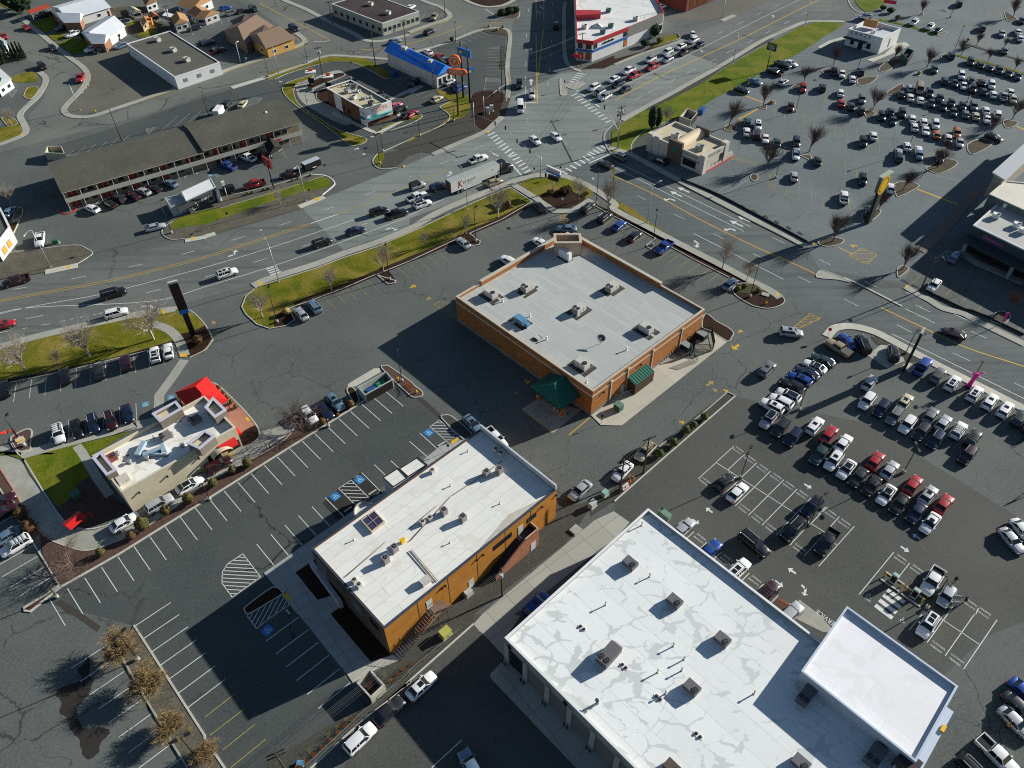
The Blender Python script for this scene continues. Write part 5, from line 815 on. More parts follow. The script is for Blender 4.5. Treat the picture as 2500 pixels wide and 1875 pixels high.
rb,_=flat('drive_in_restaurant','cream stucco drive-in restaurant with roof-top parapet frames and red canopies','restaurant',Pr,h,CREAM,ROOFR,M('cream coping',(.6,.56,.44)),.9,.3,.18)
rS=Wl(pS,pE,cR);rN=Wl(pE+pW-pS,pW,cR)
for u in(.06,.3,.58):
	b=MB();rS.box(b,rS.L*u+1-.15,rS.L*u+1.15,3.6,3.9,0,.4);b.build('wall_lamp',DSTEEL,rb)
for u in(.62,.86):b=MB();rS.box(b,rS.L*u,rS.L*u+.3,.1,1.2,.3,.6);b.build('door_guard',YEL,rb)
windows(rb,rS,[rS.L*.75,rS.L*.93],2.2,1.0,2.6,DSTEEL)
FW=M('pale violet frame',(.52,.52,.60),.6,.05);FT=M('taupe stucco',(.20,.17,.14),.85,.1)
for i,(c,r,v,l)in enumerate([(0,2,(1645,1150,1900,1015,1965,1095,1725,1235),''),(1,2,(0,1080,90,975,230,1110,105,1190),''),(1,2,(-190,1470,0,1330,110,1390,-60,1530),''),(0,3,(1000,-30,1090,-100,1255,100,1150,155),'')]):
	q=ccw(W(K(c,r,*v),h+1.3));b=MB();b.prism(q,h-.8,h+1.2,False);b.prism(offset(q,.35),h-.6,h+1.2,False);o=b.build('roof_frame',FT,rb);b=MB();b.ring(offset(q,-.1),offset(q,.4),h+1.2,h+1.4);b.build('frame_cap',FW,o);b=MB();b.prism(offset(q,.3),h+.5,h+.7,True,False,False);b.build('frame_floor',M('frame floor',(.60,.52,.34),.8,.1),o)
q=at(K(0,2,2150,905)[0],4.3);rt=thing('patio_canopy','bright red hipped canopy over the patio of the cream restaurant','canopy',(q.x,q.y,0));a=RA;c,s=math.cos(a),math.sin(a);hx,hy=3.3,4.4
cor=[(q.x+c*x-s*y,q.y+s*x+c*y,2.9)for x,y in((-hx,-hy),(hx,-hy),(hx,hy),(-hx,hy))];r0=(q.x+s*1.3,q.y-c*1.3,4.6);r1=(q.x-s*1.3,q.y+c*1.3,4.6)
b=MB();b.face(cor[0],cor[1],r0);b.face(cor[1],cor[2],r1,r0);b.face(cor[2],cor[3],r1);b.face(cor[3],cor[0],r0,r1)
for k in range(4):
	A0,A1=cor[k],cor[(k+1)%4];b.face(A0,(A0[0],A0[1],2.55),(A1[0],A1[1],2.55),A1)
b.build('canopy_fabric',M('red canvas',(.60,.012,.010),.7,.06),rt)
for k in range(4):b=MB();b.tube((cor[k][0]*.96+q.x*.04,cor[k][1]*.96+q.y*.04,.1),(cor[k][0]*.96+q.x*.04,cor[k][1]*.96+q.y*.04,2.8),.08,.08,6);b.build('post',DSTEEL,rt)
def awning(nm,lab,wl,u0,u1,z,dep,mat,drop=.9):
	t=thing(nm,lab,'awning',wl.pt((u0+u1)/2,dep/2,0));b=MB();b.face(wl.pt(u0,.05,z),wl.pt(u1,.05,z),wl.pt(u1,dep,z-drop),wl.pt(u0,dep,z-drop));b.face(wl.pt(u0,dep,z-drop),wl.pt(u1,dep,z-drop),wl.pt(u1,dep,z-drop-.25),wl.pt(u0,dep,z-drop-.25));b.face(wl.pt(u0,.05,z),wl.pt(u0,dep,z-drop),wl.pt(u0,.05,z-drop));b.face(wl.pt(u1,.05,z),wl.pt(u1,.05,z-drop),wl.pt(u1,dep,z-drop));b.build('fabric',mat,t)
	return t
awning('window_awning','red sloped awning over the drive-through side window of the cream restaurant',rS,rS.L-4.2,rS.L-.8,3.9,1.2,RED)
b=MB();w=Wl(pE,pE+pW-pS,cR);awning('window_awning','small red awning around the patio corner of the cream restaurant',w,.6,3.0,3.8,1.0,RED)
t=thing('order_canopy','cream barrel canopy over the drive-through pickup window','canopy',rS.pt(rS.L*.79,.9,0));b=MB();u0=rS.L*.72;rows=[[rS.pt(u0+2.6*(1-math.cos(a*PI/10))/2*1.5,d,2.6+1.0*math.sin(a*PI/10))for a in range(11)]for d in(.05,1.5)];b.smooth=True;b.grid(rows);b.build('vault',CREAM,t)
zq=h-.9
for(c,r,x,y),f,m,l in[((0,2,2110,1220),2,HVD,'dark twin-fan rooftop unit in the middle of the cream restaurant roof'),((0,2,1790,1390),2,M('taupe cabinet',(.2,.18,.16)),'taupe twin-fan rooftop unit left of the dark one on the restaurant roof'),((0,2,1200,1630),1,M('maroon box',(.25,.06,.05)),'small maroon box at the left end of the restaurant roof'),((0,3,1330,200),0,M('box white',(.55,.53,.47)),'white cabinet on a frame near the lower left corner of the restaurant roof')]:hvac(K(c,r,x,y)[0],zq,1.9,1.6,1.0,RA,m,l,f)
o=at(K(0,2,1520,1530)[0],zq+.5);b=MB();b.box(o.x,o.y,zq+.15,zq+.9,3.2,.9,RA+.75);b.box(o.x+2.2,o.y-.8,zq+.1,zq+.8,3.0,.8,RA-.2);b.box(o.x+4,o.y,zq+.1,zq+.8,.8,2.0,RA-.2);b.path([(o.x+1,o.y-1.5,zq+.4),(o.x+5,o.y-1.0,zq+.4)],.25,8);tag(b.build('roof_duct',M('duct steel',(.30,.40,.48),.5,.1),None,(o.x,o.y,zq)),'bluish sheet-metal ducting on the cream restaurant roof','duct')
for(c,r,x,y),l in[((0,2,1795,1600),'silver mushroom fan among the ducts of the restaurant roof'),((0,2,1975,1500),'brown topped fan near the front ducts of the restaurant roof'),((0,2,1270,1590),'silver vent near the left end of the restaurant roof'),((0,3,1400,20),'dark vent at the lower edge of the restaurant roof'),((0,3,1590,-20),'dark vent right of the lower edge of the restaurant roof')]:vent(K(c,r,x,y)[0],zq,l,.3,.5,STEEL)
for i in range(9):q=K(0,2,1380+i*95,1600-i*62+(i%3)*50)[0];vent(q,zq,ORD[i]+' small fixture from the left on the cream restaurant roof',.14+.1*(i%3),.35+.3*(i%2),STEEL if i%2 else HVD,i%3>0,'fixtures on the cream restaurant roof')
def kiosk(c,r,x,y,l,sz=2.6):
	o=at(K(c,r,x,y)[0],2.6);t=thing('menu_canopy',l,'canopy',(o.x,o.y,0));a=RA+.3;cc,ss=math.cos(a),math.sin(a)
	P=lambda X,Y,Z:(o.x+cc*X-ss*Y,o.y+ss*X+cc*Y,Z);b=MB();b.face(P(-1.6,-1.2,2.5),P(1.6,-1.2,2.5),P(1.6,0,3.0),P(-1.6,0,3.0));b.face(P(-1.6,0,3.0),P(1.6,0,3.0),P(1.6,1.2,2.5),P(-1.6,1.2,2.5));b.face(P(-1.6,-1.2,2.5),P(-1.6,0,3),P(-1.6,1.2,2.5));b.face(P(1.6,-1.2,2.5),P(1.6,1.2,2.5),P(1.6,0,3));b.build('roof',RED,t)
	b=MB();b.tube(P(1.4,0,.1),P(1.4,0,2.9),.1,.1,6);b.path([P(1.4,0,2.0),P(2.6,-.6,2.0),P(2.6,-.6,.2)],.08);b.build('post',RED,t);b=MB();b.box(o.x,o.y,.8,2.1,1.6,.2,a);b.build('menu_board',DSTEEL,t)
kiosk(0,3,800,640,'red peaked menu canopy at the bend of the drive-through')
t=KW(0,2,200,1420,60,1320);p0=at(K(0,2,205,1430)[0]);p1=at(K(0,2,100,1310)[0],3.0);b=MB();b.path([(p0.x,p0.y,0),(p0.x,p0.y,3.0),(p1.x-.0,p1.y-1,3.0),(p1.x-5,p1.y-2.5,3.0)],.14,8);b.path([(p0.x-1.2,p0.y-.2,2.7),(p1.x-5,p1.y-2.8,2.4)],.12,8);tag(b.build('clearance_bar',RED,None,(p0.x,p0.y,0)),'red clearance bar over the drive-through entrance at the left edge','barrier')
o=at(K(0,2,270,1500)[0]);t=thing('menu_sign','pale pre-order menu sign with a yellow panel on the island','sign',o);b=MB();b.tube(o,o+Vector((0,0,1.1)),.35,.35,12);b.build('base',CONC,t);b=MB();b.box(o.x-.2,o.y+.1,1.1,2.2,1.5,.25,RA);b.build('board',M('sign cream',(.62,.58,.4)),t);b=MB();b.box(o.x-.2,o.y+.02,1.5,1.8,1.0,.3,RA);b.build('yellow_panel',YEL,t)
CW=dict(w=((.74,.75,.75),'white'),s=((.42,.44,.46),'silver'),g=((.17,.18,.19),'grey'),d=((.026,.03,.035),'charcoal'),k=((.006,.006,.008),'black'),r=((.33,.012,.014),'red'),m=((.032,.006,.011),'maroon'),b=((.012,.06,.30),'blue'),n=((.010,.018,.055),'navy blue'),l=((.14,.23,.32),'pale blue'),t=((.36,.29,.19),'tan'),o=((.40,.13,.035),'orange'),e=((.015,.045,.045),'dark green'),p=((.55,.12,.16),'pink'),y=((.5,.45,.3),'cream'))
PAINT={}
for k,(c,nm)in CW.items():
	m,nt,pb=nodes(nm+' car paint');v=coord(nt);a=noise(nt,v,3,3);f=mixc(nt,ramp(nt,a,.4,.7,0,.18),lin(c),mul(c,.75));nt.links.new(f,pb.inputs['Base Color']);pb.inputs['Roughness'].default_value=.32;pb.inputs['Metallic'].default_value=.25 if k in 'sgdlnbt' else 0;pb.inputs['Coat Weight'].default_value=.6;pb.inputs['Coat Roughness'].default_value=.06;PAINT[k]=m
TRIMB=M('black trim',(.015,.015,.016),.6,.1,3);CGL=M('tinted car glass',(.012,.016,.02),.06,.1,2,spec=.7);TYRE=M('tyre rubber',(.012,.012,.012),.8,.1,3);RIM=M('alloy rim',(.30,.31,.32),.35,.1,3,metal=.7)
HLM=M('headlamp lens',(.62,.64,.66),.15,.05,3,spec=.7);TLM=M('tail lamp lens',(.30,.008,.008),.2,.1,3);BED=M('bed liner',(.02,.02,.02),.9,.2,4)
SPEC=dict(sedan=(4.8,1.83,.93,1.0,1.45,1.05,.25,-1.15,-1.95,1.02),coupe=(4.6,1.85,.90,.96,1.34,.85,.05,-1.0,-1.95,.98),hatch=(4.2,1.78,.97,1.02,1.50,1.0,.3,-1.6,-1.98,1.02),suv=(4.7,1.90,1.08,1.14,1.70,1.05,.38,-1.85,-2.2,1.14),bigsuv=(5.3,2.02,1.2,1.26,1.90,1.15,.55,-2.3,-2.55,1.26),minivan=(5.1,1.98,1.05,1.1,1.76,1.65,.75,-2.15,-2.45,1.1),van=(5.6,2.05,1.25,1.3,2.3,2.05,1.35,-2.75,-2.78,1.3),pickup=(5.7,2.0,1.15,1.2,1.84,1.2,.55,-.85,-1.05,.8),jeep=(4.2,1.85,1.12,1.15,1.82,.75,.5,-1.95,-2.05,1.15))
def car_proto(kind,spec,extra=''):
	L,Wd,zh,zb,zr,xf0,xf1,xr1,xr0,zt=SPEC[spec];h=L/2;hw=Wd/2
	root=thing('parked_car','prototype','car',(0,0,0))
	st=[(-h,.80,.42,zt-.30),(-h+.05,.90,.36,zt-.10),(-h+.28,.98,.28,zt-.015),(xr0+.1 if spec!='pickup' else xr0,1,.24,zt if spec!='pickup' else zt),(xr0+.35,1,.24,zb),(0,1,.22,zb),(xf0-.1,1,.23,zb-.01),(xf0+.15,.99,.24,zh+.03),(h-.75,.97,.26,zh-.02),(h-.28,.90,.30,zh-.11),(h-.06,.78,.36,zh-.26),(h,.66,.42,zh-.38)]
	if spec in('van','minivan','hatch','suv','bigsuv','jeep'):st[2]=(-h+.14,.98,.28,zb-.01);st[1]=(-h+.04,.93,.36,zb-.06);st[0]=(-h,.88,.44,zb-.2)
	if spec=='pickup':st[3]=(xr0-.02,1,.26,zt);st[4]=(xr0,1,.25,zb)
	rows=[]
	for x,f,zl,zd in st:
		w=hw*f;hs=[(-w*.90,zl),(-w,zl+.16),(-w*1.0,zd-.20),(-w*.95,zd-.05),(-w*.62,zd+.02),(0,zd+.05)]
		rows.append([(x,y,z)for y,z in hs]+[(x,-y,z)for y,z in hs[-2::-1]])
	b=MB();b.smooth=True;b.grid(rows,False,True);b.smooth=False
	wt=hw*.74 if spec not in('van','jeep')else hw*.84
	rr=[]
	for i in range(5):
		x=xf1+.06-(xf1-xr1+.12)*i/4;e=.03 if i in(0,4)else 0
		rr.append([(x,y*wt,zr-e-.06*abs(y)**3)for y in(-1.03,-.7,0,.7,1.03)])
	b.smooth=True;b.grid(rr);b.smooth=False
	wbz=hw*.93
	for s in(-1,1):
		b.tube((xf0,s*wbz,zb-.02),(xf1,s*wt,zr-.03),.045,.045,4);b.tube((xr0,s*wbz,zb-.02),(xr1,s*wt,zr-.03),.06,.06,4);xm=(xf1+xr1)/2+.1;b.tube((xm,s*wbz,zb),(xm,s*wt,zr-.05),.045,.045,4)
		if xr1<-1.5:b.tube((xr1+.75,s*wbz,zb),(xr1+.75,s*wt,zr-.05),.05,.05,4)
		b.box(xf0-.25,s*(hw+.09),zb-.02,zb+.13,.16,.2)
	if spec=='pickup':
		for s in(-1,1):b.box((xr0-h)/2,s*(hw-.06),zt-.1,zb-.06,h+xr0-.1,.12)
		b.box(-h+.1,0,zt-.1,zb-.08,.1,Wd-.1)
	b.mi=1;b.box(0,0,.2,.34,L*.9,Wd*.93);b.box(h-.02,0,.3,.52,.1,Wd*.62);b.box(-h+.0,0,.32,.5,.1,Wd*.7)
	b.build('body',[PAINT['w'],TRIMB],root)
	g=MB();wb=hw*.91;wt2=wt*.985
	A=[(xf0,-wb,zb-.04),(xf0,wb,zb-.04),(xr0,wb,zb-.04),(xr0,-wb,zb-.04)];T=[(xf1,-wt2,zr-.05),(xf1,wt2,zr-.05),(xr1,wt2,zr-.05),(xr1,-wt2,zr-.05)]
	for i in range(4):j=(i+1)%4;g.face(A[i],A[j],T[j],T[i])
	g.build('windows',CGL,root)
	r=.36 if spec in('suv','pickup','bigsuv','jeep','van')else .33
	for x in(h-.95,-h+(.95 if spec!='pickup' else 1.25)):
		for s in(-1,1):
			q=MB();q.tube((x,s*(hw-.22),r),(x,s*(hw+.015),r),r,r,12);q.mi=1;q.tube((x,s*(hw+.01),r),(x,s*(hw+.022),r),r*.62,r*.58,10);q.build('wheel',[TYRE,RIM],root)
	for s in(-1,1):
		q=MB();q.box(h-.24,s*hw*.70,zh-.36,zh-.2,.30,.34,-s*.35);q.build('headlight',HLM,root)
		q=MB();q.box(-h+.1,s*hw*.80,zt-.34 if spec=='pickup' else min(zt,zb)-.3,(zt+.1 if spec=='pickup' else min(zt,zb)-.1),.2,.26);q.build('taillight',TLM,root)
	if 's' in extra:
		q=MB();q.box((xf1+xr1)/2+.35,0,zr-.02,zr+.012,.75,wt*1.1);q.box((xf1+xr1)/2-.55,0,zr-.02,zr+.012,.7,wt*1.1)if 'S' in extra else None;q.build('sunroof',CGL,root)
	if 'p' in extra:
		q=MB();q.box((xf1+xr1)/2,0,zr-.03,zr+.012,(xf1-xr1)*.86,wt*1.55);q.build('glass_roof',CGL,root)
	if 'r' in extra:
		q=MB()
		for s in(-1,1):q.box((xf1+xr1)/2,s*wt*.9,zr-.02,zr+.07,(xf1-xr1)*.85,.06)
		if 'x' in extra:
			for k in range(4):q.box(xf1-.3-(xf1-xr1-.6)*k/3,0,zr+.04,zr+.09,.06,wt*1.8)
		q.build('roof_rails',M('rail silver',(.4,.42,.43),.4,.1)if 'x' not in extra else TRIMB,root)
	if spec=='pickup':
		q=MB();q.box((xr0-h)/2,0,zt+.02,zt+.075,h+xr0-.16,Wd-.26);q.build('cargo_bed',BED,root)
		if 'c' in extra:q=MB();q.box((xr0-h)/2,0,zb-.07,zb+.0,h+xr0-.1,Wd-.1);q.build('bed_cover',M('grey bed cover',(.09,.09,.085),.8,.1),root)
	if 'j' in extra:q=MB();q.box((xf1+xr1)/2,0,zr-.05,zr+.05,(xf1-xr1)*.98,wt*2.0);q.box((xr0+xr1)/2,0,zb,zr,.1,wt*1.9);q.build('soft_top',TRIMB,root)
	if 'j' in extra:q=MB();q.tube((-h-.2,0,.95),(-h,0,.95),.36,.36,12);q.build('spare_wheel',TYRE,root)
	return root
PROTO={}
for k,sp,ex in[('sedan','sedan',''),('sedans','sedan','s'),('sedanp','sedan','p'),('coupe','coupe',''),('hatch','hatch',''),('suv','suv','r'),('suvs','suv','s'),('suvS','suv','sSr'),('suvp','suv','p'),('suvx','suv','rx'),('suvb','suv',''),('bigsuv','bigsuv','rs'),('minivan','minivan',''),('van','van',''),('pickup','pickup',''),('pickupc','pickup','c'),('jeep','jeep','j')]:
	PROTO[k]=car_proto(k,sp,ex)
BASEK=dict(sedan='sedan',sedans='sedan',sedanp='sedan',coupe='coupe',hatch='hatchback',suv='SUV',suvs='SUV',suvS='SUV',suvp='SUV',suvx='SUV',suvb='SUV',bigsuv='large SUV',minivan='minivan',van='van',pickup='pickup truck',pickupc='pickup truck',jeep='off-roader')
CATK={'sedan':'car','coupe':'car','hatchback':'car','SUV':'suv','large SUV':'suv','minivan':'minivan','van':'van','pickup truck':'pickup','off-roader':'off-roader'}
used=set();NCAR=[0];SEEN={}
def put(kind,colr,pos,rz,label,group):
	pr=PROTO[kind];nk=BASEK[kind]
	if kind not in used:r=pr;used.add(kind)
	else:
		r=pr.copy();col.objects.link(r)
		for ch in PCH[kind]:
			c=ch.copy();col.objects.link(c);c.parent=r
	r.location=pos;r.rotation_euler=(0,0,rz);r.scale=(1.06,1.06,1.06)
	r['label']=label;r['category']=CATK[nk];r['group']=group
	for c in r.children:
		if c.name.split('.')[0]=='body':c.material_slots[0].link='OBJECT';c.material_slots[0].material=PAINT[colr]
	NCAR[0]+=1;return r
PCH={k:list(PROTO[k].children)for k in PROTO}
NM={'sedan':'parked_sedan','coupe':'parked_coupe','hatchback':'parked_hatchback','SUV':'parked_suv','large SUV':'large_suv','minivan':'parked_minivan','van':'parked_van','pickup truck':'pickup_truck','off-roader':'off_roader'}
for k,o in PROTO.items():o.name=NM[BASEK[k]]
def rows(c,r,vec,phrase,items,group,at_=None):
	"""items: (x,y,kind,colour[,flip or own vec[,own label]]) in the measuring tile; vec: two points giving the row's nose direction"""
	P=[];
	for it in items:
		q=K(c,r,it[0],it[1])[0]if c>=0 else O(it[0],it[1])[0]
		kind,cl=it[2],it[3];v=vec;fl=1
		if len(it)>4 and it[4]is not None:
			if isinstance(it[4],tuple):v=it[4]
			else:fl=it[4]
		zc=.75 if kind not in('van','bigsuv')else 1.0
		o=at(q,zc);o.z=0.02
		e=(q[0]+v[0]*.2*fl,q[1]+v[1]*.2*fl);d=at(e,zc)-at(q,zc);P.append((q,kind,cl,o,math.atan2(d.y,d.x)+random.uniform(-.02,.02),it[5]if len(it)>5 else None))
	P.sort(key=lambda p:p[0][0])
	cnt={}
	for p in P:cnt.setdefault((BASEK[p[1]],p[2]),[]).append(p)
	for key,lst in cnt.items():
		nm=CW[key[1]][1]+' '+key[0];own=[p for p in lst if p[5]];rest=[p for p in lst if not p[5]]
		for i,p in enumerate(rest):
			if len(rest)==1:l=('the only ' if not own else 'other ')+nm+' '+phrase
			elif i==0:l='leftmost '+nm+' '+phrase
			elif i==len(rest)-1:l='rightmost '+nm+' '+phrase
			else:l=ORD[i]+' '+nm+' from the left '+phrase
			put(p[1],p[2],p[3],p[4],l,group)
		for p in own:put(p[1],p[2],p[3],p[4],p[5],group)
G1='vehicles of the dealership lot'
rows(4,2,(115,-150),'in the dealership row along the avenue kerb',[(1120,640,'pickup','b'),(1285,735,'suvx','g'),(1440,820,'suvS','w'),(1680,935,'suvS','w'),(1845,1018,'suvs','w'),(2010,1105,'suvs','w'),(2165,1200,'suvx','e'),(2290,1290,'suv','d')],G1)
rows(4,2,(-110,-150),'in the cluster at the dealership corner by the avenue',[(300,365,'sedan','b'),(475,390,'bigsuv','k',(-60,-140)),(205,440,'pickupc','t',(-180,-110)),(800,495,'suv','k',(-10,-150))],G1)
rows(3,2,(-190,-95),'in the slanted dealership row facing the brick pharmacy',[(2250,572,'sedan','e'),(2160,640,'sedanp','w'),(2080,715,'sedan','n'),(2000,780,'suvs','b'),(1920,850,'suvb','k'),(1875,955,'suvp','w'),(1795,1020,'suvb','w'),(1700,1070,'suvs','w')],G1)
rows(-1,0,(-105,130),'in the long dealership row whose noses point left',[(1660,907,'suvp','s'),(1686,925,'suvb','d'),(1713,945,'suvb','n'),(1772,981,'pickup','e'),(1800,996,'suvs','w'),(1828,1014,'sedanp','w'),(1854,1031,'sedan','d'),(1883,1049,'sedan','k'),(1914,1069,'sedanp','w'),(1943,1088,'sedan','k'),(1979,1107,'sedan','n'),(2009,1130,'sedans','w')],G1)
rows(-1,0,(105,-130),'in the long dealership row seen from behind',[(1760,920,'suvs','w'),(1791,938,'sedan','r'),(1822,957,'sedan','w'),(1891,995,'sedan','r'),(1922,1015,'sedan','s'),(1972,1047,'sedan','r'),(2005,1069,'sedans','s'),(2039,1088,'sedan','r')],G1)
rows(4,2,(-110,140),'in the middle dealership row whose noses point left',[(515,1015,'suvb','w'),(670,1095,'suvb','n'),(810,1180,'suv','g'),(950,1270,'suvb','w'),(1100,1350,'suvb','d'),(1255,1435,'suv','n'),(1600,1600,'suv','m')],G1)
rows(4,2,(110,-140),'in the middle dealership row seen from behind',[(545,815,'sedan','s'),(925,1020,'sedans','y'),(1205,1170,'sedan','g'),(1340,1250,'sedan','s'),(1505,1330,'suvx','w'),(1660,1415,'suvx','d')],G1)
rows(3,3,(150,-145),'in the customer bays of the dealership',[(1195,225,'coupe','d'),(1330,340,'sedan','w'),(2130,500,'suvx','n',-1),(1935,735,'bigsuv','k',-1)],G1)
rows(4,3,(-130,190),'in the customer bays past the black lamp post',[(80,880,'pickup','k',None,'black pickup truck with an open bed in the dealership customer bays')],G1)
rows(3,3,(230,190),'crossing the dealership driveway',[(1510,890,'bigsuv','k',None,'black large SUV driving across the dealership driveway toward the showroom')],G1)
rows(3,3,(150,-145),'against the white roof edge of the dealership',[(745,730,'sedan','s'),(1040,960,'coupe','b'),(1340,1175,'suvS','w'),(1655,1420,'suvx','m'),(1905,1650,'suvb','s')],G1)
rows(4,3,(-150,235),'by the charging station posts',[(1220,1300,'pickup','w'),(1375,1460,'hatch','s')],G1)
rows(4,4,(-150,235),'below the charging posts',[(1170,115,'suvS','w',None,'white SUV with twin roof panels parked nearest the showroom annex')],G1)
rows(4,3,(160,190),'at the right edge of the photo beside the dealership',[(2080,860,'sedan','s'),(2200,760,'sedan','w',None,'white sedan cut by the right photo edge beside a silver sedan')],G1)
rows(4,4,(170,170),'in the lower right corner of the photo',[(2230,860,'sedan','b'),(2165,1010,'sedan','d'),(2125,1170,'sedan','s'),(1930,1530,'pickup','w'),(1680,1700,'suv','k')],G1)
G2='vehicles around the ochre office and workshop'
rows(2,4,(120,-115),'',[(130,770,'sedans','w',None,'white sedan with a dark roof window first in line at the workshop kerb')],G2)
rows(1,4,(120,-115),'',[(1990,1040,'sedan','d',None,'charcoal sedan second in line at the shaded workshop kerb'),(1680,1340,'suvb','w',None,'white SUV last in line at the shaded workshop kerb'),],G2)
rows(2,4,(-60,-110),'',[(665,1640,'suvb','l',None,'pale blue SUV cut by the bottom edge of the photo')],G2)
rows(2,3,(120,-115),'',[(1375,1545,'suvs','b',None,'bright blue SUV in the alley tight against the workshop wall'),(1840,320,'sedan','s',(-120,110),'silver sedan at the end of the alley by the ochre office')],G2)
rows(3,3,(-120,130),'',[(85,115,'sedan','w',None,'white sedan between the two wooden poles of the planted strip')],G2)
rows(3,2,(-120,130),'',[(330,1560,'suvx','y',None,'pale SUV with a roof rack behind the wooden pole'),(1910,275,'suvs','s',(230,25),'silver SUV driving in beside the yellow hatched triangle'),(1650,670,'suvs','g',(120,-130),'grey SUV driving away along the pharmacy service lane')],G2)
rows(2,2,(110,120),'',[(680,1260,'sedans','l',None,'pale blue sedan in the shade beside the ochre office'),(930,1420,'pickup','w',None,'white pickup truck half hidden behind the ochre office roof')],G2)
G3='vehicles in the pharmacy lot'
rows(2,1,(-110,-100),'in the pharmacy lot along the lawn',[(1390,578,'suvx','d'),(575,962,'sedan','s'),(1410,960,'sedan','w',(-100,-60),'white sedan beyond the far parapet of the brick pharmacy, upper one'),(1065,1160,'suvb','w',(-100,-60),'white SUV beyond the far parapet of the brick pharmacy, lower one'),(1695,808,'sedan','l',(-200,-12),'pale blue sedan passing behind the pharmacy entrance tower')],G3)
rows(2,1,(130,-105),'in the pharmacy bays facing the avenue',[(1925,582,'suv','d'),(2105,690,'suv','k')],G3)
rows(3,1,(130,-105),'in the pharmacy bays facing the avenue',[(50,775,'sedan','b',None,'blue sedan nose-in at the avenue bed of the pharmacy lot'),(215,890,'sedan','k'),(535,1010,'pickup','b',-1),(1250,1407,'sedan','l')],G3)
rows(1,2,(-110,-130),'',[(1040,70,'sedan','s',None,'silver sedan at the rounded lawn tip of the pharmacy lot'),(1180,-10,'suv','l',None,'pale blue SUV beside the silver sedan at the lawn tip')],G3)
G4='vehicles driving on the roads'
rows(3,1,(-110,-52),'on the avenue approaching the crossing',[(50,30,'suvb','g')],G4);rows(2,1,(-110,-52),'',[(2110,115,'sedan','d',None,'charcoal sedan waiting at the avenue stop line')],G4)
rows(4,2,(-230,-75),'',[(1450,280,'sedan','m',None,'maroon sedan driving along the avenue beside the yellow line')],G4)
rows(3,0,(-140,68),'queued on the highway for the signal',[(845,370,'sedan','w',(30,110)),(850,435,'suvb','w'),(920,480,'sedan','k'),(715,500,'sedan','w'),(755,560,'pickup','m'),(570,562,'suvb','w'),(570,642,'suv','s'),(385,640,'suvx','w'),(405,720,'pickup','r'),(150,762,'pickup','w'),(210,815,'pickup','r'),(-10,855,'sedan','w'),(35,905,'suvb','n'),(115,960,'sedan','d')],G4)
rows(2,0,(-140,75),'at the front of the highway queue',[(1985,945,'suvb','w'),(2040,1000,'suvx','s'),(2110,1045,'suvx','w')],G4)
rows(2,0,(5,130),'on the north road at the crossing',[(1185,910,'suvx','d'),(1320,1020,'suvx','w'),(1195,1155,'van','w'),(1585,275,'pickup','k',-1)],G4)
rows(2,0,(80,75),'turning in the middle of the crossing',[(1355,1515,'sedan','w'),(1580,1475,'sedan','w')],G4)
G4b=G4
rows(1,1,(190,-62),'on the highway lanes by the pharmacy lawn',[(1880,622,'suvb','k'),(2070,652,'pickup','k'),(1625,832,'sedan','n'),(1265,960,'suv','k'),(240,1290,'suvS','w')],G4)
rows(2,1,(190,-70),'near the long white trailer',[(85,345,'jeep','s'),(310,357,'suvb','n'),(80,468,'pickup','w',None,'white pickup truck behind the white SUV near the trailer'),(140,543,'suvp','w'),(740,58,'pickup','w',None,'white pickup truck level with the cab of the long truck'),(910,307,'sedan','t')],G4)
rows(0,1,(190,-55),'on the highway at the left of the photo',[(170,1375,'pickup','m',-1),(1220,1500,'bigsuv','k')],G4)
rows(0,2,(190,-50),'on the highway lanes beside the bare trees',[(30,190,'sedan','r'),(1255,62,'suvb','w')],G4)
G5='vehicles at the cream restaurant'
rows(0,2,(-20,-120),'in the restaurant row under the lawn trees',[(45,882,'suvb','k'),(700,742,'suvs','k'),(1065,692,'suvb','d'),(1358,597,'suvs','m'),(1670,512,'suvS','w'),(1815,470,'sedan','w')],G5)
rows(0,2,(35,120),'in the row facing the cream restaurant',[(630,1368,'suvx','w'),(825,1310,'sedan','k'),(1005,1257,'suv','n'),(1195,1225,'suv','m'),(1375,1147,'sedan','n')],G5)
rows(0,3,(165,-95),'in the drive-through lane of the cream restaurant',[(1345,662,'sedan','w',None,'white sedan last in the restaurant drive-through lane'),(1720,465,'suvb','s'),(2050,258,'sedanp','w',None,'white sedan with a black roof in the restaurant drive-through lane'),(2360,45,'suvb','m')],G5)
rows(0,3,(-160,95),'at the left photo edge by the drive-through',[(105,795,'sedan','l',-1),(168,918,'suvx','w',),(5,440,'sedan','m',-1,'maroon sedan cut by the left photo edge, upper of two'),(20,560,'sedan','m',-1,'maroon sedan cut by the left photo edge, lower of two')],G5)
rows(1,2,(110,120),'beside the big bare tree and the bin enclosure',[(1125,1170,'suvb','w'),(1295,1118,'sedan','n'),(1410,1030,'suvs','l')],G5)
G6='vehicles at the motel'
rows(0,1,(-170,-75),'in the motel row below the red doors',[(995,592,'sedan','w'),(1180,540,'sedan','k'),(1275,487,'suvb','d'),(1430,455,'sedan','m'),(1550,407,'sedan','s'),(1665,370,'sedan','k'),(1840,320,'sedan','l')],G6)
rows(0,1,(180,-45),'',[(1675,792,'sedan','s',None,'silver sedan leaving past the coffee stand'),(430,930,'pickup','w',(-15,150),'white pickup truck parked by the green trailer frame'),(100,628,'sedan','l',(70,-90),'pale blue sedan in the shade behind the motel corner')],G6)
rows(1,1,(-180,-70),'beside the motel',[(245,130,'pickup','b'),(460,42,'pickup','w'),(640,25,'suvb','k')],G6)
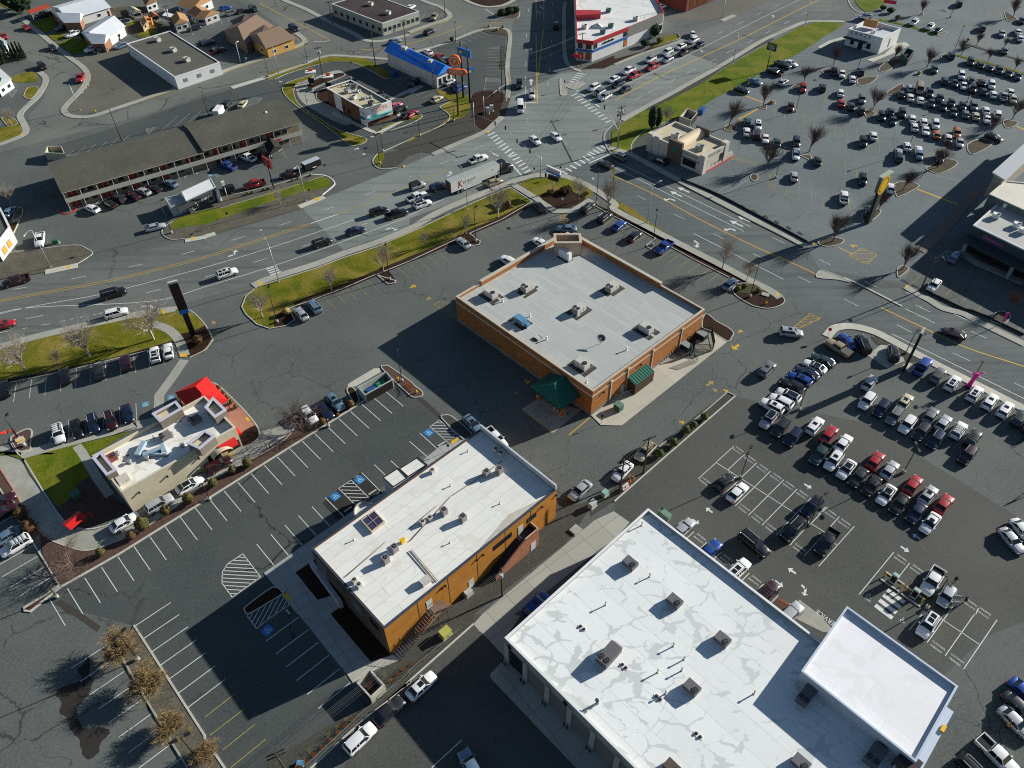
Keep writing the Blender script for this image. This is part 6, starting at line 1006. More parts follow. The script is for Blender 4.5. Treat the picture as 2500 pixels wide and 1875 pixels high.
rows(1,1,(-200,45),'in the lane below the motel',[(230,400,'jeep','k'),(535,330,'pickup','r'),(925,222,'pickup','m')],G6)
rows(1,0,(-90,110),'',[(410,1122,'sedan','y',-1,'cream sedan in the bays behind the motel'),(240,1115,'suvb','d',(90,-110),'charcoal SUV hitched to the white box trailer behind the motel')],G6)
G7='vehicles by the houses and small offices'
rows(0,0,(60,60),'on the street by the white-roofed houses',[(280,295,'coupe','r',None,'red coupe at the kerb opposite the white-roofed houses'),(40,390,'sedan','r'),(565,510,'sedan','d'),(455,712,'suvb','m')],G7)
rows(0,0,(-40,90),'',[(868,842,'pickup','r',None,'red pickup truck at the curve of the side street')],G7)
rows(0,0,(-120,40),'on the driveways of the white-roofed houses',[(670,302,'suv','d'),(785,368,'pickup','w'),(985,532,'suvb','w'),(1080,542,'suvb','k'),(1310,492,'sedan','l')],G7)
rows(0,0,(-120,30),'',[(470,160,'pickup','d',None,'charcoal pickup truck under the red carport'),(2090,305,'suvb','d',None,'charcoal SUV in the small lot beside the white lamp'),(2180,465,'sedan','d',None,'charcoal sedan near the far end of the long flat-roofed office'),(1105,105,'sedan','n',None,'navy blue sedan behind the white-roofed houses')],G7)
rows(1,0,(120,-35),'around the brown hipped office',[(220,85,'sedan','b'),(290,138,'suvb','g'),(400,115,'sedan','k'),(525,92,'suvb','e',(90,50)),(960,305,'minivan','n',(90,60)),(2050,442,'sedan','l'),(35,462,'suvb','d'),(130,547,'pickup','m')],G7)
G8='vehicles around the blue-roofed restaurant'
rows(2,0,(110,-55),'around the blue-roofed restaurant and orange pylon',[(215,342,'suvb','k'),(265,182,'suvb','t',(-50,80)),(10,75,'sedan','w'),(430,880,'sedan','s'),(510,915,'sedan','k'),(545,950,'sedan','b'),(195,558,'sedan','w',(-80,-50)),(325,605,'sedan','r',(-80,-50)),(370,640,'sedan','l',(-80,-50)),(430,660,'suvb','n',(-80,-50)),(290,1068,'sedan','y'),(20,1228,'sedan','r',(90,-60)),(45,890,'suvb','k',(-80,60),'black SUV near the crosswalk of the fried chicken restaurant')],G8)
rows(1,0,(90,-45),'in front of the fried chicken restaurant',[(2060,1140,'sedan','p'),(2110,1178,'suvb','k'),(2185,1240,'sedan','m')],G8)
G9='vehicles in the mall car park'
u=(-5,-120)
def mall(c,r,ph,items):rows(c,r,u,ph,[it if len(it)>4 else it+(random.choice((1,-1)),)for it in items],G9)
mall(3,1,'in the mall lot right of the cream coffee shop',[(1940,245,'sedan','s'),(1960,15,'sedan','w'),(2195,75,'sedan','d')])
mall(4,1,'in the near mall bays by the oval sign',[(265,475,'pickup','w',1),(470,282,'suvb','k'),(540,622,'suvb','e'),(770,372,'sedan','w'),(860,40,'suvb','d'),(1080,12,'sedan','l'),(1300,45,'suvb','d')])
rows(4,1,(-95,110),'',[(1240,1420,'sedan','w',None,'white sedan half in shade behind the tall leaning poles'),(1470,1120,'suvb','l',(95,-90),'pale blue SUV in the shade of the mall front')],G9)
mall(3,0,'near the dark bare trees behind the coffee shop',[(1435,1320,'suvb','e'),(1550,1358,'suvs','w'),(1430,1422,'sedan','w'),(1533,1458,'suvb','m'),(1630,1497,'coupe','w'),(1755,1532,'sedan','e'),(1965,1535,'suvb','d'),(1968,1645,'sedan','s')])
rows(3,0,(110,-70),'beside the green highway verge',[(1820,886,'sedan','s'),(1520,880,'sedan','l',(130,45)),(1375,972,'sedan','k',(130,35)),(1730,775,'pickup','m',(-130,-45)),(1820,700,'pickup','e',(130,50)),(1905,682,'sedan','w',(130,45)),(2035,952,'suvb','r',(-5,100)),(1905,1150,'sedan','m',(-5,100))],G9)
rows(3,0,(110,-20),'behind the striped corner store',[(500,72,'suvb','w'),(310,15,'sedan','b')],G9)
rows(4,0,(-110,85),'near the white cafe and its verge',[(500,176,'sedan','w',(-140,5)),(1025,242,'suvs','w'),(1195,290,'suvs','w'),(1280,327,'sedan','k')],G9)
mall(4,0,'at the far right top of the mall lot',[(1515,38,'suvb','d'),(1760,302,'suvb','e'),(1972,362,'sedan','s'),(2145,340,'sedan','w'),(2170,412,'sedan','w'),(2190,222,'sedan','m'),(2005,542,'sedan','g')])
mall(4,0,'in the uppermost mall row beside the hedge line',[(1425,602,'suvb','n'),(1245,747,'sedan','e'),(1635,668,'suvb','k'),(1740,700,'sedan','d'),(1835,730,'sedan','k'),(1940,760,'suvb','d'),(2045,792,'sedan','d'),(2145,822,'sedan','e')])
mall(4,0,'in the second mall double row from the top',[(1535,815,'suvb','w'),(1355,872,'suvb','e'),(1460,897,'sedan','k'),(1640,862,'sedan','e'),(1560,927,'sedan','w'),(1755,888,'sedan','m'),(1655,957,'suvb','m'),(1775,987,'sedan','n'),(1860,918,'suvb','w'),(1880,1020,'sedan','w'),(1988,1042,'pickup','s',1),(2065,993,'sedan','w'),(2095,1072,'sedan','y')])
mall(4,0,'in the third mall double row from the top',[(980,952,'sedan','s'),(1085,958,'van','t',-1),(1190,1003,'pickup','d',-1),(885,1017,'sedan','d'),(982,1050,'sedan','w'),(1095,1082,'coupe','w'),(1210,1113,'sedan','d'),(1307,1060,'sedan','k'),(1335,1152,'suvb','k'),(1430,1107,'sedan','d'),(1450,1208,'sedan','e'),(1550,1142,'sedan','k'),(1580,1232,'sedan','g'),(1667,1148,'suv','g'),(1690,1252,'sedan','y'),(1800,1192,'sedan','w'),(1815,1290,'coupe','w'),(1925,1232,'suvb','w')])
mall(4,0,'in the fourth mall double row from the top',[(770,1202,'sedan','n'),(675,1257,'suvb','k'),(795,1302,'sedan','d'),(895,1222,'suvb','m'),(1005,1282,'sedan','w'),(1030,1372,'sedan','w'),(1130,1318,'sedan','w'),(1150,1412,'coupe','w'),(1255,1345,'suvb','w'),(1270,1452,'sedan','o'),(1395,1492,'sedan','w'),(1485,1438,'suvb','o'),(1518,1540,'sedan','s'),(1890,1482,'sedan','k',(130,50))])
mall(4,0,'in the lowest mall rows near the lamp post',[(585,1467,'sedan','w'),(475,1533,'suvb','k'),(950,1580,'sedan','w'),(1075,1622,'sedan','w'),(860,1650,'sedan','s')])
mall(4,0,'around the bare tree left of the mall rows',[(460,1072,'suvb','g'),(345,1147,'sedan','d'),(455,1190,'sedan','m'),(235,1112,'sedan','r'),(230,1002,'sedan','w'),(360,853,'sedan','w'),(450,772,'suvb','d'),(245,797,'sedan','w'),(160,770,'pickup','m',1),(35,947,'suvb','k')])
rows(2,1,(1,0),'',[],G4)
rows(3,1,(-110,-40),'',[(490,70,'sedan','k',None,'black sedan in the shaded drive lane of the coffee shop')],G9)
for k in PROTO:
	if k not in used:
		for ch in PCH[k]:bpy.data.objects.remove(ch)
		bpy.data.objects.remove(PROTO[k])
p0=at(K(2,1,410,350)[0],2.4);p1=at(K(2,1,960,140)[0],2.4);d=(p1-p0);d.z=0;d.normalize();TA=math.atan2(d.y,d.x)
tt=at(K(2,1,455,432)[0],.6);
a=at(K(2,1,452,425)[0],1.2);bq=at(K(2,1,958,222)[0],1.2);d=(bq-a);d.z=0;Lt=16.0;d.normalize();n2=Vector((-d.y,d.x,0));o=a+n2*1.3+d*Lt/2;o.z=.02
TA=math.atan2(d.y,d.x)
def loc_thing(nm,lab,cat,o,rz,group=None):
	t=thing(nm,lab,cat,o,rz,group);return t
def lpart(b,nm,m,t):
	me_loc=t.location.copy();b.v=[(v[0]+me_loc[0],v[1]+me_loc[1],v[2]+me_loc[2])for v in b.v];return b.build(nm,m,t)
tr=loc_thing('semi_trailer','long white box trailer lettered KNIGHT behind a black road tractor','trailer',o,TA)
b=MB();b.box(0,0,1.15,4.05,Lt,2.55);lpart(b,'box_body',M('trailer white',(.66,.67,.63),.5,.06),tr)
b=MB();b.box(0,0,4.05,4.09,Lt-.1,2.45);lpart(b,'roof',M('trailer roof',(.34,.37,.36),.5,.05),tr)
b=MB();b.box(-Lt/2-.03,0,1.2,4.0,.06,2.45);b.box(-Lt/2-.07,0,1.2,4.0,.04,.05);lpart(b,'rear_doors',M('dark red doors',(.12,.03,.03),.6,.1),tr)
b=MB();b.box(-1.0,-1.2,.55,1.1,6,.06);b.box(-1,1.2,.55,1.1,6,.06);lpart(b,'side_skirt',WHITE,tr)
b=MB();b.box(0,0,1.0,1.15,Lt-.2,1.2);lpart(b,'chassis',BLACK,tr)
for x in(-Lt/2+2.2,-Lt/2+3.5):
	for s in(-1,1):b=MB();b.tube((x,s*.75,.5),(x,s*1.25,.5),.5,.5,14);b.mi=1;b.tube((x,s*1.24,.5),(x,s*1.26,.5),.28,.24,10);lpart(b,'wheel',[TYRE,RIM],tr)
b=MB();text(b,'KNIGHT',(-2.0,-1.285,2.75),(1,0,0),(0,0,1),4.2,0,1.1);text(b,'TRANSPORTATION',(-1.9,-1.285,1.9),(1,0,0),(0,0,1),2.4);lpart(b,'lettering',M('grey lettering',(.09,.10,.11)),tr)
b=MB();text(b,'K',(-5.0,-1.285,2.6),(1,0,0),(0,0,1),1.5,.0,1.2);b.face((-5.9,-1.285,1.9),(-5.5,-1.285,1.9),(-4.9,-1.285,3.4),(-5.2,-1.285,3.4));lpart(b,'logo',M('logo red',(.35,.02,.03)),tr)
b=MB();text(b,'K',(5.6,-1.285,3.1),(1,0,0),(0,0,1),.6,.2);lpart(b,'logo',M('grey lettering',(.09,.1,.11)),tr)
oc=o+d*(Lt/2+2.1);tc_=loc_thing('road_tractor','black long-nosed road tractor pulling the white trailer at the crossing','truck',oc,TA)
rows_=[[(x,y*w2,z)for y,z in((-1,.8),(-1,zt_-.2),(-.85,zt_),(.85,zt_),(1,zt_-.2),(1,.8))]for x,w2,zt_ in((-1.6,1.2,3.9),(.2,1.2,3.95),(.9,1.15,3.5))]
b=MB();b.grid(rows_,True,True);rows_=[[(x,y*w2,z)for y,z in((-1,.7),(-1,zt_-.2),(-.8,zt_),(.8,zt_),(1,zt_-.2),(1,.7))]for x,w2,zt_ in((.9,1.05,2.2),(2.3,.9,2.0),(2.9,.8,1.75))];b.grid(rows_,True,True);lpart(b,'cab',M('black truck paint',(.015,.017,.02),.3,.1,coat=.5),tc_)
b=MB();b.face((.92,-1.05,2.25),(.92,1.05,2.25),(.72,1.0,3.35),(.72,-1.0,3.35));b.box(.35,-1.21,2.3,3.0,.9,.03);b.box(.35,1.21,2.3,3.0,.9,.03);lpart(b,'windows',CGL,tc_)
for x in(2.0,-2.4,-3.7):
	for s in(-1,1):b=MB();b.tube((x,s*.75,.5),(x,s*1.22,.5),.5,.5,14);b.mi=1;b.tube((x,s*1.21,.5),(x,s*1.24,.5),.28,.24,10);lpart(b,'wheel',[TYRE,RIM],tc_)
b=MB();b.box(-2.4,0,.7,1.0,3.5,.9);b.box(2.85,0,.4,.8,.25,2.2);lpart(b,'frame_rails',STEEL,tc_)
for s in(-1,1):b=MB();b.tube((-1.5,s*1.15,1.2),(-1.5,s*1.15,4.2),.08,.08,8);lpart(b,'exhaust_stack',STEEL,tc_);b=MB();b.box(.95,s*1.4,2.3,2.9,.1,.3);lpart(b,'mirror',BLACK,tc_)
def boxtrailer(c,r,x0,y0,x1,y1,z,W_,hh,mat,roof,lab):
	a,e=at(K(c,r,x0,y0)[0],z),at(K(c,r,x1,y1)[0],z);dd=(e-a);L=dd.length;o=(a+e)/2;o.z=.02;t=thing('box_trailer',lab,'trailer',o,math.atan2(dd.y,dd.x))
	b=MB();b.box(0,0,.5,hh,L,W_);lpart(b,'box_body',mat,t);b=MB();b.box(0,0,hh,hh+.06,L-.02,W_-.02);lpart(b,'roof',roof,t)
	for s in(-1,1):b=MB();b.tube((-.2,s*(W_/2-.02),.36),(-.2,s*(W_/2+.18),.36),.36,.36,12);lpart(b,'wheel',TYRE,t);b=MB();b.box(-.2,s*(W_/2+.1),.72,.8,1.1,.26);lpart(b,'mudguard',WHITE,t)
	b=MB();b.path([(L/2,-.6,.5),(L/2+1.2,0,.5),(L/2,.6,.5)],.06);lpart(b,'drawbar',STEEL,t)
boxtrailer(1,1,1235,80,1065,150,1.3,2.0,2.4,BLACK,M('pale trailer roof',(.42,.48,.52),.5,.05),'black box trailer with a pale roof behind the maroon pickup')
boxtrailer(1,0,120,1240,175,1170,1.3,2.0,2.4,WHITE,WHITE,'white box trailer parked behind the motel')
def roof3(c,r,a,b_,c_,h):return rect3(*[at(K(c,r,*v)[0],h)for v in(a,b_,c_)])
def O3(pts,h):return[Vector(at(q,h)[:2])for q in pts]
GR=roofmat('grey gravel roof',(.105,.105,.088),R(20),3,30,seam=.9,var=.08,rough=.95);WR=M('white wall',(.62,.64,.64),.8,.05,1);SHIN=M('dark shingle',(.095,.094,.074),.95,.25,1.6,big=.2)
q=[K(0,1,665,425)[0],K(1,0,1035,1345)[0],K(0,1,500,105)[0]]
f0,f1=Vector(at(q[0],5.6)[:2]),Vector(at(q[1],5.6)[:2]);bk0=Vector(at(q[2],5.2)[:2]);e=(f1-f0).normalized();dp=(bk0-f0);n_=Vector((-e.y,e.x));n_=n_ if dp.dot(n_)>0 else-n_;DP=abs(dp.dot(n_));LM=(f1-f0).length
mo=thing('motel','long two-storey motel with dark shingle roof, white balcony and paired red doors','motel',((f0+e*LM/2+n_*DP/2).x,(f0+e*LM/2+n_*DP/2).y,0))
def mp(u,d,z):v=f0+e*u+n_*d;return Vector((v.x,v.y,z))
MW=M('motel wall',(.27,.22,.15),.9,.15,1);s0=.565*LM
for(ua,ub,dz)in((0,s0,0),(s0,LM,.55)):
	b=MB();b.prism([mp(ua+.3,1.6,0)[:2],mp(ub-.3 if ub==LM else ub,1.6,0)[:2],mp(ub-.3 if ub==LM else ub,DP-.4,0)[:2],mp(ua+.3,DP-.4,0)[:2]],0,5.2+dz);b.build('wall',MW,mo)
	b=MB();ri=DP*.62;A=[(0,5.55),(ri,7.0),(DP,5.3)]
	P0=[mp(ua-.1,d,z+dz)for d,z in A];P1=[mp(ub+(.5 if ub==LM else .02),d,z+dz)for d,z in A]
	b.face(P0[0],P1[0],P1[1],P0[1]);b.face(P0[1],P1[1],P1[2],P0[2]);lo=Vector((0,0,-.25));b.face(P0[0],P0[0]+lo,P1[0]+lo,P1[0]);b.face(P0[0],P0[1],P0[2],P0[2]+lo,P0[0]+lo);b.face(P1[0],P1[0]+lo,P1[2]+lo,P1[2],P1[1]);b.build('roof',SHIN,mo)
	b=MB();b.tube(P0[0]+lo*.4,P1[0]+lo*.4,.1,.1,4);b.build('gutter',M('gutter cream',(.45,.42,.35),.7,.05),mo)
b=MB();b.prism([mp(0,0,0)[:2],mp(LM,0,0)[:2],mp(LM,1.65,0)[:2],mp(0,1.65,0)[:2]],2.55,2.8,True,True);bal=b.build('balcony',M('balcony slab',(.36,.35,.30)),mo)
b=MB();b.prism([mp(0,-.04,0)[:2],mp(LM,-.04,0)[:2],mp(LM,.02,0)[:2],mp(0,.02,0)[:2]],2.5,3.75,True,True);b.build('balcony_front',M('motel white',(.50,.49,.42),.8,.1),bal)
npost=17
for i in range(npost):u=.2+(LM-.4)*i/(npost-1);b=MB();b.tube(mp(u,.05,0),mp(u,.05,5.5+(.5 if u>s0 else 0)),.06,.06,5);b.build('post',WHITE,mo)
wl=Wl(mp(0,1.6,0),mp(LM,1.6,0),mp(LM/2,5,0));nb=8;RD=M('red door',(.22,.025,.02),.6,.1)
for i in range(nb):
	u=2.2+(LM-3.6)*i/nb
	for z in(.1,2.8):
		if i==4 and z<1:continue
		doors(mo,wl,[u-.6,u+.6],.95,2.05,RD,z)
		windows(mo,wl,[u+2.4,u+4.7],1.3,z+.8,z+1.8,M('window frame taupe',(.18,.16,.13)))
b=MB();wl.box(b,LM*.82,LM*.9,2.9,3.3,1.6,1.7);b.build('sign_board',RED,mo)
o=mp(LM*.9,DP*.5,7.4);b=MB();b.smooth=True;rows_=[[(o.x+.5*math.sin(t)*math.cos(a),o.y+.5*math.sin(t)*math.sin(a),o.z-.3+.5*math.cos(t))for a in[k*PI/5 for k in range(10)]]for t in(0.05,.8,1.57,2.3)];b.grid(rows_,True);tag(b.build('roof_ventilator',WHITE,None,o),'round white ventilator on the motel ridge','vent')
q=W(K(1,0,640,1560,760,1470,830,1580,690,1659),3.2);tc2=cen(q);t=thing('entry_porch','dark pitched entry porch in front of the motel office','porch',tc2);b=MB();C=ccw(q);b.prism(C,2.6,2.8,False);m1=(C[0]+C[1])/2;m2=(C[2]+C[3])/2
b.face((*C[0],2.8),(*C[1],2.8),(*m1,4.2));b.face((*C[2],2.8),(*C[3],2.8),(*m2,4.2));b.face((*C[1],2.8),(*C[2],2.8),(*m2,4.2),(*m1,4.2));b.face((*C[3],2.8),(*C[0],2.8),(*m1,4.2),(*m2,4.2));b.build('roof',M('black shingle',(.02,.02,.018),.95,.2,2),t)
for p in C:b=MB();b.tube((*p,0),(*p,2.7),.08,.08,5);b.build('post',WHITE,t)
P=roof3(0,1,(1960,410),(2010,510),(2330,360),4.0);t,P=flat('coffee_stand','small dark coffee stand with a white sloped roof lettered wake up call','coffee stand',P,4.0,M('charcoal wall',(.06,.065,.07)),WHITE,M('pale edge',(.5,.53,.55)),.12,.2,.1)
q=W(K(0,1,1775,475,1950,435,2010,515,1840,575),3.0);b=MB();C=ccw(q);b.prism(C,0,2.9,False);b.prism(offset(C,.2),2.4,2.9,False);b.prism(offset(C,.15),2.3,2.4,True,False,False);b.ring(C,offset(C,.22),2.9,3.0);b.build('service_annex',M('pale grey',(.40,.43,.45)),t)
w=min([ws(P,i)for i in range(4)],key=lambda w:w.n.y);b=MB();w.box(b,-3,w.L+.5,2.3,3.3,0,.6);b.build('sign_band',M('charcoal band',(.045,.05,.055)),t);b=MB();w.text(b,'wake up call',w.L*.5,2.75,w.L*.6,.66);b.build('lettering',WHITE,t)
windows(t,w,[w.L*.2,w.L*.75],1.4,.9,2.0,WHITE);b=MB();w.box(b,w.L*.93,w.L*1.02,0,3.4,0,.9);b.build('corner_panel',WHITE,t)
P=roof3(0,0,(1365,475),(1880,830),(2630,690),4.2);
P=rect3(at(K(0,0,1365,470)[0],4.2),at(K(0,0,1885,830)[0],4.2),at(K(1,0,160,670)[0],4.2));t,P=flat('flat_office','long low white office with grey gravel roof and a blue shaded side wall','office',P,4.2,WR,GR,M('white fascia',(.66,.68,.68)),.25,.3,.35)
for i in range(4):
	w=ws(P,i)
	if w.n.y<-.3 and w.n.x>0:windows(t,w,[w.L*f for f in(.2,.5,.8)],1.2,1.7,2.6,GREYW,M('pale glass',(.2,.23,.23),.2))
for(x,y),l in[((1700,425),'rooftop unit near the far end of the long low white office'),((1870,535),'rooftop unit in the middle of the long low white office'),((2015,640),'rooftop unit near the street end of the long low white office')]:hvac(K(0,0,x,y)[0],3.95,2.2,1.5,1.2,R(-40),HVG,l,1)
P=rect3(at(K(1,0,1370,40)[0],4.5),at(K(1,0,1915,250)[0],4.5),at(K(2,0,100,120)[0],4.5));t,P=flat('low_clinic','low pale building with a mottled dark brown roof at the top of the photo','office',P,4.5,M('sage wall',(.36,.38,.32),.85,.1),M('brown roof',(.055,.04,.04),.95,.4,.5,big=.4),M('white edge',(.6,.6,.6)),.15,.3,.25)
for i in range(4):
	w=ws(P,i)
	if w.n.y<0:windows(t,w,[w.L*(k+.5)/8 for k in range(8)],1.2,1.3,2.5,GREYW);doors(t,w,[w.L*.3],1.1,2.3,GREYW)
for(x,y),l in[((1790,40),'rooftop unit near the far edge of the mottled brown roof'),((1980,135),'rooftop unit by the pipes on the mottled brown roof')]:hvac(K(1,0,x,y)[0],4.3,1.8,1.3,1.2,R(-30),HVG,l,1)
def gable(nm,lab,cat,poly,h,rise,wall,roof,ov=.5,axis=0,hip=0,extra=None,chim=False):
	P=ccw(poly);c=cen(P);t=thing(nm,lab,cat,c);b=MB();b.prism(offset(P,ov),0,h,False);wo=b.build('wall',wall,t)
	if axis:P=P[1:]+P[:1]
	m0=(P[1]+P[2])/2;m1=(P[3]+P[0])/2;dd=(m1-m0);
	r0=m0+dd*hip;r1=m1-dd*hip;b=MB();z=h-.1;Z=h+rise
	F=lambda p,zz:(p.x,p.y,zz)
	b.face(F(P[0],z),F(P[1],z),F(r0,Z),F(r1,Z));b.face(F(P[2],z),F(P[3],z),F(r1,Z),F(r0,Z));b.face(F(P[1],z),F(P[2],z),F(r0,Z));b.face(F(P[3],z),F(P[0],z),F(r1,Z))
	ro=b.build('roof',roof,t)
	if chim:b=MB();q=(P[0]*.6+r1*.4);b.box(q.x,q.y,h,Z+.5,.8,.6);b.build('chimney',BRICK,ro)
	for i in range(4):
		w=Wl(offset(P,ov)[i],offset(P,ov)[(i+1)%4],c)
		if w.n.y<.2:windows(t,w,[w.L*.25,w.L*.7],1.3,1.0,2.0,WHITE);
	return t,P
CORR=masonry('tan ribbed roof',(.36,.255,.18),R(60),.45,60,.6,.05,.2);SLATE=M('white metal roof',(.60,.64,.68),.6,.06,1.5);TANSH=M('tan shingle',(.36,.20,.095),.95,.15,2)
for pts,l in[((1,0,(285,230),(585,455),(985,405)),0)]:
	P=O3(K(1,0,430,390,660,525,985,410,790,250),3.6);t,P=gable('brown_office','brown and tan ribbed-roof office with an ochre end wall','office',rect3(P[0],P[1],P[2]),3.6,2.6,M('ochre wall',(.50,.29,.08),.85,.1),CORR,.7,1,.12)
	P2=O3(K(1,0,190,330,440,480,745,275,545,150),3.6);b=MB();C=ccw(rect3(P2[0],P2[1],P2[2]));b.prism(offset(C,.6),0,3.5,False);b.build('wall',M('brown wall',(.17,.12,.08)),t);m0=(C[0]+C[1])/2;m1=(C[2]+C[3])/2;b=MB();f=lambda p,z:(p.x,p.y,z)
	r0,r1=m0.lerp(m1,.2),m0.lerp(m1,.85);b.face(f(C[1],3.5),f(C[2],3.5),f(r1,6.2),f(r0,6.2));b.face(f(C[3],3.5),f(C[0],3.5),f(r0,6.2),f(r1,6.2));b.face(f(C[0],3.5),f(C[1],3.5),f(r0,6.2));b.face(f(C[2],3.5),f(C[3],3.5),f(r1,6.2));b.build('roof',CORR,t)
for v in((430,390,585,455,800,405,660,330),(270,225,360,330,600,300,450,215)):
	a,b_,c_,e_=[Vector(p)for p in W(K(1,0,*v),4.0)];b=MB();b.face(a,b_,e_+Vector((0,0,2.1)));b.face(b_,c_,e_+Vector((0,0,2.1)));b.build('cross_gable',M('brown shaded slope',(.17,.12,.10),.9,.1),t)  # slopes turned from the sun: shade put into a darker brown than the roof
HW=M('house wall',(.55,.56,.55),.85,.06);BR2=M('brick brown',(.25,.13,.08),.9,.15,2)
for(tl,pts,l,wl_,rf,ax,ri)in[((0,0),((560,70),(1010,-60),(1120,155),(740,215)),'farther white-roofed house above the parked driveway cars',HW,SLATE,0,1.9),((0,0),((880,345),(1150,170),(1465,375),(1090,465)),'nearer white-roofed house beside the long grey-roofed office',HW,SLATE,0,1.9)]:
	P=O3(K(*tl,*[v for p in pts for v in p]),3.2);t,P=gable('white_roofed_house',l,'house',rect3(P[1],P[0],P[3]),3.2,ri,wl_,rf,.6,ax,.0,chim=True)
	c=cen(P);a=O3(K(*tl,*((550,125,690,245,870,240,900,150)if pts[0][0]==560 else(870,345,990,470,1130,470,1200,380))),3.2);C=ccw(a);b=MB();f=lambda p,z:(p.x,p.y,z);b.prism(offset(C,.4),0,3.1,False);b.build('wing_wall',BR2,t);m0=(C[0]+C[1])/2;m1=(C[2]+C[3])/2;b=MB();b.face(f(C[1],3.1),f(C[2],3.1),f(m1,4.9),f(m0,4.9));b.face(f(C[3],3.1),f(C[0],3.1),f(m0,4.9),f(m1,4.9));b.face(f(C[0],3.1),f(C[1],3.1),f(m0,4.9));b.face(f(C[2],3.1),f(C[3],3.1),f(m1,4.9));b.build('wing_roof',SLATE,t)
for(c,r),pts,l,rf,wl_,h_ in[((0,0),((1840,185),(1880,270),(2040,230)),'low tan-roofed house with white walls beside the street lamp',TANSH,HW,3.0),((0,0),((1900,40),(2070,100),(2300,-10)),'tan-roofed house at the top edge of the photo',TANSH,HW,3.2),((1,0),((-110,190),(0,190),(170,125)),'tan-roofed house by the blue sedan',TANSH,M('graffiti wall',(.4,.4,.38)),3.0),((0,0),((2020,130),(2100,190),(2290,130)),'small tan-roofed annex house between the two tan roofs',TANSH,HW,2.8),((0,0),((1540,0),(1570,60),(1700,10)),'brown-roofed house at the top left behind the sheds',M('brown shingle',(.18,.1,.05)),HW,3),((0,0),((-200,800),(-30,960),(130,850)),'pale grey-roofed house at the left photo edge',M('grey shingle',(.30,.34,.35),.9,.1),HW,3.0),((0,0),((-80,470),(60,560),(70,440)),'small blue-grey-roofed house behind the cypress row',M('blue grey roof',(.2,.25,.25)),HW,2.6)]:
	P=O3(K(c,r,*[v for p in pts for v in p]),h_);gable('small_house',l,'house',rect3(*P),h_,1.5,wl_,rf,.4,0,.05)
for(c,r),pts,l,rf,wl_,h_ in[((0,0),((1365,95),(1430,135),(1525,115)),'tall cream garden shed left of the rusty one',M('cream roof',(.5,.46,.3)),M('cream shed',(.5,.47,.36)),2.6),((0,0),((1595,145),(1640,180),(1715,165)),'white garden shed with a rusty roof',M('rust roof',(.42,.14,.06)),WR,2.2),((0,0),((1510,235),(1540,290),(1640,215)),'tan garden shed beside the yellow slide',TANSH,M('tan shed',(.4,.3,.16)),2.0)]:
	P=O3(K(c,r,*[v for p in pts for v in p]),h_);gable('garden_shed',l,'shed',rect3(*P),h_,.7,wl_,rf,.15)
q=W(K(0,0,285,115,500,45,545,75,330,145),2.7);t=thing('carport','red-roofed open carport beside the white-roofed house','carport',cen(q));b=MB();C=ccw(q);b.prism(C,2.55,2.75,True,True);b.build('roof',M('red roof',(.42,.06,.03),.8,.1),t)
for p in offset(C,.3):b=MB();b.tube((p.x,p.y,0),(p.x,p.y,2.6),.08,.08,5);b.build('post',WHITE,t)
q=W(K(0,0,1750,165,1790,130,1920,165,1880,195),2.4);b=MB();C=ccw(q);b.prism(C,2.3,2.42,True,True)
for p in offset(C,.2):b.tube((p.x,p.y,0),(p.x,p.y,2.3),.07,.07,5)
tag(b.build('patio_cover',WHITE,None,cen(q)),'white patio cover behind the small tan-roofed house','patio cover')
o=at(K(0,0,1345,228)[0],.8);t=thing('trampoline','round dark trampoline with a blue rim in the back yard','trampoline',(o.x,o.y,0));b=MB();b.prism([(o.x+2.3*math.cos(k*PI/10),o.y+2.3*math.sin(k*PI/10))for k in range(20)],.78,.84,True,True);b.build('mat',BLACK,t);b=MB();b.ring([(o.x+2.5*math.cos(k*PI/10),o.y+2.5*math.sin(k*PI/10))for k in range(20)],[(o.x+2.2*math.cos(k*PI/10),o.y+2.2*math.sin(k*PI/10))for k in range(20)],.78,.9);b.build('rim',M('rim blue',(.25,.32,.38)),t)
for k in range(6):b=MB();a=k*PI/3;b.tube((o.x+2.3*math.cos(a),o.y+2.3*math.sin(a),0),(o.x+2.3*math.cos(a),o.y+2.3*math.sin(a),.8),.05,.05,5);b.build('leg',STEEL,t)
o=at(K(0,0,1630,260)[0],.8);t=thing('play_slide','yellow-orange plastic play slide among the garden sheds','slide',(o.x,o.y,0));b=MB();b.face((o.x-.5,o.y,2),(o.x+.5,o.y,2),(o.x+1.2,o.y-3,.2),(o.x+.2,o.y-3,.2));b.box(o.x,o.y+.4,0,2.4,1.2,.9);b.build('chute',M('play yellow',(.6,.26,.02)),t);b=MB();b.box(o.x,o.y+.4,2.4,2.9,1.4,1.1);b.build('roof',M('play orange',(.55,.15,.02)),t)
h=5.2;E1=at(K(1,0,1835,1170)[0],h);Wc=at(K(1,0,1310,945)[0],h);N1=at(K(1,0,1575,860)[0],h);S1=at(K(1,0,1700,1130)[0],h);Ec=at(K(1,0,2010,1100)[0],h)
Pp=rect3(Ec,N1,Wc);BK=masonry('dark red brick',(.22,.105,.06),0,.4,.13)
t,Pp=flat('chicken_restaurant','small brick and white restaurant with cream roof and orange lettering','restaurant',Pp,h,BK,roofmat('cream roof',(.86,.83,.74),R(-35),2,20,.5),M('white coping',(.78,.76,.72)),.6,.25,.25);cc=cen(Pp);iE=min(range(4),key=lambda i:(Pp[i]-Vector(Ec[:2])).length)
WPp=[ws(Pp,i)for i in range(4)];fr=min(WPp,key=lambda w:w.n.y-w.n.x*.8);sdw=min(WPp,key=lambda w:w.n.y+w.n.x*.8)
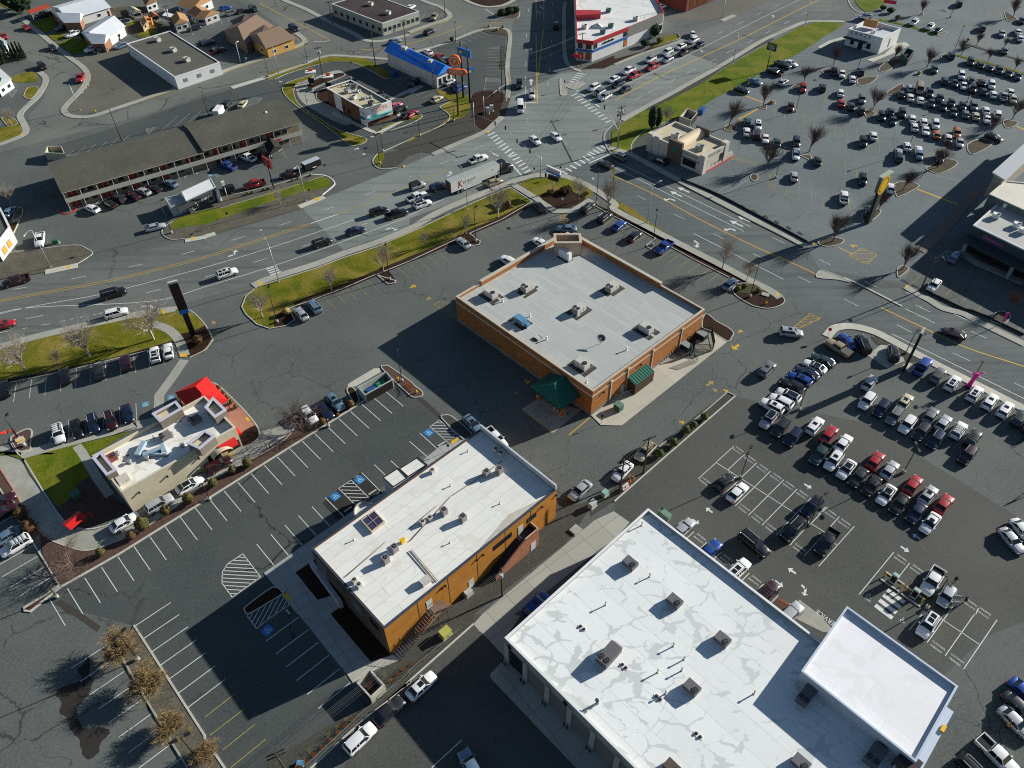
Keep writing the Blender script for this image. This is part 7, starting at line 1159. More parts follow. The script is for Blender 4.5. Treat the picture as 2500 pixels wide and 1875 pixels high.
b=MB();fr.box(b,0,fr.L,1.6,5.6,-.2,.35);b.build('front_panel',M('white stucco',(.84,.82,.78),.8,.05),t)
b=MB();sdw.box(b,.0,3.2,0,5.5,-.2,.25)if(sdw.a-Vector(Ec[:2])).length<sdw.L*.6 else sdw.box(b,sdw.L-3.2,sdw.L,0,5.5,-.2,.25);sdw.box(b,sdw.L*.62 if(sdw.a-Vector(Ec[:2])).length<sdw.L*.6 else sdw.L*.2,sdw.L*.8 if(sdw.a-Vector(Ec[:2])).length<sdw.L*.6 else sdw.L*.38,0,5.3,-.1,.15);b.build('side_panel',M('white stucco',(.84,.82,.78)),t)
LO=M('orange lettering',(.75,.14,.02),.5,.05);TEAL=M('teal canvas',(.02,.33,.30),.6,.08)
b=MB();fr.text(b,'POPEYES',fr.L*.5,4.6,fr.L*.6,.37,0,1.1);fr.box(b,fr.L*.35,fr.L*.65,3.85,3.95,.35,.4);b.build('lettering',LO,t)
b=MB();fr.box(b,fr.L*.02,fr.L*.98,2.5,2.75,.3,1.2);sdw.box(b,.2,2.8,2.4,2.65,.2,1.1)if(sdw.a-Vector(Ec[:2])).length<sdw.L*.6 else sdw.box(b,sdw.L-2.8,sdw.L-.2,2.4,2.65,.2,1.1);b.build('teal_awning',TEAL,t)
windows(t,fr,[fr.L*.5],fr.L*.75,.9,2.3,DSTEEL);windows(t,sdw,[sdw.L*.4,sdw.L*.55],1.2,.9,2.2,DSTEEL)
b=MB();sdw.text(b,'POPEYES',1.6 if(sdw.a-Vector(Ec[:2])).length<sdw.L*.6 else sdw.L-1.6,3.9,2.6,.3);b.build('lettering',LO,t)
for(x,y),l,m in[((1605,1045),'pale rooftop unit in the middle of the fried chicken restaurant roof',HVG),((1540,980),'silver fan cluster at the back of the fried chicken restaurant roof',STEEL),((1620,930),'dark cabinet behind the fried chicken restaurant parapet',HVD),((1800,1110),'small dark unit above the lettered front of the fried chicken restaurant',HVD)]:hvac(K(1,0,x,y)[0],4.6,1.7,1.4,1.1,R(-30),m,l,2 if m is STEEL else 1)
for(x,y,zb),l in[((1140,775,3),'left white drive-through canopy with an orange crest'),((1330,825,3),'right white drive-through canopy with an orange crest')]:
	o=at(K(1,0,x,y)[0],3.0);t=thing('order_canopy',l,'canopy',(o.x,o.y,0),0,'order canopies of the fried chicken restaurant');b=MB();b.box(o.x,o.y,2.9,3.15,3.4,2.2,R(10));b.build('roof',WHITE,t);b=MB();b.tube((o.x+1.4,o.y,0),(o.x+1.4,o.y,2.9),.14,.14,6);b.build('post',TEAL,t);b=MB();b.box(o.x,o.y+.3,3.15,4.0,1.4,.3,R(10));b.build('crest',LO,t)
	o2=at(K(1,0,x+10,y+100)[0],1.2);t=thing('menu_board','black menu board below the '+l.split(' with')[0],'menu board',(o2.x,o2.y,0));b=MB();b.box(o2.x,o2.y,.5,2.2,2.2,.3,R(-20));b.build('board',BLACK,t);b=MB();b.tube((o2.x,o2.y,0),(o2.x,o2.y,.5),.15,.15,6);b.build('post',STEEL,t)
for i in range(14):q=at(K(1,0,1480+i*24+(i%3)*25,935+i*17-(i%4)*22)[0],4.2);vent((1480/4.424+500+(i*24+(i%3)*25)/4.424,(935+i*17-(i%4)*22)/4.424),4.6,ORD[i]+' small steel fixture from the back on the fried chicken restaurant roof',.16+.12*(i%3),.4+.3*(i%2),STEEL,i%2==0,'fixtures on the chicken restaurant roof')
h=4.6;a=at(K(2,0,290,805)[0],h);bq=at(K(2,0,450,735)[0],h);c_=at(K(1,0,1965,560)[0],h);P=rect3(bq,a,c_);BLU=M('blue metal roof',(.035,.25,.85),.45,.07,.6);t=thing('blue_roof_restaurant','cream-walled diner with a bright blue metal roof','restaurant',cen(P));C=ccw(P);b=MB();b.prism(C,0,h-.1,False);b.build('wall',M('diner cream',(.62,.58,.52),.85,.06),t)
va=Vector(a[:2]);vc=Vector(c_[:2]);vb=Vector(bq[:2]);ll=(vc-va);ww=(vb-va);f=lambda u,v,z:(va.x+ll.x*u+ww.x*v,va.y+ll.y*u+ww.y*v,z)
b=MB();b.face(f(-.04,-.06,h),f(1.04,-.06,h),f(1.04,.25,h+1.6),f(.75,.3,h+1.5),f(.55,.28,h+.6),f(.3,.3,h+.5),f(.12,.35,h+1.5),f(-.04,.5,h+2.3));b.face(f(.3,.3,h+.5),f(.55,.28,h+.6),f(.75,.3,h+1.5),f(1.04,.25,h+1.6),f(1.04,.5,h+2.3),f(-.04,.5,h+2.3),f(.12,.35,h+1.5));b.face(f(-.04,.5,h+2.3),f(1.04,.5,h+2.3),f(1.04,1.06,h),f(-.04,1.06,h));b.face(f(-.04,-.06,h),f(-.04,.5,h+2.3),f(-.04,1.06,h));b.face(f(1.04,-.06,h),f(1.04,1.06,h),f(1.04,.5,h+2.3));b.build('roof',BLU,t)
b=MB();b.face(f(.3,-.02,h+.12),f(.62,-.02,h+.12),f(.56,.22,h+.56),f(.32,.24,h+.5));b.build('roof_recess',M('recess tan',(.30,.28,.25)),t)
w=Wl(va,vb,cen(P));windows(t,w,[w.L*.2,w.L*.5,w.L*.8],w.L*.2,.6,2.9,WHITE)
hvac(K(2,0,225,660)[0],h+1.6,1.4,1.2,.9,R(-30),HVG,'white rooftop unit on the street end of the blue roof',0);hvac(K(1,0,2155,520)[0],h+1.8,1.8,1.4,1.0,R(-30),HVG,'white rooftop unit on the far end of the blue roof',0)
h=7.0;a=at(K(2,0,1805,425)[0],h);m_=at(K(2,0,1980,445)[0],h);e_=at(K(3,0,540,135)[0],h);tl=at(K(2,0,1795,100)[0],h);tr=at(K(2,0,1780,-260)[0],h);er=at(K(3,0,360,-180)[0],h)
P=[Vector(p[:2])for p in(a,m_,e_,er,tr)];STW=M('store white',(.62,.62,.62),.7,.05);t,P=flat('striped_store','white corner store with red and blue stripes round its facade beside the crossing','store',P,h,STW,roofmat('bright white roof',(.74,.74,.72),R(-25),3,20,.4),M('red band',(.45,.03,.03),.5,.06),.8,.3,.6)
cc=cen(P)
for i in range(len(P)):
	w=ws(P,i)
	if w.n.y<-.2:
		lim=w.L if w.L<12 else w.L*.48
		b=MB();w.box(b,0,lim,5.9,7.05,0,.2);b.build('red_stripe',M('red stripe',(.42,.03,.035),.5,.06),t);b=MB();w.box(b,0,lim,3.2,4.0,0,.15);b.build('blue_stripe',M('blue stripe',(.03,.13,.38),.5,.06),t)
		windows(t,w,[lim*.25,lim*.75]if w.L<12 else[lim*.08,lim*.92],1.6,4.3,5.7,DSTEEL);windows(t,w,[lim*.3,lim*.75]if w.L<12 else[lim*.95],1.5,.7,2.9,DSTEEL,M('orange poster',(.45,.12,.02)))
		if w.L>12:
			b=MB();w.box(b,lim,w.L-.5,3.6,7.02,0,.1);b.build('grey_siding',M('grey siding',(.20,.20,.18)),t);b=MB();w.box(b,w.L*.93,w.L*.99,1.2,3.0,0,.12);[w.box(b,lim*(.27+.034*k),lim*(.295+.034*k),4.6,5.0+.35*((k*7)%3)/2,0,.12)for k in range(10)];b.build('lettering',BLACK,t)
q=W(K(2,0,1795,105,2065,110,2065,150,1795,165),h+.9);b=MB();C=ccw(q);b.prism(C,h-.7,h+.9);b.build('red_fascia',M('red stripe'),t)if False else b.build('red_fascia',M('red stripe',(.42,.03,.035)),t)
for c,r,x,y,l in[(2,0,1890,285,'dark unit near the lower left of the striped store roof'),(2,0,2090,340,'greenish unit near the red parapet of the striped store'),(2,0,2175,275,'greenish unit right of the pyramid skylight'),(3,0,230,200,'tan unit near the grey siding of the striped store'),(2,0,2150,110,'low unit behind the red fascia of the striped store')]:hvac(K(c,r,x,y)[0],h-.8,1.8,1.5,1.3,R(-20),HVG if x<2000 else M('green grey cabinet',(.1,.2,.18)),l,1)
o=at(K(2,0,2030,280)[0],h-.3);b=MB();q=[(o.x+a*2.0,o.y+c*1.8)for a,c in((-1,-1),(1,-1),(1,1),(-1,1))]
for i in range(4):b.face((*q[i],h-.78),(*q[(i+1)%4],h-.78),(o.x,o.y,h+.7))
tag(b.build('pyramid_skylight',M('skylight white',(.6,.62,.62)),None,(o.x,o.y,h-.8)),'white pyramid skylight on the striped store roof','skylight')
P=rect3(at(K(3,0,550,0)[0],6),at(K(3,0,770,130)[0],.2),at(K(3,0,1000,40)[0],.2));z=W(K(3,0,770,130,1000,35),0);p0,p1=z;dirn=(p1-p0);nn=Vector((-dirn.y,dirn.x,0)).normalized();nn=nn if nn.y>0 else-nn
P=[Vector(p[:2])for p in(p0,p0+dirn*1.3,p0+dirn*1.3+nn*28,p0+nn*28)];t,P=flat('brick_block','dark red brick building with deep openings at the top edge','building',P,6.5,masonry('red brick block',(.22,.055,.04),0,.5,.2),GR,M('brick coping',(.2,.06,.05)),.5,.3,.2)
w=[ws(P,i)for i in range(4)if ws(P,i).n.y<-.5][0];windows(t,w,[w.L*.2,w.L*.45,w.L*.7],3.2,.3,3.8,M('brown frame',(.13,.05,.03)),M('amber glass',(.12,.05,.02),.2))
for i in range(4):
	w=ws(P,i)
	if w.n.x<-.5:b=MB();w.box(b,w.L*.3,w.L*.36,0,6.3,0,.5);b.build('pier',M('tan pier',(.4,.2,.1)),t)
h=5.5;a=at(K(4,0,320,310)[0],h);b_=at(K(4,0,690,410)[0],h);c_=at(K(4,0,885,305)[0],h);P=rect3(a,b_,c_);t,P=flat('white_cafe','small white cafe with dark GRAZE lettering and a flat parapet roof','cafe',P,h,M('cafe white',(.70,.70,.68),.75,.04),roofmat('cafe roof',(.55,.58,.62),0,2,20),M('cafe coping',(.74,.74,.73)),1.0,.3,.1)
w=Wl(Vector(a[:2]),Vector(b_[:2]),cen(P));b=MB();w.text(b,'G R A Z E',w.L*.37,4.55,w.L*.6,.06,0,1.0);b.build('lettering',M('olive lettering',(.09,.10,.06)),t);b=MB();w.box(b,-.6,w.L*.62,2.75,2.95,0,1.7);b.build('entrance_awning',M('dark awning',(.03,.05,.055)),t);windows(t,w,[w.L*.2,w.L*.68],w.L*.09,.9,2.4,DSTEEL);doors(t,w,[w.L*.45],w.L*.13,2.5,BLACK)
w=Wl(Vector(b_[:2]),Vector(c_[:2]),cen(P));windows(t,w,[w.L*.5],.5,.8,3.6,M('tan frame',(.4,.36,.28)))
o=at(K(4,0,560,240)[0],h+1.0);b=MB();b.box(o.x,o.y,h-.6,h+1.9,4.6,.5,math.atan2((Vector(b_)-Vector(a)).y,(Vector(b_)-Vector(a)).x)+R(8));tag(b.build('wood_screen',M('plywood',(.42,.22,.08),.8,.1),None,(o.x,o.y,h-.6)),'plywood coloured screen wall on the white cafe roof','screen');hvac(K(4,0,582,350)[0],h-1,1.2,.9,.7,0,HVG,'small unit on the white cafe roof',1);hvac(K(4,0,670,308)[0],h-1,1.0,.8,.6,0,HVD,'dark hatch on the white cafe roof',0)
h=5.0;a=at(K(3,0,365,1450)[0],h);b_=at(K(3,0,660,1310)[0],h);c_=at(K(3,0,1240,1545)[0],h);P=rect3(a,b_,c_);CW_=M('shop cream',(.56,.53,.46),.8,.05);t,P=flat('coffee_shop','cream coffee shop with a barrel vault and brown corner panels beside the avenue','coffee shop',P,h,CW_,roofmat('shop cream roof',(.56,.49,.34),R(-30),3,30),M('shop coping',(.6,.56,.46)),.7,.35,.3);va,vb,vc=[Vector(p[:2])for p in(a,b_,c_)];vd=va+vc-vb;ccn=cen(P)
sw=Wl(va,vd,ccn);se=Wl(vd,vc,ccn)
for u in(.0,.13,.97):b=MB();sw.box(b,sw.L*u,sw.L*u+1.6,0,h+.5,-1.4,.15);b.build('corner_pier',CW_,t)
b=MB();se.box(b,se.L-1.6,se.L+.1,0,h+.5,-1.4,.15);b.build('corner_pier',CW_,t)
BRP=M('brown panel wall',(.13,.10,.075),.8,.1)
u0=sw.L*.40;b=MB();sw.box(b,u0,u0+sw.L*.25,0,h+1.5,-.5,.4);b.build('entrance_panel',BRP,t);nw=Wl(vb,vc,ccn);b=MB();nw.box(b,nw.L*.40,nw.L*.65,0,h+1.5,-.4,.3);b.build('rear_panel',BRP,t)
b=MB();b.smooth=True;rw=[];um=u0+sw.L*.125;D=(vb-va).length
for d in(-.4,-D+.3):rw.append([sw.pt(um+sw.L*.10*math.cos(a_),d,h-.6+1.9*math.sin(a_))for a_ in[PI-k*PI/12 for k in range(13)]])
b.grid(rw);b.build('barrel_vault',M('vault cream',(.60,.50,.34),.7,.06),t)
b=MB();sw.box(b,um-.6,um+.6,3.6,4.6,.4,.5);b.build('logo',M('green logo',(.02,.2,.17)),t)
b=MB();sw.text(b,'STARBUCKS COFFEE',sw.L*.80,4.1,sw.L*.26,.1,0,1.3);se.text(b,'STARBUCKS COFFEE',se.L*.42,4.1,se.L*.6,.1,0,1.3);b.build('lettering',M('shop lettering',(.03,.07,.08)),t)
windows(t,sw,[sw.L*.80],sw.L*.22,.9,2.8,DSTEEL);windows(t,se,[se.L*.16,se.L*.8],se.L*.16,.9,2.9,DSTEEL);doors(t,sw,[um],2.2,2.6,BLACK);b=MB();sw.box(b,sw.L*.67,sw.L*.97,3.0,3.15,.1,.4);b.build('band',M('shop trim',(.3,.28,.24)),t)
hvac(K(3,0,660,1460)[0],h-.7,2.2,1.8,1.3,R(-30),HVG,'grey-white rooftop unit left of the barrel vault',1);hvac(K(3,0,925,1590)[0],h-.7,2.2,1.8,1.3,R(-30),M('sage cabinet',(.25,.3,.27)),'sage rooftop unit right of the barrel vault',1)
b=MB();pts=KW(3,1,920,210,1285,25);L2=int((pts[1]-pts[0]).length/1.5)
for i in range(L2+1):p=pts[0].lerp(pts[1],i/L2);b.tube((p.x,p.y,.1),(p.x,p.y,1.1),.03,.03,4)
b.path([(p.x,p.y,1.1)for p in pts],.035);b.path([(p.x,p.y,.6)for p in pts],.03);tag(b.build('patio_railing',BLACK,None,pts[0]),'black railing along the red kerb of the coffee shop terrace','railing')
h=6.5;A=[at(K(4,1,1665,770)[0],h),at(K(4,1,1965,505)[0],h)];c3=at(K(4,1,2300,1075)[0],h);a,b_=[Vector(p[:2])for p in A];cc_=Vector(c3[:2]);ex=(cc_-a).normalized();P=[a,b_,b_+ex*40,a+ex*40]
t,P=flat('mall_wing','mall shop wing with grey roof, dark teal fascia and pink Delusions lettering','mall',P,h,M('teal fascia wall',(.045,.065,.075),.8,.1),roofmat('mall grey roof',(.40,.41,.39),R(-35),2.5,30),M('mall white edge',(.6,.62,.62)),.25,.35,.3)
w=Wl(a,a+ex*40,cen(P));PK=M('pink lettering',(.75,.10,.55),.5,.05);b=MB();w.text(b,'Delusions',5.6,5.0,5.0,.1,.2);b.build('lettering',PK,t);b=MB();w.box(b,.8,39,0,3.4,.02,.12);b.build('shopfront',BLACK,t)
for u in(1.5,13,25):b=MB();w.box(b,u-.4,u+.4,0,3.6,2.6,3.4);b.build('pillar',M('pillar grey',(.22,.24,.25)),t)
b=MB();w.box(b,-.3,39,3.4,3.9,.1,3.6);b.build('walkway_roof',M('dark walkway roof',(.035,.045,.05)),t);b=MB();w.box(b,3.2,9.5,2.2,2.9,.15,.3);b.build('pink_banner',M('pink banner',(.4,.03,.3)),t)
for x,y,l in[(2030,560,'white unit nearest the tall mall wall'),(1910,670,'white unit second down along the mall edge'),(2135,770,'white unit third down along the mall edge'),(2200,830,'white unit cut by the right photo edge on the mall roof')]:hvac(K(4,1,x,y)[0],h-.25,1.6,1.2,1.2,R(-35),WHITE,l,1)
h=10;a2=Vector(at(K(4,1,1870,200)[0],h)[:2]);b2=Vector(at(K(4,1,2010,285)[0],h)[:2]);c2=Vector(at(K(4,1,2160,-60)[0],h)[:2]);P=[a2,b2,b2+(c2-a2)*3,a2+(c2-a2)*3];t=thing('mall_gable','tall white ribbed gable roof over the mall entrance at the right edge','mall entrance',cen(P));C=ccw(P);b=MB();b.prism(C,9.6,10,True,True);b.build('roof',masonry('white ribs',(.62,.66,.70),R(50),.5,60,.7,.03,.1),t);b=MB();b.prism(offset(C,.6),3.5,9.6,False);b.build('wall',M('mall taupe',(.3,.26,.22),.85,.08),t)
for f in(.08,.5):p=b2.lerp(b2+(c2-a2)*3,f*.3);b=MB();b.box(p.x,p.y,0,3.6,1.2,1.2);b.build('column',M('mall taupe',(.3,.26,.22)),t)
h=8;a3=Vector(at(K(4,1,1840,435)[0],h)[:2]);b3=Vector(at(K(4,1,2010,290)[0],h)[:2]);P=[a3,b3,b3+ex*45+(c2-a2)*2,a3+ex*45];flat('mall_hall','cream-roofed mall hall behind the ribbed gable at the right edge','mall',P,h,M('hall wall',(.10,.13,.14)),roofmat('cream hall roof',(.62,.60,.52),R(-35),4,20,.3),M('hall coping',(.6,.58,.5)),.2,.3,.2)
P=O3(K(0,1,0,580,100,790,-60,1000,-300,800),4.5);t,P=flat('corner_shop','shop with white and yellow panels at the left photo edge','shop',P,4.5,M('shop pale',(.5,.5,.48)),GR,WHITE,.3,.3,.3)
for i in range(4):
	w=ws(P,i)
	if w.n.x>.3:windows(t,w,[w.L*.3,w.L*.62],1.6,.9,2.4,GREYW,M('yellow window',(.6,.28,.03)))
def enclosure(pts,h_,mat,lab,bins=(),gate=True):
	z=W(pts,h_);C=ccw(z);t=thing('bin_enclosure',lab,'enclosure',cen(C));b=MB();b.ring(C,offset(C,.25),0,h_);b.build('wall',mat,t)
	if gate:w=ws(C,gate if isinstance(gate,int)and gate is not True else 0);b=MB();w.box(b,.3,w.L-.3,.1,h_*.95,.0,.08);b.build('gate',DSTEEL,t)
	c=cen(C);e_=(C[1]-C[0]).normalized()
	for i,(m,l)in enumerate(bins):
		p=c+Vector((e_.x,e_.y,0))*(i-(len(bins)-1)/2)*2.3;bt=thing('waste_bin',l,'bin',(p.x,p.y,0));b=MB();a_=math.atan2(e_.y,e_.x);b.box(p.x,p.y,.1,1.3,1.9,1.2,a_);b.build('tub',m,bt);b=MB();b.box(p.x,p.y,1.3,1.42,2.0,1.3,a_);b.build('lid',m,bt)
	return t
BB=M('bin blue',(.015,.08,.24),.6,.1);BG=M('bin green',(.02,.22,.10),.6,.1)
enclosure(K(1,2,1645,860,1960,690,2035,780,1730,950),2.2,M('grey green block',(.33,.37,.34)),'long grey walled bin enclosure between the car park and the pharmacy',((BB,'blue waste bin in the long grey enclosure'),(BG,'green waste bin in the long grey enclosure')))
enclosure(K(3,0,705,1255,790,1165,900,1215,830,1300),2.2,M('cream block',(.42,.39,.33)),'cream walled bin enclosure behind the coffee shop',((BLACK,'black waste bin in the cream enclosure'),))
enclosure(K(0,0,480,1650,505,1580,665,1575,700,1659),2.3,M('beige block',(.45,.42,.32)),'open beige bin enclosure behind the motel',((BG,'dark green waste bin in the motel enclosure'),))
t=enclosure(K(1,4,1635,735,1780,580,1945,760,1790,905),2.1,masonry('beige block wall',(.44,.43,.36),OA,.5,.22),'beige block bin enclosure with a dark gate at the ochre office car park',(),3)
for i,(x,y,m,l)in enumerate([(1720,740,BB,'blue rubbish bag in the beige enclosure'),(1790,700,BLACK,'dark rubbish pile in the beige enclosure'),(1790,770,M('rust junk',(.2,.08,.03)),'rusty junk in the beige enclosure')]):
	o=at(K(1,4,x,y)[0],.6);b=MB()
	for k in range(6):b.box(o.x+random.uniform(-.8,.8),o.y+random.uniform(-.5,.5),.05,random.uniform(.4,1.1),random.uniform(.4,.9),random.uniform(.4,.8),random.uniform(0,3))
	tag(b.build('rubbish_heap',m,None,(o.x,o.y,0)),l,'rubbish')
enclosure(K(4,0,890,570,950,515,1030,545,960,640),2.2,M('dark green block',(.05,.10,.09)),'dark walled bin enclosure beside the white cafe',((BLACK,'black waste bin beside the white cafe'),))
o=at(K(3,0,940,1200)[0],.7);t=thing('waste_bin','blue waste skip beside the cream enclosure','bin',(o.x,o.y,0));b=MB();b.box(o.x,o.y,.1,1.5,2.4,1.6,R(60));b.build('tub',BB,t);b=MB();b.box(o.x,o.y,1.5,1.62,2.5,1.7,R(60));b.build('lid',BB,t)
o=at(K(1,0,2050,800)[0],.7);t=thing('waste_bin','blue waste skip beside the blue-roofed diner','bin',(o.x,o.y,0));b=MB();b.box(o.x,o.y,.1,1.5,2.4,1.6,R(60));b.build('tub',BB,t);b=MB();b.box(o.x,o.y,1.5,1.62,2.5,1.7,R(60));b.build('lid',BB,t)
def pen(c,r,v,lab,bx,l2):
	z=KW(c,r,*v);t=thing('bin_pen',lab,'pen',cen(z))
	pl=z+[z[0]]
	for i in range(len(pl)-1):
		n=int((pl[i+1]-pl[i]).length/.22);b=MB()
		for k in range(n+1):p=pl[i].lerp(pl[i+1],k/max(n,1));b.tube((p.x,p.y,.1),(p.x,p.y,2.0),.045,.045,4,False)
		b.path([(p.x,p.y,1.9)for p in pl[i:i+2]],.05,4);b.path([(p.x,p.y,.4)for p in pl[i:i+2]],.05,4);b.build('slat_panel',BLACK,t)
	o=at(K(c,r,*bx)[0],1.0);bt=thing('waste_bin',l2,'bin',(o.x,o.y,0));b=MB();b.box(o.x,o.y,.2,1.5,2.0,1.5,WA);b.build('tub',M('dark green bin',(.02,.035,.03)),bt);b=MB();b.box(o.x,o.y,1.5,1.6,2.1,1.6,WA);b.build('lid',M('grey lid',(.22,.26,.26)),bt)
pen(3,2,(870,300,1040,290,1070,440,1050,480,860,470),'black slatted bin pen nearest the right corner of the brick pharmacy',(945,300),'green waste bin in the farther black pen');pen(3,2,(620,470,760,380,850,400,840,520,700,545),'black slatted bin pen beside the brick pharmacy wall',(775,420),'green waste bin in the nearer black pen')
pa,pb=KW(3,2,800,580,890,600);tw_=Wl(pa,pb,cP);t=thing('pen_gate','open black slatted gate swung out from the pharmacy bin pens','gate',(pa+pb)/2);b=MB();
for k in range(8):p=pa.lerp(pb,k/7);b.tube((p.x,p.y,.1),(p.x,p.y,2.0),.05,.05,4)
b.path([pa+Vector((0,0,1.9)),pb+Vector((0,0,1.9))],.05,4);b.build('slats',BLACK,t)
o=at(K(3,2,45,1075)[0],.8);t=thing('transformer','dark green utility transformer on the pale pharmacy apron','transformer',(o.x,o.y,.1));b=MB();b.box(o.x,o.y,.1,1.5,1.5,1.3,WA);b.build('cabinet',GREENB,t);b=MB();b.box(o.x,o.y,1.5,1.6,1.6,1.4,WA);b.build('lid',M('green lid',(.1,.2,.15)),t)
def tree_mesh(seed,lv,ang,limbs,spread,tw):
	rnd=random.Random(seed);T=MB();Cn=MB();tips=[]
	def grow(p,d,L,r,k,mb):
		q=p+d*L;n=3 if k>=2 else 5
		if k>=3:
			u=d.orthogonal().normalized()*r;w=d.cross(u).normalized()*r;mb.face(p-u,p+u,q);mb.face(p-w,p+w,q)
		else:mb.tube(p,q,r,r*.65,n,False)
		if k>=lv:return
		m=limbs[k]
		for i in range(m):
			t=.35+.65*(i+rnd.random()*.6)/m if k else .75+.25*rnd.random()
			az=rnd.random()*2*PI+i*2.4;a=ang[k]*(.7+.6*rnd.random());ax=d.orthogonal().normalized();ax=Matrix.Rotation(az,3,d)@ax
			nd=(Matrix.Rotation(a,3,ax)@d);nd=(nd+Vector((0,0,spread))).normalized()
			nd=(nd+Vector((rnd.uniform(-.1,.1),rnd.uniform(-.1,.1),0))).normalized()
			grow(p+d*L*t,nd,L*(tw[0]+.3*rnd.random()),max(r*(.5),tw[1]),k+1,Cn)
	grow(Vector((0,0,-.1)),Vector((rnd.uniform(-.06,.06),rnd.uniform(-.06,.06),1)).normalized(),.32,.022,0,T)
	return T,Cn
TREES={}
def tree_proto(kind,k):
	cfg=dict(red=(M('dark red bark',(.17,.115,.10),.95,.25,4),(4,(.48,.5,.55,.6),(8,6,5,3),.36,(.68,.0023))),pale=(M('pale bark',(.42,.37,.31),.95,.2,4),(4,(.55,.55,.55,.6),(7,5,4,4),.28,(.70,.0021))),tan=(M('tan twigs',(.29,.205,.10),.95,.25,4),(4,(.75,.8,.85,.95),(10,8,8,5),.15,(.56,.0036))),wide=(M('brown twigs',(.16,.115,.10),.95,.25,4),(4,(.9,.8,.7,.8),(8,6,5,3),.0,(.72,.0022))))[kind]
	T,Cn=tree_mesh(k*17+len(kind),*cfg[1]);t=thing('bare_tree','proto','tree',(0,0,0));T.build('trunk',cfg[0],t);Cn.build('crown',cfg[0],t);return t
tused=set()
def tree(kind,k,base,h,label,group,rz=None,sx=1):
	key=(kind,k)
	if key not in TREES:TREES[key]=tree_proto(kind,k);r=TREES[key];TCH[key]=list(r.children)
	else:
		r=TREES[key].copy();col.objects.link(r)
		for ch in TCH[key]:c=ch.copy();col.objects.link(c);c.parent=r
	r.location=base;r.scale=(h*sx,h*sx,h);r.rotation_euler=(0,0,random.uniform(0,6.28));r['label']=label;r['group']=group;return r
TCH={}
def trees(kind,phr,group,lst,hmin=3.5,hmax=9,sx=1,scale=1.0):
	L=[]
	for c,r,bx,by,tx,ty in lst:
		b=K(c,r,bx,by)[0];h=min(max(hgt(b,K(c,r,tx,ty)[0]),hmin),hmax);L.append((b[0],at(b),h))
	for i,(x,o,h)in enumerate(sorted(L,key=lambda v:v[0])):
		tree(kind,i%3,o,h*scale,(ORD[i]if i<20 else 'last')+' from the left of the '+phr,group,None,sx)
trees('red','dark bare trees in the near mall lot','dark bare trees in the mall lot',[(3,1,1640,160,1700,-80),(4,1,1290,150,1340,-50),(4,1,900,400,945,190),(4,1,640,620,700,430),(4,1,145,950,210,690),(4,1,900,1250,980,1010),(4,1,2040,1675,2060,1480),(4,0,1365,1659,1370,1540),(3,0,2100,1640,2110,1360),(3,0,1235,1370,1270,1100),(3,0,1605,1145,1635,920)],4,8,1.05,1.3)
trees('red','dark bare trees beyond the mall rows','dark bare trees in the mall lot',[(3,0,2045,890,2080,730),(4,0,1105,150,1150,0),(4,0,1160,730,1215,520),(4,0,800,650,830,480),(4,0,155,700,200,500),(4,0,1530,600,1560,430),(4,0,1695,490,1720,350),(4,0,1820,660,1845,520),(4,0,2110,760,2120,620),(4,0,1990,520,2000,400),(4,0,575,1190,610,950),(4,0,2080,1290,2150,1060),(4,0,1850,1420,1890,1260),(4,0,2090,190,2130,-20)],3.5,8,1.05,1.25)
trees('pale','pale bare young trees around the pharmacy lawn','pale bare trees around the pharmacy',[(3,1,1165,1240,1210,980),(3,1,1430,1370,1440,1190),(2,1,2140,600,2120,260),(2,1,955,690,920,410),(2,1,610,870,590,690),(2,1,165,1010,150,880),(2,1,1825,510,1810,310),(1,1,1930,1280,1880,1050),(1,1,1370,1480,1310,1270),(1,2,630,110,560,-120)],2.5,8,.9,1.35)
trees('pale','tall pale bare trees on the restaurant lawn','pale bare trees on the restaurant lawn',[(0,2,275,690,130,380),(0,2,965,530,820,150),(0,2,1660,350,1530,10)],5,9,1.25,1.25)
trees('pale','thin pale trees beside the coffee stand and motel','thin pale trees',[(1,1,815,540,790,390),(0,2,630,610,560,480),(0,1,120,545,60,330),(0,0,130,1350,100,1150),(3,0,570,1350,610,1080)],2.5,6,1.15,1.15)
trees('wide','wide-spreading bare brown trees beside the restaurant','wide bare trees',[(1,2,1035,1320,890,1000),(0,3,785,1160,700,840)],5,8,1.1,.95)
trees('tan','tan twiggy trees on the gravel strip','tan twiggy trees',[(0,4,1370,410,1240,230),(0,4,1590,810,1480,620),(0,4,1880,1250,1810,1090),(1,4,20,1560,-60,1460)],3.2,5.5,1.4,1.22)
def leaves(mb,c,rx,ry,rz,n,s,rnd,mats=1):
	for i in range(n):
		while True:
			x,y,z=rnd.uniform(-1,1),rnd.uniform(-1,1),rnd.uniform(-1,1);d=x*x+y*y+z*z
			if .25<d<=1:break
		k=.85+.15*math.sin(7*x+3*y)*math.cos(5*z+2*x);p=Vector((c[0]+x*rx*k,c[1]+y*ry*k,c[2]+z*rz*k));u=Vector((rnd.uniform(-1,1),rnd.uniform(-1,1),rnd.uniform(-1,1))).normalized();v=u.orthogonal().normalized()
		mb.mi=rnd.randrange(mats);mb.face(p-u*s-v*s*.6,p+u*s-v*s*.6,p+u*s+v*s*.6,p-u*s+v*s*.6)
SH1=M('shrub olive',(.085,.075,.022),.9,.25,3);SH2=M('shrub brown',(.12,.065,.025),.9,.25,3);SH3=M('shrub green',(.05,.085,.02),.9,.25,3);SH4=M('grass orange',(.40,.13,.018),.9,.25,3);SH5=M('straw',(.36,.26,.08),.9,.2,3);SH6=M('conifer dark',(.012,.028,.014),.95,.3,3);SH7=M('conifer olive',(.045,.05,.012),.95,.3,3)
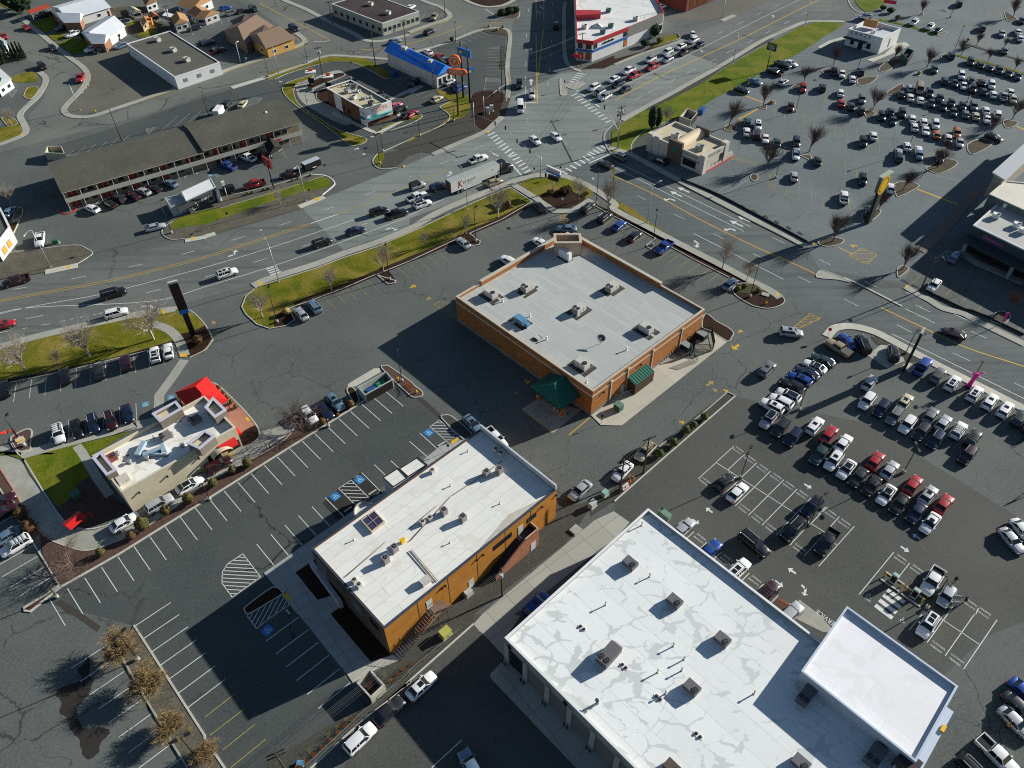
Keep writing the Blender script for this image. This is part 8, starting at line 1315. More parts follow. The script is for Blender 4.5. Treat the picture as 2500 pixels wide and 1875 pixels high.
def shrub(c,r,x,y,rad,mats,label,group=None,tall=1.0,nm='round_shrub',n=220,cat='shrub'):
	rnd=random.Random(int(x+y));o=at(K(c,r,x,y)[0],rad*tall*.7);t=thing(nm,label,cat,(o.x,o.y,0),0,group);b=MB()
	b.tube((o.x,o.y,0),(o.x,o.y,rad*tall*.6),.06,.05,5);b.build('stem',WOOD,t)
	b=MB();leaves(b,(o.x,o.y,rad*tall),rad,rad,rad*tall,int(n*2),rad*.085,rnd,len(mats));b.mi=0;b.smooth=True;b.grid([[(o.x+rad*.8*math.sin(u)*math.cos(k*PI/5),o.y+rad*.8*math.sin(u)*math.sin(k*PI/5),rad*tall*(1+.8*math.cos(u)))for k in range(10)]for u in(.05,.7,1.4,2.1,2.8)],True)if cat=='shrub' and 'bare' not in label else 0;b.build('foliage',mats,t)
for i,(c,r,x,y,rad)in enumerate([(0,3,1090,995,.95),(0,3,1420,815,1.0),(0,3,1540,695,1.5),(0,3,1790,545,1.1),(0,3,2040,420,1.25),(1,3,90,245,1.05),(1,3,300,105,.9),(1,3,465,30,1.15)]):shrub(c,r,x,y,rad,[SH1,SH2]if i!=1 else[SH2,M('shrub russet',(.13,.03,.015),.9,.2,3)],ORD[i]+' clipped round shrub from the left along the restaurant drive-through','clipped shrubs along the drive-through')
for i,(c,r,x,y,rad)in enumerate([(1,2,1275,1245,.9),(1,2,1435,1165,.5),(1,2,1575,1055,1.0)]):shrub(c,r,x,y,rad,[SH2,SH1],ORD[i]+' brown shrub from the left between the parked cars and the bin enclosure','brown shrubs by the parked cars')
for i,(c,r,x,y,rad)in enumerate([(3,2,490,1585,.95),(3,2,640,1470,1.0),(3,2,775,1335,1.0),(3,2,860,1275,.8),(3,2,970,1190,.95)]):shrub(c,r,x,y,rad,[SH3,SH1,SH5],ORD[i]+' green shrub from the left in the strip between pharmacy lane and dealership','green shrubs of the narrow strip')
for i,(c,r,x,y)in enumerate([(1,4,1005,1650),(1,4,1095,1595),(1,4,1180,1520),(1,4,1270,1440),(1,4,1360,1360),(1,4,1440,1280),(1,4,1525,1205),(1,4,1605,1135),(1,4,2005,715),(1,4,2075,650),(1,4,2150,590),(2,4,5,535)]):shrub(c,r,x,y,.42,[SH4,SH4,SH2],ORD[i]+' orange grass tuft from the left along the fence above the workshop kerb','orange grass tufts',1.3,'grass_tuft',110,'plant')
for i,(c,r,x,y)in enumerate([(1,4,1130,1465),(1,4,1330,1300),(1,4,1430,1210),(1,4,1530,1140),(1,4,1940,650),(0,4,1515,395),(0,4,2050,1240),(0,4,1930,1345)]):shrub(c,r,x,y,.38,[SH5,YEL if i>4 else SH5],['lowest','second lowest','third lowest','fourth lowest'][i]+' straw tuft beside the orange grass tufts' if i<4 else['straw tuft next to the beige bin enclosure','yellow tuft under the tan trees, uppermost','yellow tuft under the tan trees, rightmost','yellow tuft under the tan trees, beside the lamp'][i-4],'straw tufts',1.0,'grass_tuft',60,'plant')
for(x,y),l in[((225,570),'brown bush against the left lot kerb, upper'),((310,715),'brown bush against the left lot kerb, lower')]:shrub(0,3,x,y,1.5,[SH2,SH1,WOOD],l,'brown bushes at the left lot',.8,'bush',260)
shrub(0,2,2140,360,1.3,[SH2,SH1],'brown bush beside the tall dark pylon',None,.8,'bush',240);shrub(1,2,880,50,1.1,[SH5,SH2],'straw bush at the lawn tip beside the lamp',None,.8,'bush',160)
for i,(x,y)in enumerate([(2185,840),(2210,860),(2230,885)]):shrub(1,2,x,y,.6,[SH4],ORD[i]+' orange plant beside the bin-island lamp','orange plants by the lamp',1.0,'plant',90,'plant')
for i,(c,r,x,y,rad)in enumerate([(1,2,150,870,.6),(1,2,200,925,.6),(1,2,240,975,.6),(1,2,285,1025,.6),(1,2,335,1075,.6)]):shrub(c,r,x,y,rad,[SH2,SH6],ORD[i]+' dark round patio shrub from the top along the red paving','patio shrubs',1.0,'round_shrub',90)
for i,(x,y)in enumerate([(460,430),(515,415),(630,395),(680,380),(945,290),(1005,268),(1140,235)]):shrub(1,1,x,y,.45,[SH3,SH6],ORD[i]+' low dark shrub from the left in the motel kerb bed','low shrubs of the motel bed',.9,'low_shrub',60)
shrub(2,1,1065,560,1.1,[SH2,SH1],'brown leafy bush next to the pharmacy lawn tree',None,1.2,'bush',200);shrub(2,1,1690,400,1.9,[WOOD,SH2,MULCH],'sprawling dark bare bush behind the pharmacy sign',None,.45,'bush',420);shrub(2,1,1520,420,1.2,[WOOD,SH2],'dark bare bush at the pharmacy sign base',None,.5,'bush',240)
shrub(2,1,1900,435,1.0,[WOOD,SH2],'dark bare bush right of the pharmacy sign bed',None,.5,'bush',200)
for i,(x,y)in enumerate([(1410,1430),(1560,1480),(1340,1460)]):shrub(3,1,x,y,.8,[SH1,SH3,SH5],['olive bush by the kerb of the avenue island','olive bush beside the pale cover of the avenue island','olive bush under the avenue island lamp'][i],'bushes of the avenue island',.7,'bush',150)
for i,(c,r,x,y,rad,ta)in enumerate([(2,0,1000,140,2.0,.6),(2,0,1080,120,2.2,.6),(2,0,1150,110,1.8,.6)]):shrub(c,r,x,y,rad,[SH6,SH3],ORD[i]+' dark hedge bush from the left on the junction island','hedge bushes of the junction island',ta,'hedge_bush',420)
for c,r,x,y,rad,ta,l in[(3,0,430,345,2.6,.9,'dark round pine shrub beside the striped store siding'),(3,0,330,475,1.8,.7,'low dark shrub left of the pine beside the striped store'),(3,0,490,440,1.4,.7,'dusty shrub right of the pine beside the striped store'),(3,0,410,1310,1.6,2.6,'tall dark juniper beside the coffee shop drive lane'),(3,0,470,1300,1.5,2.4,'shorter dark juniper leaning on the tall one'),(0,0,200,40,5.0,1.0,'big dark evergreen at the upper left of the photo'),(0,0,120,20,4.0,1.0,'smaller dark evergreen at the upper left corner'),(0,0,900,395,1.2,1.6,'dark green bush at the front of the nearer white-roofed house'),(4,0,690,90,1.3,.7,'dark bush left under the plaza sign'),(4,0,770,120,1.6,.7,'dark bush in the middle under the plaza sign'),(4,0,850,195,1.3,.7,'olive bush right of the plaza sign'),(2,0,455,430,.9,1.0,'dark red bush at the end of the car park hatching')]:shrub(c,r,x,y,rad,[SH6,SH6,SH3]if 'dusty' not in l and 'olive' not in l else[SH1,SH5],l,None,ta,'evergreen_shrub',int(300+rad*120))
for i,(x,y)in enumerate([(15,700),(55,690),(95,675),(130,665),(165,655),(200,645),(240,640),(275,640)]):
	o=at(K(0,0,x,y)[0]);rnd=random.Random(i);t=thing('cypress',ORD[i]+' cypress from the left in the row beside the side street','tree',o,0,'cypress row');H=5.5+rnd.random()*1.2;b=MB();b.tube(o,o+Vector((0,0,H*.8)),.12,.04,5);b.build('trunk',WOOD,t);b=MB()
	for k in range(9):f=k/9;leaves(b,(o.x,o.y,.6+f*(H-.6)),1.0*(1-f*.85)*(.9 if k else .8),1.0*(1-f*.85),.5,60,.16,rnd,2)
	b.build('crown',[SH7,SH6],t)
for i,(c,r,x,y)in enumerate([(4,0,1610,430),(4,0,1080,790),(3,0,1700,1105),(3,0,1330,1320),(4,0,560,1190),(2,0,860,285),(2,0,945,320),(2,0,1010,290)]):shrub(c,r,x,y,.8,[SH5,SH5,SH2],['yellow bush on the hedge line of the mall lot','orange bush at the tip of a mall island','straw bush on the divider between two mall lots','straw bush beside a bare tree by the coffee shop','straw bush under the bare tree left of the mall rows','red-brown bush left at the junction corner','straw grass in the middle of the junction corner','red-brown bush right at the junction corner'][i],None,.7,'bush',110)
def lamp(b,t,lab,heads=1,mat=DSTEEL,base=True,group='car park lamps',ang=0,arm=0):
	o=at(b);H=min(max(hgt(b,t),4.5),11);r=thing('street_lamp',lab,'lamp',o,0,group)
	if base:m=MB();m.tube(o,o+Vector((0,0,.75)),.32,.30,12);m.build('base',CONC,r)
	m=MB();m.tube(o+Vector((0,0,.7 if base else 0)),o+Vector((0,0,H)),.09,.07,8);m.build('pole',mat,r)
	for k in range(heads):
		a=ang+k*PI;d=Vector((math.cos(a),math.sin(a),0));m=MB();p=o+Vector((0,0,H));m.path([p,p+d*.55],.04);m.box(p.x+d.x*.85,p.y+d.y*.85,H-.08,H+.14,.75,.42,a);m.build('lamp_head',mat if mat is not STEEL else M('lamp grey',(.4,.42,.42)),r)
LP=[((1,2,785,165),(1,1,680,1460),1,'by the rounded lawn tip of the pharmacy lot'),((1,1,2000,1365),(1,1,1965,1000),1,'on the small bump of the pharmacy lawn kerb'),((2,1,715,950),(2,1,700,590),1,'in the mulch bump beside the silver sedan'),((2,1,2015,545),(2,1,2045,190),1,'at the footpath corner by the avenue'),((3,1,410,990),(3,1,465,630),1,'at the kerb notch beside the blue pickup'),((3,1,1465,1550),(3,1,1550,1185),1,'on the avenue island with olive bushes'),((1,2,2130,800),(1,2,2080,420),1,'at the orange plants by the bin enclosure'),((1,2,1335,1290),(1,2,1260,1000),1,'between the cars by the big bare tree'),((3,2,1990,1110),(3,2,2075,870),1,'behind the slanted dealership row'),((3,3,1360,190),(3,2,1450,1540),2,'at the first customer bays'),((3,3,2100,700),(4,3,50,380),2,'between the black vehicles of the customer bays'),((4,3,905,130),(4,2,1060,1510),2,'right of the long dealership rows'),((4,3,1160,1590),(4,3,1380,1280),2,'by the charging posts'),((4,2,930,500),(4,2,1040,265),1,'beside the tall dealership pylon'),((4,2,1630,830),(4,2,1735,600),1,'behind the pink inflatable'),((0,3,620,1475),(0,3,385,1210),1,'at the cinder strip tip of the sealed lot'),((1,3,55,420),(1,3,10,330),1,'half hidden at the restaurant kerb of the sealed lot'),((0,4,1495,490),(0,4,1275,225),2,'among the tan trees, upper'),((0,4,2130,1550),(0,4,1940,1340),2,'among the tan trees, lower'),((0,2,215,1430),(0,2,75,1185),1,'at the red clearance bar'),((3,1,1740,265),(3,0,1835,1610),1,'by the hatched bay of the coffee shop lot'),((3,0,1955,1210),(3,0,2030,930),1,'beside the maroon sedan in the mall lot'),((4,0,1415,190),(4,0,1485,-20),1,'at the top of the mall lot'),((4,0,1450,570),(4,0,1580,295),1,'beside the navy SUV of the mall lot'),((4,0,415,750),(4,0,490,520),1,'before the white cafe'),((4,0,1590,1110),(4,0,1700,870),1,'in the middle of the mall car rows'),((4,0,945,1650),(4,0,1060,1350),1,'at the lowest mall rows'),((1,0,385,665),(1,0,330,460),1,'white, by the maroon pickup behind the brown office'),((1,0,690,830),(1,0,635,620),1,'at the side street by the chicken restaurant'),((1,0,1110,680),(1,0,1070,480),1,'on the verge behind the chicken restaurant'),((1,0,1125,1220),(1,0,1090,1000),1,'on the curved lawn of the chicken restaurant'),((1,1,1890,110),(1,0,1870,1450),1,'at the tip of the gravel corner lawn'),((1,0,1925,1640),(1,0,1885,1410),1,'at the drive kerb of the gravel corner'),((2,0,110,1470),(2,0,90,1250),1,'on the lawn strip of the gravel corner'),((2,0,480,1310),(2,0,465,1100),1,'beside the orange round pylon'),((2,0,260,950),(2,0,245,750),1,'at the corner of the blue-roofed diner'),((0,1,1855,860),(0,1,1720,520),1,'left of the coffee stand'),((1,0,1575,850),(1,0,1550,680),1,'behind the chicken restaurant roof'),((2,0,500,440),(2,0,492,250),1,'at the hatched corner of the junction car park'),((4,1,1190,1490),(4,1,1350,1150),1,'second leaning pole before the mall front')]
for b,t,n,l in LP:lamp(K(*b)[0],K(*t)[0],('double-headed' if n==2 else 'single')+' dark lamp '+l,n,WHITE if 'white' in l[:6]else DSTEEL,ang=R(30)+(b[2]%3)*.5)
def road_lamp(b,bend,head,lab):
	q=K(*b)[0];o=at(q);H=min(hgt(q,K(*bend)[0]),10.5);e=at(K(*head)[0],H+.8);d=Vector((e.x-o.x,e.y-o.y,0));L=min(max(d.length,2.0),5.5);d.normalize();t=thing('street_lamp',lab,'street lamp',o,0,'grey road lamps');m=MB();m.tube(o,o+Vector((0,0,.15)),.35,.35,10);m.build('base',CONC,t)
	m=MB();m.tube(o,o+Vector((0,0,H)),.12,.08,8);m.path([o+Vector((0,0,H)),o+d*L*.35+Vector((0,0,H+.55)),o+d*L+Vector((0,0,H+.8))],.055);m.build('pole',STEEL,t);m=MB();p=o+d*(L+.25);m.box(p.x,p.y,H+.72,H+.9,.8,.3,math.atan2(d.y,d.x));m.build('lamp_head',M('lamp grey',(.4,.42,.42)),t)
for a in[((1,1,800,1385),(1,1,700,1000),(1,1,575,770),'grey road lamp at the crosswalk end of the pharmacy lawn'),((2,1,625,595),(2,1,610,220),(2,1,460,35),'grey road lamp with a green sign in front of the trailer'),((0,1,550,1225),(0,1,335,830),(0,1,265,880),'grey road lamp on the gravel bed at the left'),((1,1,1095,510),(1,1,1010,140),(1,1,990,130),'grey road lamp on the motel verge'),((3,1,355,745),(3,1,405,360),(3,1,490,300),'grey road lamp on the avenue pavement'),((3,0,1280,690),(3,0,1340,370),(3,0,1195,240),'grey road lamp on the green highway verge'),((1,0,800,800),(1,0,740,520),(1,0,700,475),'grey road lamp on the grass by the side street'),((0,0,865,1190),(0,0,750,920),(0,0,745,910),'pale lamp at the corner of the curved side street'),((3,0,2055,285),(3,0,2120,20),(3,0,2060,-40),'grey road lamp near the far end of the verge'),((0,0,2080,375),(0,0,2020,180),(0,0,2015,175),'white lamp in the lot behind the long low office'),((3,0,1165,190),(3,0,1190,0),(3,0,1150,-20),'grey road lamp at the dirt lot')]:road_lamp(*a)
def upole(b,t,lab,arms=1,H=None,ang=R(20)):
	q=K(*b)[0];o=at(q);H=H or min(hgt(q,K(*t)[0]),13);r=thing('utility_pole',lab,'utility pole',o,0,'wooden utility poles');m=MB();m.tube(o,o+Vector((0,0,H)),.17,.12,8);m.build('pole',WOOD,r)
	for k in range(arms):
		z=H-.5-k*1.1;m=MB();m.box(o.x,o.y,z,z+.14,2.6,.14,ang)
		for s in(-1.2,-.5,.5,1.2):m.tube((o.x+s*math.cos(ang),o.y+s*math.sin(ang),z+.14),(o.x+s*math.cos(ang),o.y+s*math.sin(ang),z+.36),.05,.04,5)
		m.build('crossarm',WOOD,r)
	return r,o,H
POLES={}
for b,t,l,n in[((4,1,1090,1480),(4,1,1260,1120),'thick leaning pole with crossarms before the mall front',2),((1,0,1285,880),(1,0,1240,500),'wooden pole with transformers behind the chicken restaurant',1),((1,0,1380,265),(1,0,1355,10),'wooden pole at the far pavement by the low clinic',1),((0,0,1320,1530),(0,0,1200,1175),'dark wooden pole behind the motel',0),((3,0,35,1610),(3,0,90,1060),'big wooden pole at the corner of the coffee shop',3),((3,0,455,320),(3,0,490,20),'wooden pole beside the striped store siding',1),((3,3,310,135),(3,2,370,1400),'wooden pole by the pale SUV in the planted strip',1),((3,3,52,350),(3,2,90,1640),'nearer wooden pole with crossarms in the planted strip',2),((1,4,870,1680),(1,4,745,1490),'wooden pole with insulators at the bottom edge',2),((2,3,1000,1460),(2,3,990,1160),'wooden pole with a white transformer beside the ochre office stair',0),((1,0,1845,720),(1,0,1805,350),'pale pole at the corner of the blue-roofed diner',1),((1,0,2170,485),(1,0,2145,210),'wooden pole right of the low clinic',1),((2,0,1000,1095),(2,0,985,640),'wooden pole at the sealed corner car park',2),((0,0,1860,330),(0,0,1770,60),'wooden pole with transformers behind the garden sheds',1),((2,0,1850,720),(2,0,1865,350),'wooden pole at the corner of the striped store',1),((2,0,385,190),(2,0,385,0),'dark pole with a green sign at the clinic corner',0),((1,0,55,1290),(1,0,0,980),'dark pole behind the white box trailer',0)]:POLES[l]=upole(b,t,l,n,ang=R(25))
for l,k in(('wooden pole with transformers behind the chicken restaurant',2),('wooden pole with a white transformer beside the ochre office stair',1),('wooden pole with transformers behind the garden sheds',2),('big wooden pole at the corner of the coffee shop',2)):
	r,o,H=POLES[l]
	for s in range(k):m=MB();x=o.x+(s*2-1)*.45+(.45 if k==1 else 0);m.tube((x,o.y-.3,H-2.2),(x,o.y-.3,H-1.2),.28,.28,10);m.build('transformer',M('transformer grey',(.5,.53,.55)),r)
def wires(a,b,offs,lab,sag=.8,r=.022):
	m=MB()
	for dz,dx in offs:
		p=a+Vector((dx*.9,dx*.4,dz));q=b+Vector((dx*.9,dx*.4,dz));m.path([p.lerp(q,k/10)-Vector((0,0,sag*4*(k/10)*(1-k/10)))for k in range(11)],r,3)
	tag(m.build('overhead_wires',M('wire',(.10,.10,.10)),None,(a.x,a.y,0)),lab,'wires')
def top(l,dz=-.3):r,o,H=POLES[l];return Vector((o.x,o.y,H+dz))
wires(top('wooden pole at the sealed corner car park'),top('wooden pole at the corner of the striped store'),[(0,-1.1),(0,-.4),(0,.4),(0,1.1),(-2.5,0)],'overhead wires crossing the north road')
wires(top('big wooden pole at the corner of the coffee shop'),top('wooden pole beside the striped store siding'),[(0,-1.1),(0,1.1),(-1.1,0)],'overhead wires from the coffee shop corner to the striped store')
wires(top('nearer wooden pole with crossarms in the planted strip'),top('wooden pole by the pale SUV in the planted strip'),[(0,-.8),(0,.8),(-1,0)],'overhead wires between the two poles of the planted strip',.3)
wires(top('wooden pole with insulators at the bottom edge'),top('wooden pole with a white transformer beside the ochre office stair'),[(-.4,-1.1),(-.4,-.4),(-.4,.4),(-.4,1.1),(-1.6,0),(-2.0,.6)],'bundle of overhead wires above the beige bin enclosure',.6)
wires(top('wooden pole with a white transformer beside the ochre office stair'),top('nearer wooden pole with crossarms in the planted strip'),[(-.4,0),(-1,.3)],'overhead wires along the gravel behind the ochre office',.6)
wires(top('wooden pole with transformers behind the chicken restaurant'),top('dark wooden pole behind the motel'),[(-.3,0),(-.7,.3)],'overhead wires behind the motel roof',1.0)
def signal(b,t,arm,z,lights,lab):
	q=K(*b)[0];o=at(q);H=min(hgt(q,K(*t)[0]),9);r=thing('traffic_signal',lab,'traffic light',o,0,'mast-arm traffic signals');m=MB();m.tube(o,o+Vector((0,0,H)),.14,.1,8);m.build('pole',STEEL,r)
	e=at(K(*arm)[0],z);m=MB();m.tube(o+Vector((0,0,z)),Vector((e.x,e.y,z+.2)),.09,.05,6);m.build('mast_arm',STEEL,r)
	for f in lights:
		p=o.lerp(Vector((e.x,e.y,0)),f);m=MB();m.box(p.x,p.y,z-.75,z+.45,.38,.3,0);m.build('signal_head',BLACK,r)
	return r
signal((2,0,700,1420),(2,0,680,1020),(2,0,1035,1375),5.5,(.68,1.0),'traffic signal arm reaching over the left crosswalk')
signal((2,0,805,1270),(2,0,793,1040),(2,0,1045,905),5.5,(.35,.62,.97),'traffic signal arm at the gravel corner toward the north road')
signal((2,1,1415,260),(2,1,1415,30),(2,0,1160,1520),5.6,(.45,1.0),'traffic signal arm at the pharmacy corner')
signal((3,0,30,1615),(3,0,90,1150),(2,0,2010,990),5.6,(.6,.95),'traffic signal arm at the coffee shop corner')
for(c,r,x,y),l in[((2,1,1345,265),'pedestrian signal post at the pharmacy corner'),((2,0,1670,975),'pedestrian signal post on the refuge island'),((2,1,1625,250),'pedestrian signal post behind the pharmacy sign'),((3,0,30,1345),'pedestrian signal post beside the big wooden pole')]:
	o=at(K(c,r,x,y)[0]);t=thing('signal_post',l,'signal',o,0,'pedestrian signal posts');m=MB();m.tube(o,o+Vector((0,0,2.6)),.06,.06,6);m.build('post',STEEL,t);m=MB();m.box(o.x,o.y,2.6,3.2,.4,.35);m.build('signal_head',BLACK,t)
def board(nm,lab,base,a,b,z0,z1,mats,th=.35,pole=.16,polem=STEEL,txt=(),poles=None,cat='sign'):
	o=at(K(*base)[0]);zm=(z0+z1)/2;p,q=at(K(*a)[0],zm),at(K(*b)[0],zm);t=thing(nm,lab,cat,o);mid=(p+q)/2
	for pb in(poles or[base]):o2=at(K(*pb)[0]);m=MB();m.tube(o2,o2+Vector((0,0,z1 if poles else z0+.2)),pole,pole*.9,8);m.build('post',polem,t)
	if not poles:sh=Vector((o.x-mid.x,o.y-mid.y,0));p+=sh*.6;q+=sh*.6
	w=Wl(p,q,(mid.x,mid.y+50));zz=z0
	for m_,f0,f1,nm2 in mats:m=MB();w.box(m,0,w.L,z0+(z1-z0)*f0,z0+(z1-z0)*f1,-th/2,th/2);m.build(nm2,m_,t)
	for s,u,f,wd,m_,sh,tl in txt:m=MB();w.text(m,s,w.L*u,z0+(z1-z0)*f,w.L*wd,th/2+.03,sh,tl);m.build('lettering',m_,t)
	return t,w
SBL=M('sign blue',(.02,.17,.55),.5,.05);SRD=M('sign red',(.6,.02,.04),.5,.05)
board('pharmacy_sign','white and blue pharmacy pylon sign with red script lettering above a black board',(2,1,1550,415),(2,1,1480,150),(2,1,1628,215),5.3,7.0,[(WHITE,.35,1,'white_panel'),(SBL,0,.35,'blue_panel')],.5,.2,STEEL,[('Walgreens',.5,.66,.8,SRD,.35,1.3)])
board('message_board','black message board on the pharmacy sign pole',(2,1,1551,418),(2,1,1497,245),(2,1,1605,280),3.6,4.9,[(BLACK,0,1,'panel')],.6,.1)
board('barber_sign','dark pole sign reading LEGACY BARBER SHOP on the green verge',(3,0,1640,775),(3,0,1668,450),(3,0,1765,478),6.2,8.6,[(M('sign dark',(.015,.03,.03)),0,1,'panel')],.5,.16,DSTEEL,[('LEGACY',.5,.76,.85,M('sign yellow',(.75,.6,.02)),0,1.4),('BARBER',.5,.46,.7,WHITE,0,1.3),('SHOP',.5,.2,.5,WHITE,0,1.3)])
board('motel_sign','red and black motel pole sign at the kerb bed',(1,1,745,380),(1,1,630,60),(1,1,715,115),6.5,9.0,[(M('sign maroon',(.22,.02,.025)),0,1,'panel')],.6,.2,DSTEEL,[('O',.5,.5,.35,M('sign rim',(.5,.35,.33)),.3,1.6)])
board('blade_sign','slim white-topped blade sign beside the coffee stand',(1,1,270,555),(1,1,172,310),(1,1,205,300),5.0,6.6,[(WHITE,.25,1,'panel'),(BLACK,0,.25,'frame')],.5,.12)
board('plaza_sign','twin-legged white and red plaza sign beside the white cafe',(4,0,690,110),(4,0,705,-10),(4,0,840,10),4.0,6.5,[(WHITE,.5,1,'white_panel'),(SRD,0,.5,'red_panel')],.3,.12,WHITE,(),[(4,0,675,110),(4,0,820,115)])
board('store_sign','small red sign on two posts beside the striped store',(2,0,1800,725),(2,0,1770,590),(2,0,1850,610),3.2,4.2,[(SRD,0,1,'panel')],.4,.12,DSTEEL)
_dn=board('diner_sign','tall blue diner pylon with a yellow sun on two dark posts',(2,0,580,1055),(2,0,522,540),(2,0,660,590),15.5,17.6,[(M('sign deep blue',(.03,.12,.40)),0,1,'panel')],.6,.3,DSTEEL,(),[(2,0,580,1055),(2,0,652,1110)])
t,w=_dn;m=MB();m.face(*[w.pt(w.L*.25+.7*math.cos(k*PI/10),.35,16.1+.8*math.sin(k*PI/10))for k in range(11)]);m.build('sun',M('sign yellow',(.75,.6,.02)),t);m=MB();[w.box(m,w.L*.45,w.L*.85,15.95+k*.45,16.15+k*.45,.3,.33)for k in range(3)];m.build('lettering',TEAL,t)
t,w=board('diner_sign','lower blue panel with a yellow half sun on the diner pylon',(2,0,652,1112),(2,0,602,770),(2,0,690,745),9.3,11.0,[(SBL,0,1,'panel')],.5,.15,DSTEEL)
m=MB();m.face(*[w.pt(w.L/2+.75*math.cos(k*PI/10),.3,9.6+.85*math.sin(k*PI/10))for k in range(11)]);m.build('sun',M('sign yellow',(.75,.6,.02)),t)
b0=K(2,0,525,1245)[0];o=at(b0);H=hgt(b0,K(2,0,490,650)[0]);t=thing('round_pylon','tall orange round pylon above a capsule sign of the chicken restaurant','sign',o);m=MB();m.tube(o,o+Vector((0,0,H-1)),.25,.2,8);m.build('post',DSTEEL,t);OG=M('sign orange',(.78,.14,.02),.5,.04)
w=Wl(o+Vector((-3,0,0)),o+Vector((3,-1.2,0)),o+Vector((0,50,0)));m=MB();m.tube(w.pt(3,-.35,H),w.pt(3,.35,H),1.75,1.75,24);m.build('disc',OG,t);m=MB();m.grid([[w.pt(3+r_*math.cos(k*PI/12),.38,H+r_*math.sin(k*PI/12))for k in range(24)]for r_ in(1.2,1.4)],True);w.text(m,'P',3,H,.9,.4,.2);m.build('emblem',WHITE,t)
m=MB();w.box(m,1.2,5.6,H-4.0,H-2.3,-.35,.35);m.tube(w.pt(1.2,-.35,H-3.15),w.pt(1.2,.35,H-3.15),.85,.85,16);m.tube(w.pt(5.6,-.35,H-3.15),w.pt(5.6,.35,H-3.15),.85,.85,16);m.build('capsule',OG,t);m=MB();w.text(m,'POPEYES',3.4,H-3.15,4.2,.38,0,1.3);m.build('lettering',WHITE,t)
def pylon(base,topl,wid,th,ang,lab,mats,H=None,nm='pylon_sign'):
	q=K(*base)[0];o=at(q);H=H or min(hgt(q,K(*topl)[0]),16);t=thing(nm,lab,'sign',o);
	for m_,f0,f1,n2,s in mats:m=MB();m.box(o.x,o.y,H*f0,H*f1,wid*s,th*(1 if s==1 else 1.1),ang);m.build(n2,m_,t)
	return t,o,H
PYD=M('pylon black',(.018,.016,.016),.4,.1,2)
t,o,H=pylon((4,2,920,665),(4,2,1130,245),2.2,.5,R(-35)+PI/2,'tall black dealership pylon with a pale emblem beside the avenue',[(PYD,0,.98,'slab',1),(M('pylon side',(.33,.32,.30)),.98,1,'cap',1)],10.5)
m=MB();w=Wl(o+Vector((-1,.7,0)),o+Vector((1,-.7,0)),o+Vector((-5,-7,0)));m.grid([[w.pt(1.2+r_*math.cos(k*PI/8)*1.1,.45,H*.9+r_*math.sin(k*PI/8)*.6)for k in range(16)]for r_ in(.62,.8)],True);m.build('emblem',STEEL,t)
t,o,H=pylon((0,2,2100,325),(0,1,1860,1380),1.9,.5,R(25),'tall dark slab pylon with a blue band at the lawn corner of the restaurant',[(PYD,0,.45,'lower_slab',.6),(SBL,.45,.52,'blue_band',1),(PYD,.52,.97,'upper_slab',1),(M('pylon cap',(.5,.5,.52)),.97,1,'cap',1)])
q=K(4,1,530,745)[0];o=at(q);t=thing('oval_pylon','leaning dark mall pylon with a yellow oval sign','sign',o);m=MB();m.box(o.x,o.y,0,9.5,1.9,.8,R(40));m.build('slab',M('pylon green',(.03,.035,.025)),t);m=MB();m.box(o.x,o.y,9.5,13.5,4.6,.8,R(40));m.build('head',M('pylon head',(.10,.13,.11)),t);m=MB();m.box(o.x,o.y,13.5,13.8,4.8,1.2,R(40));m.build('cap',M('pylon pale cap',(.33,.36,.28)),t)
ex=Vector((math.cos(R(40)),math.sin(R(40)),0));nx=Vector((math.cos(R(-50)),math.sin(R(-50)),0))
for s,nm in((-1,'face'),(1,'face')):
	m=MB();m.face(*[o+ex*2.3*math.cos(k*PI/14)*s+nx*s*.43+Vector((0,0,11.0+2.6*math.sin(k*PI/14)))for k in range(28)]);m.build('oval_panel',YEL,t)
	m=MB();m.grid([[o+ex*r_*math.cos(k*PI/14)*s+nx*s*.46+Vector((0,0,11.0+r_*1.13*math.sin(k*PI/14)))for k in range(28)]for r_ in(1.55,1.8)],True);m.build('oval_ring',M('sign rust',(.25,.12,.01)),t)
def post_sign(c,r,x,y,H,mat,lab,s=.6,face=R(-90),shape=4):
	o=at(K(c,r,x,y)[0]);t=thing('sign_post',lab,'sign',o);m=MB();m.tube(o,o+Vector((0,0,H)),.035,.035,5);m.build('post',STEEL,t);n=Vector((math.cos(face),math.sin(face),.3)).normalized();u=Vector((-math.sin(face),math.cos(face),0));v=n.cross(u);k=8 if shape==8 else 4;p=o+Vector((0,0,H))+n*.05;m=MB();P=[p+(u*math.cos(PI/k+2*PI*i/k)+v*math.sin(PI/k+2*PI*i/k))*s*.7 for i in range(k)];m.face(*P);m.face(*[a-n*.03 for a in P[::-1]]);m.build('plate',mat,t)
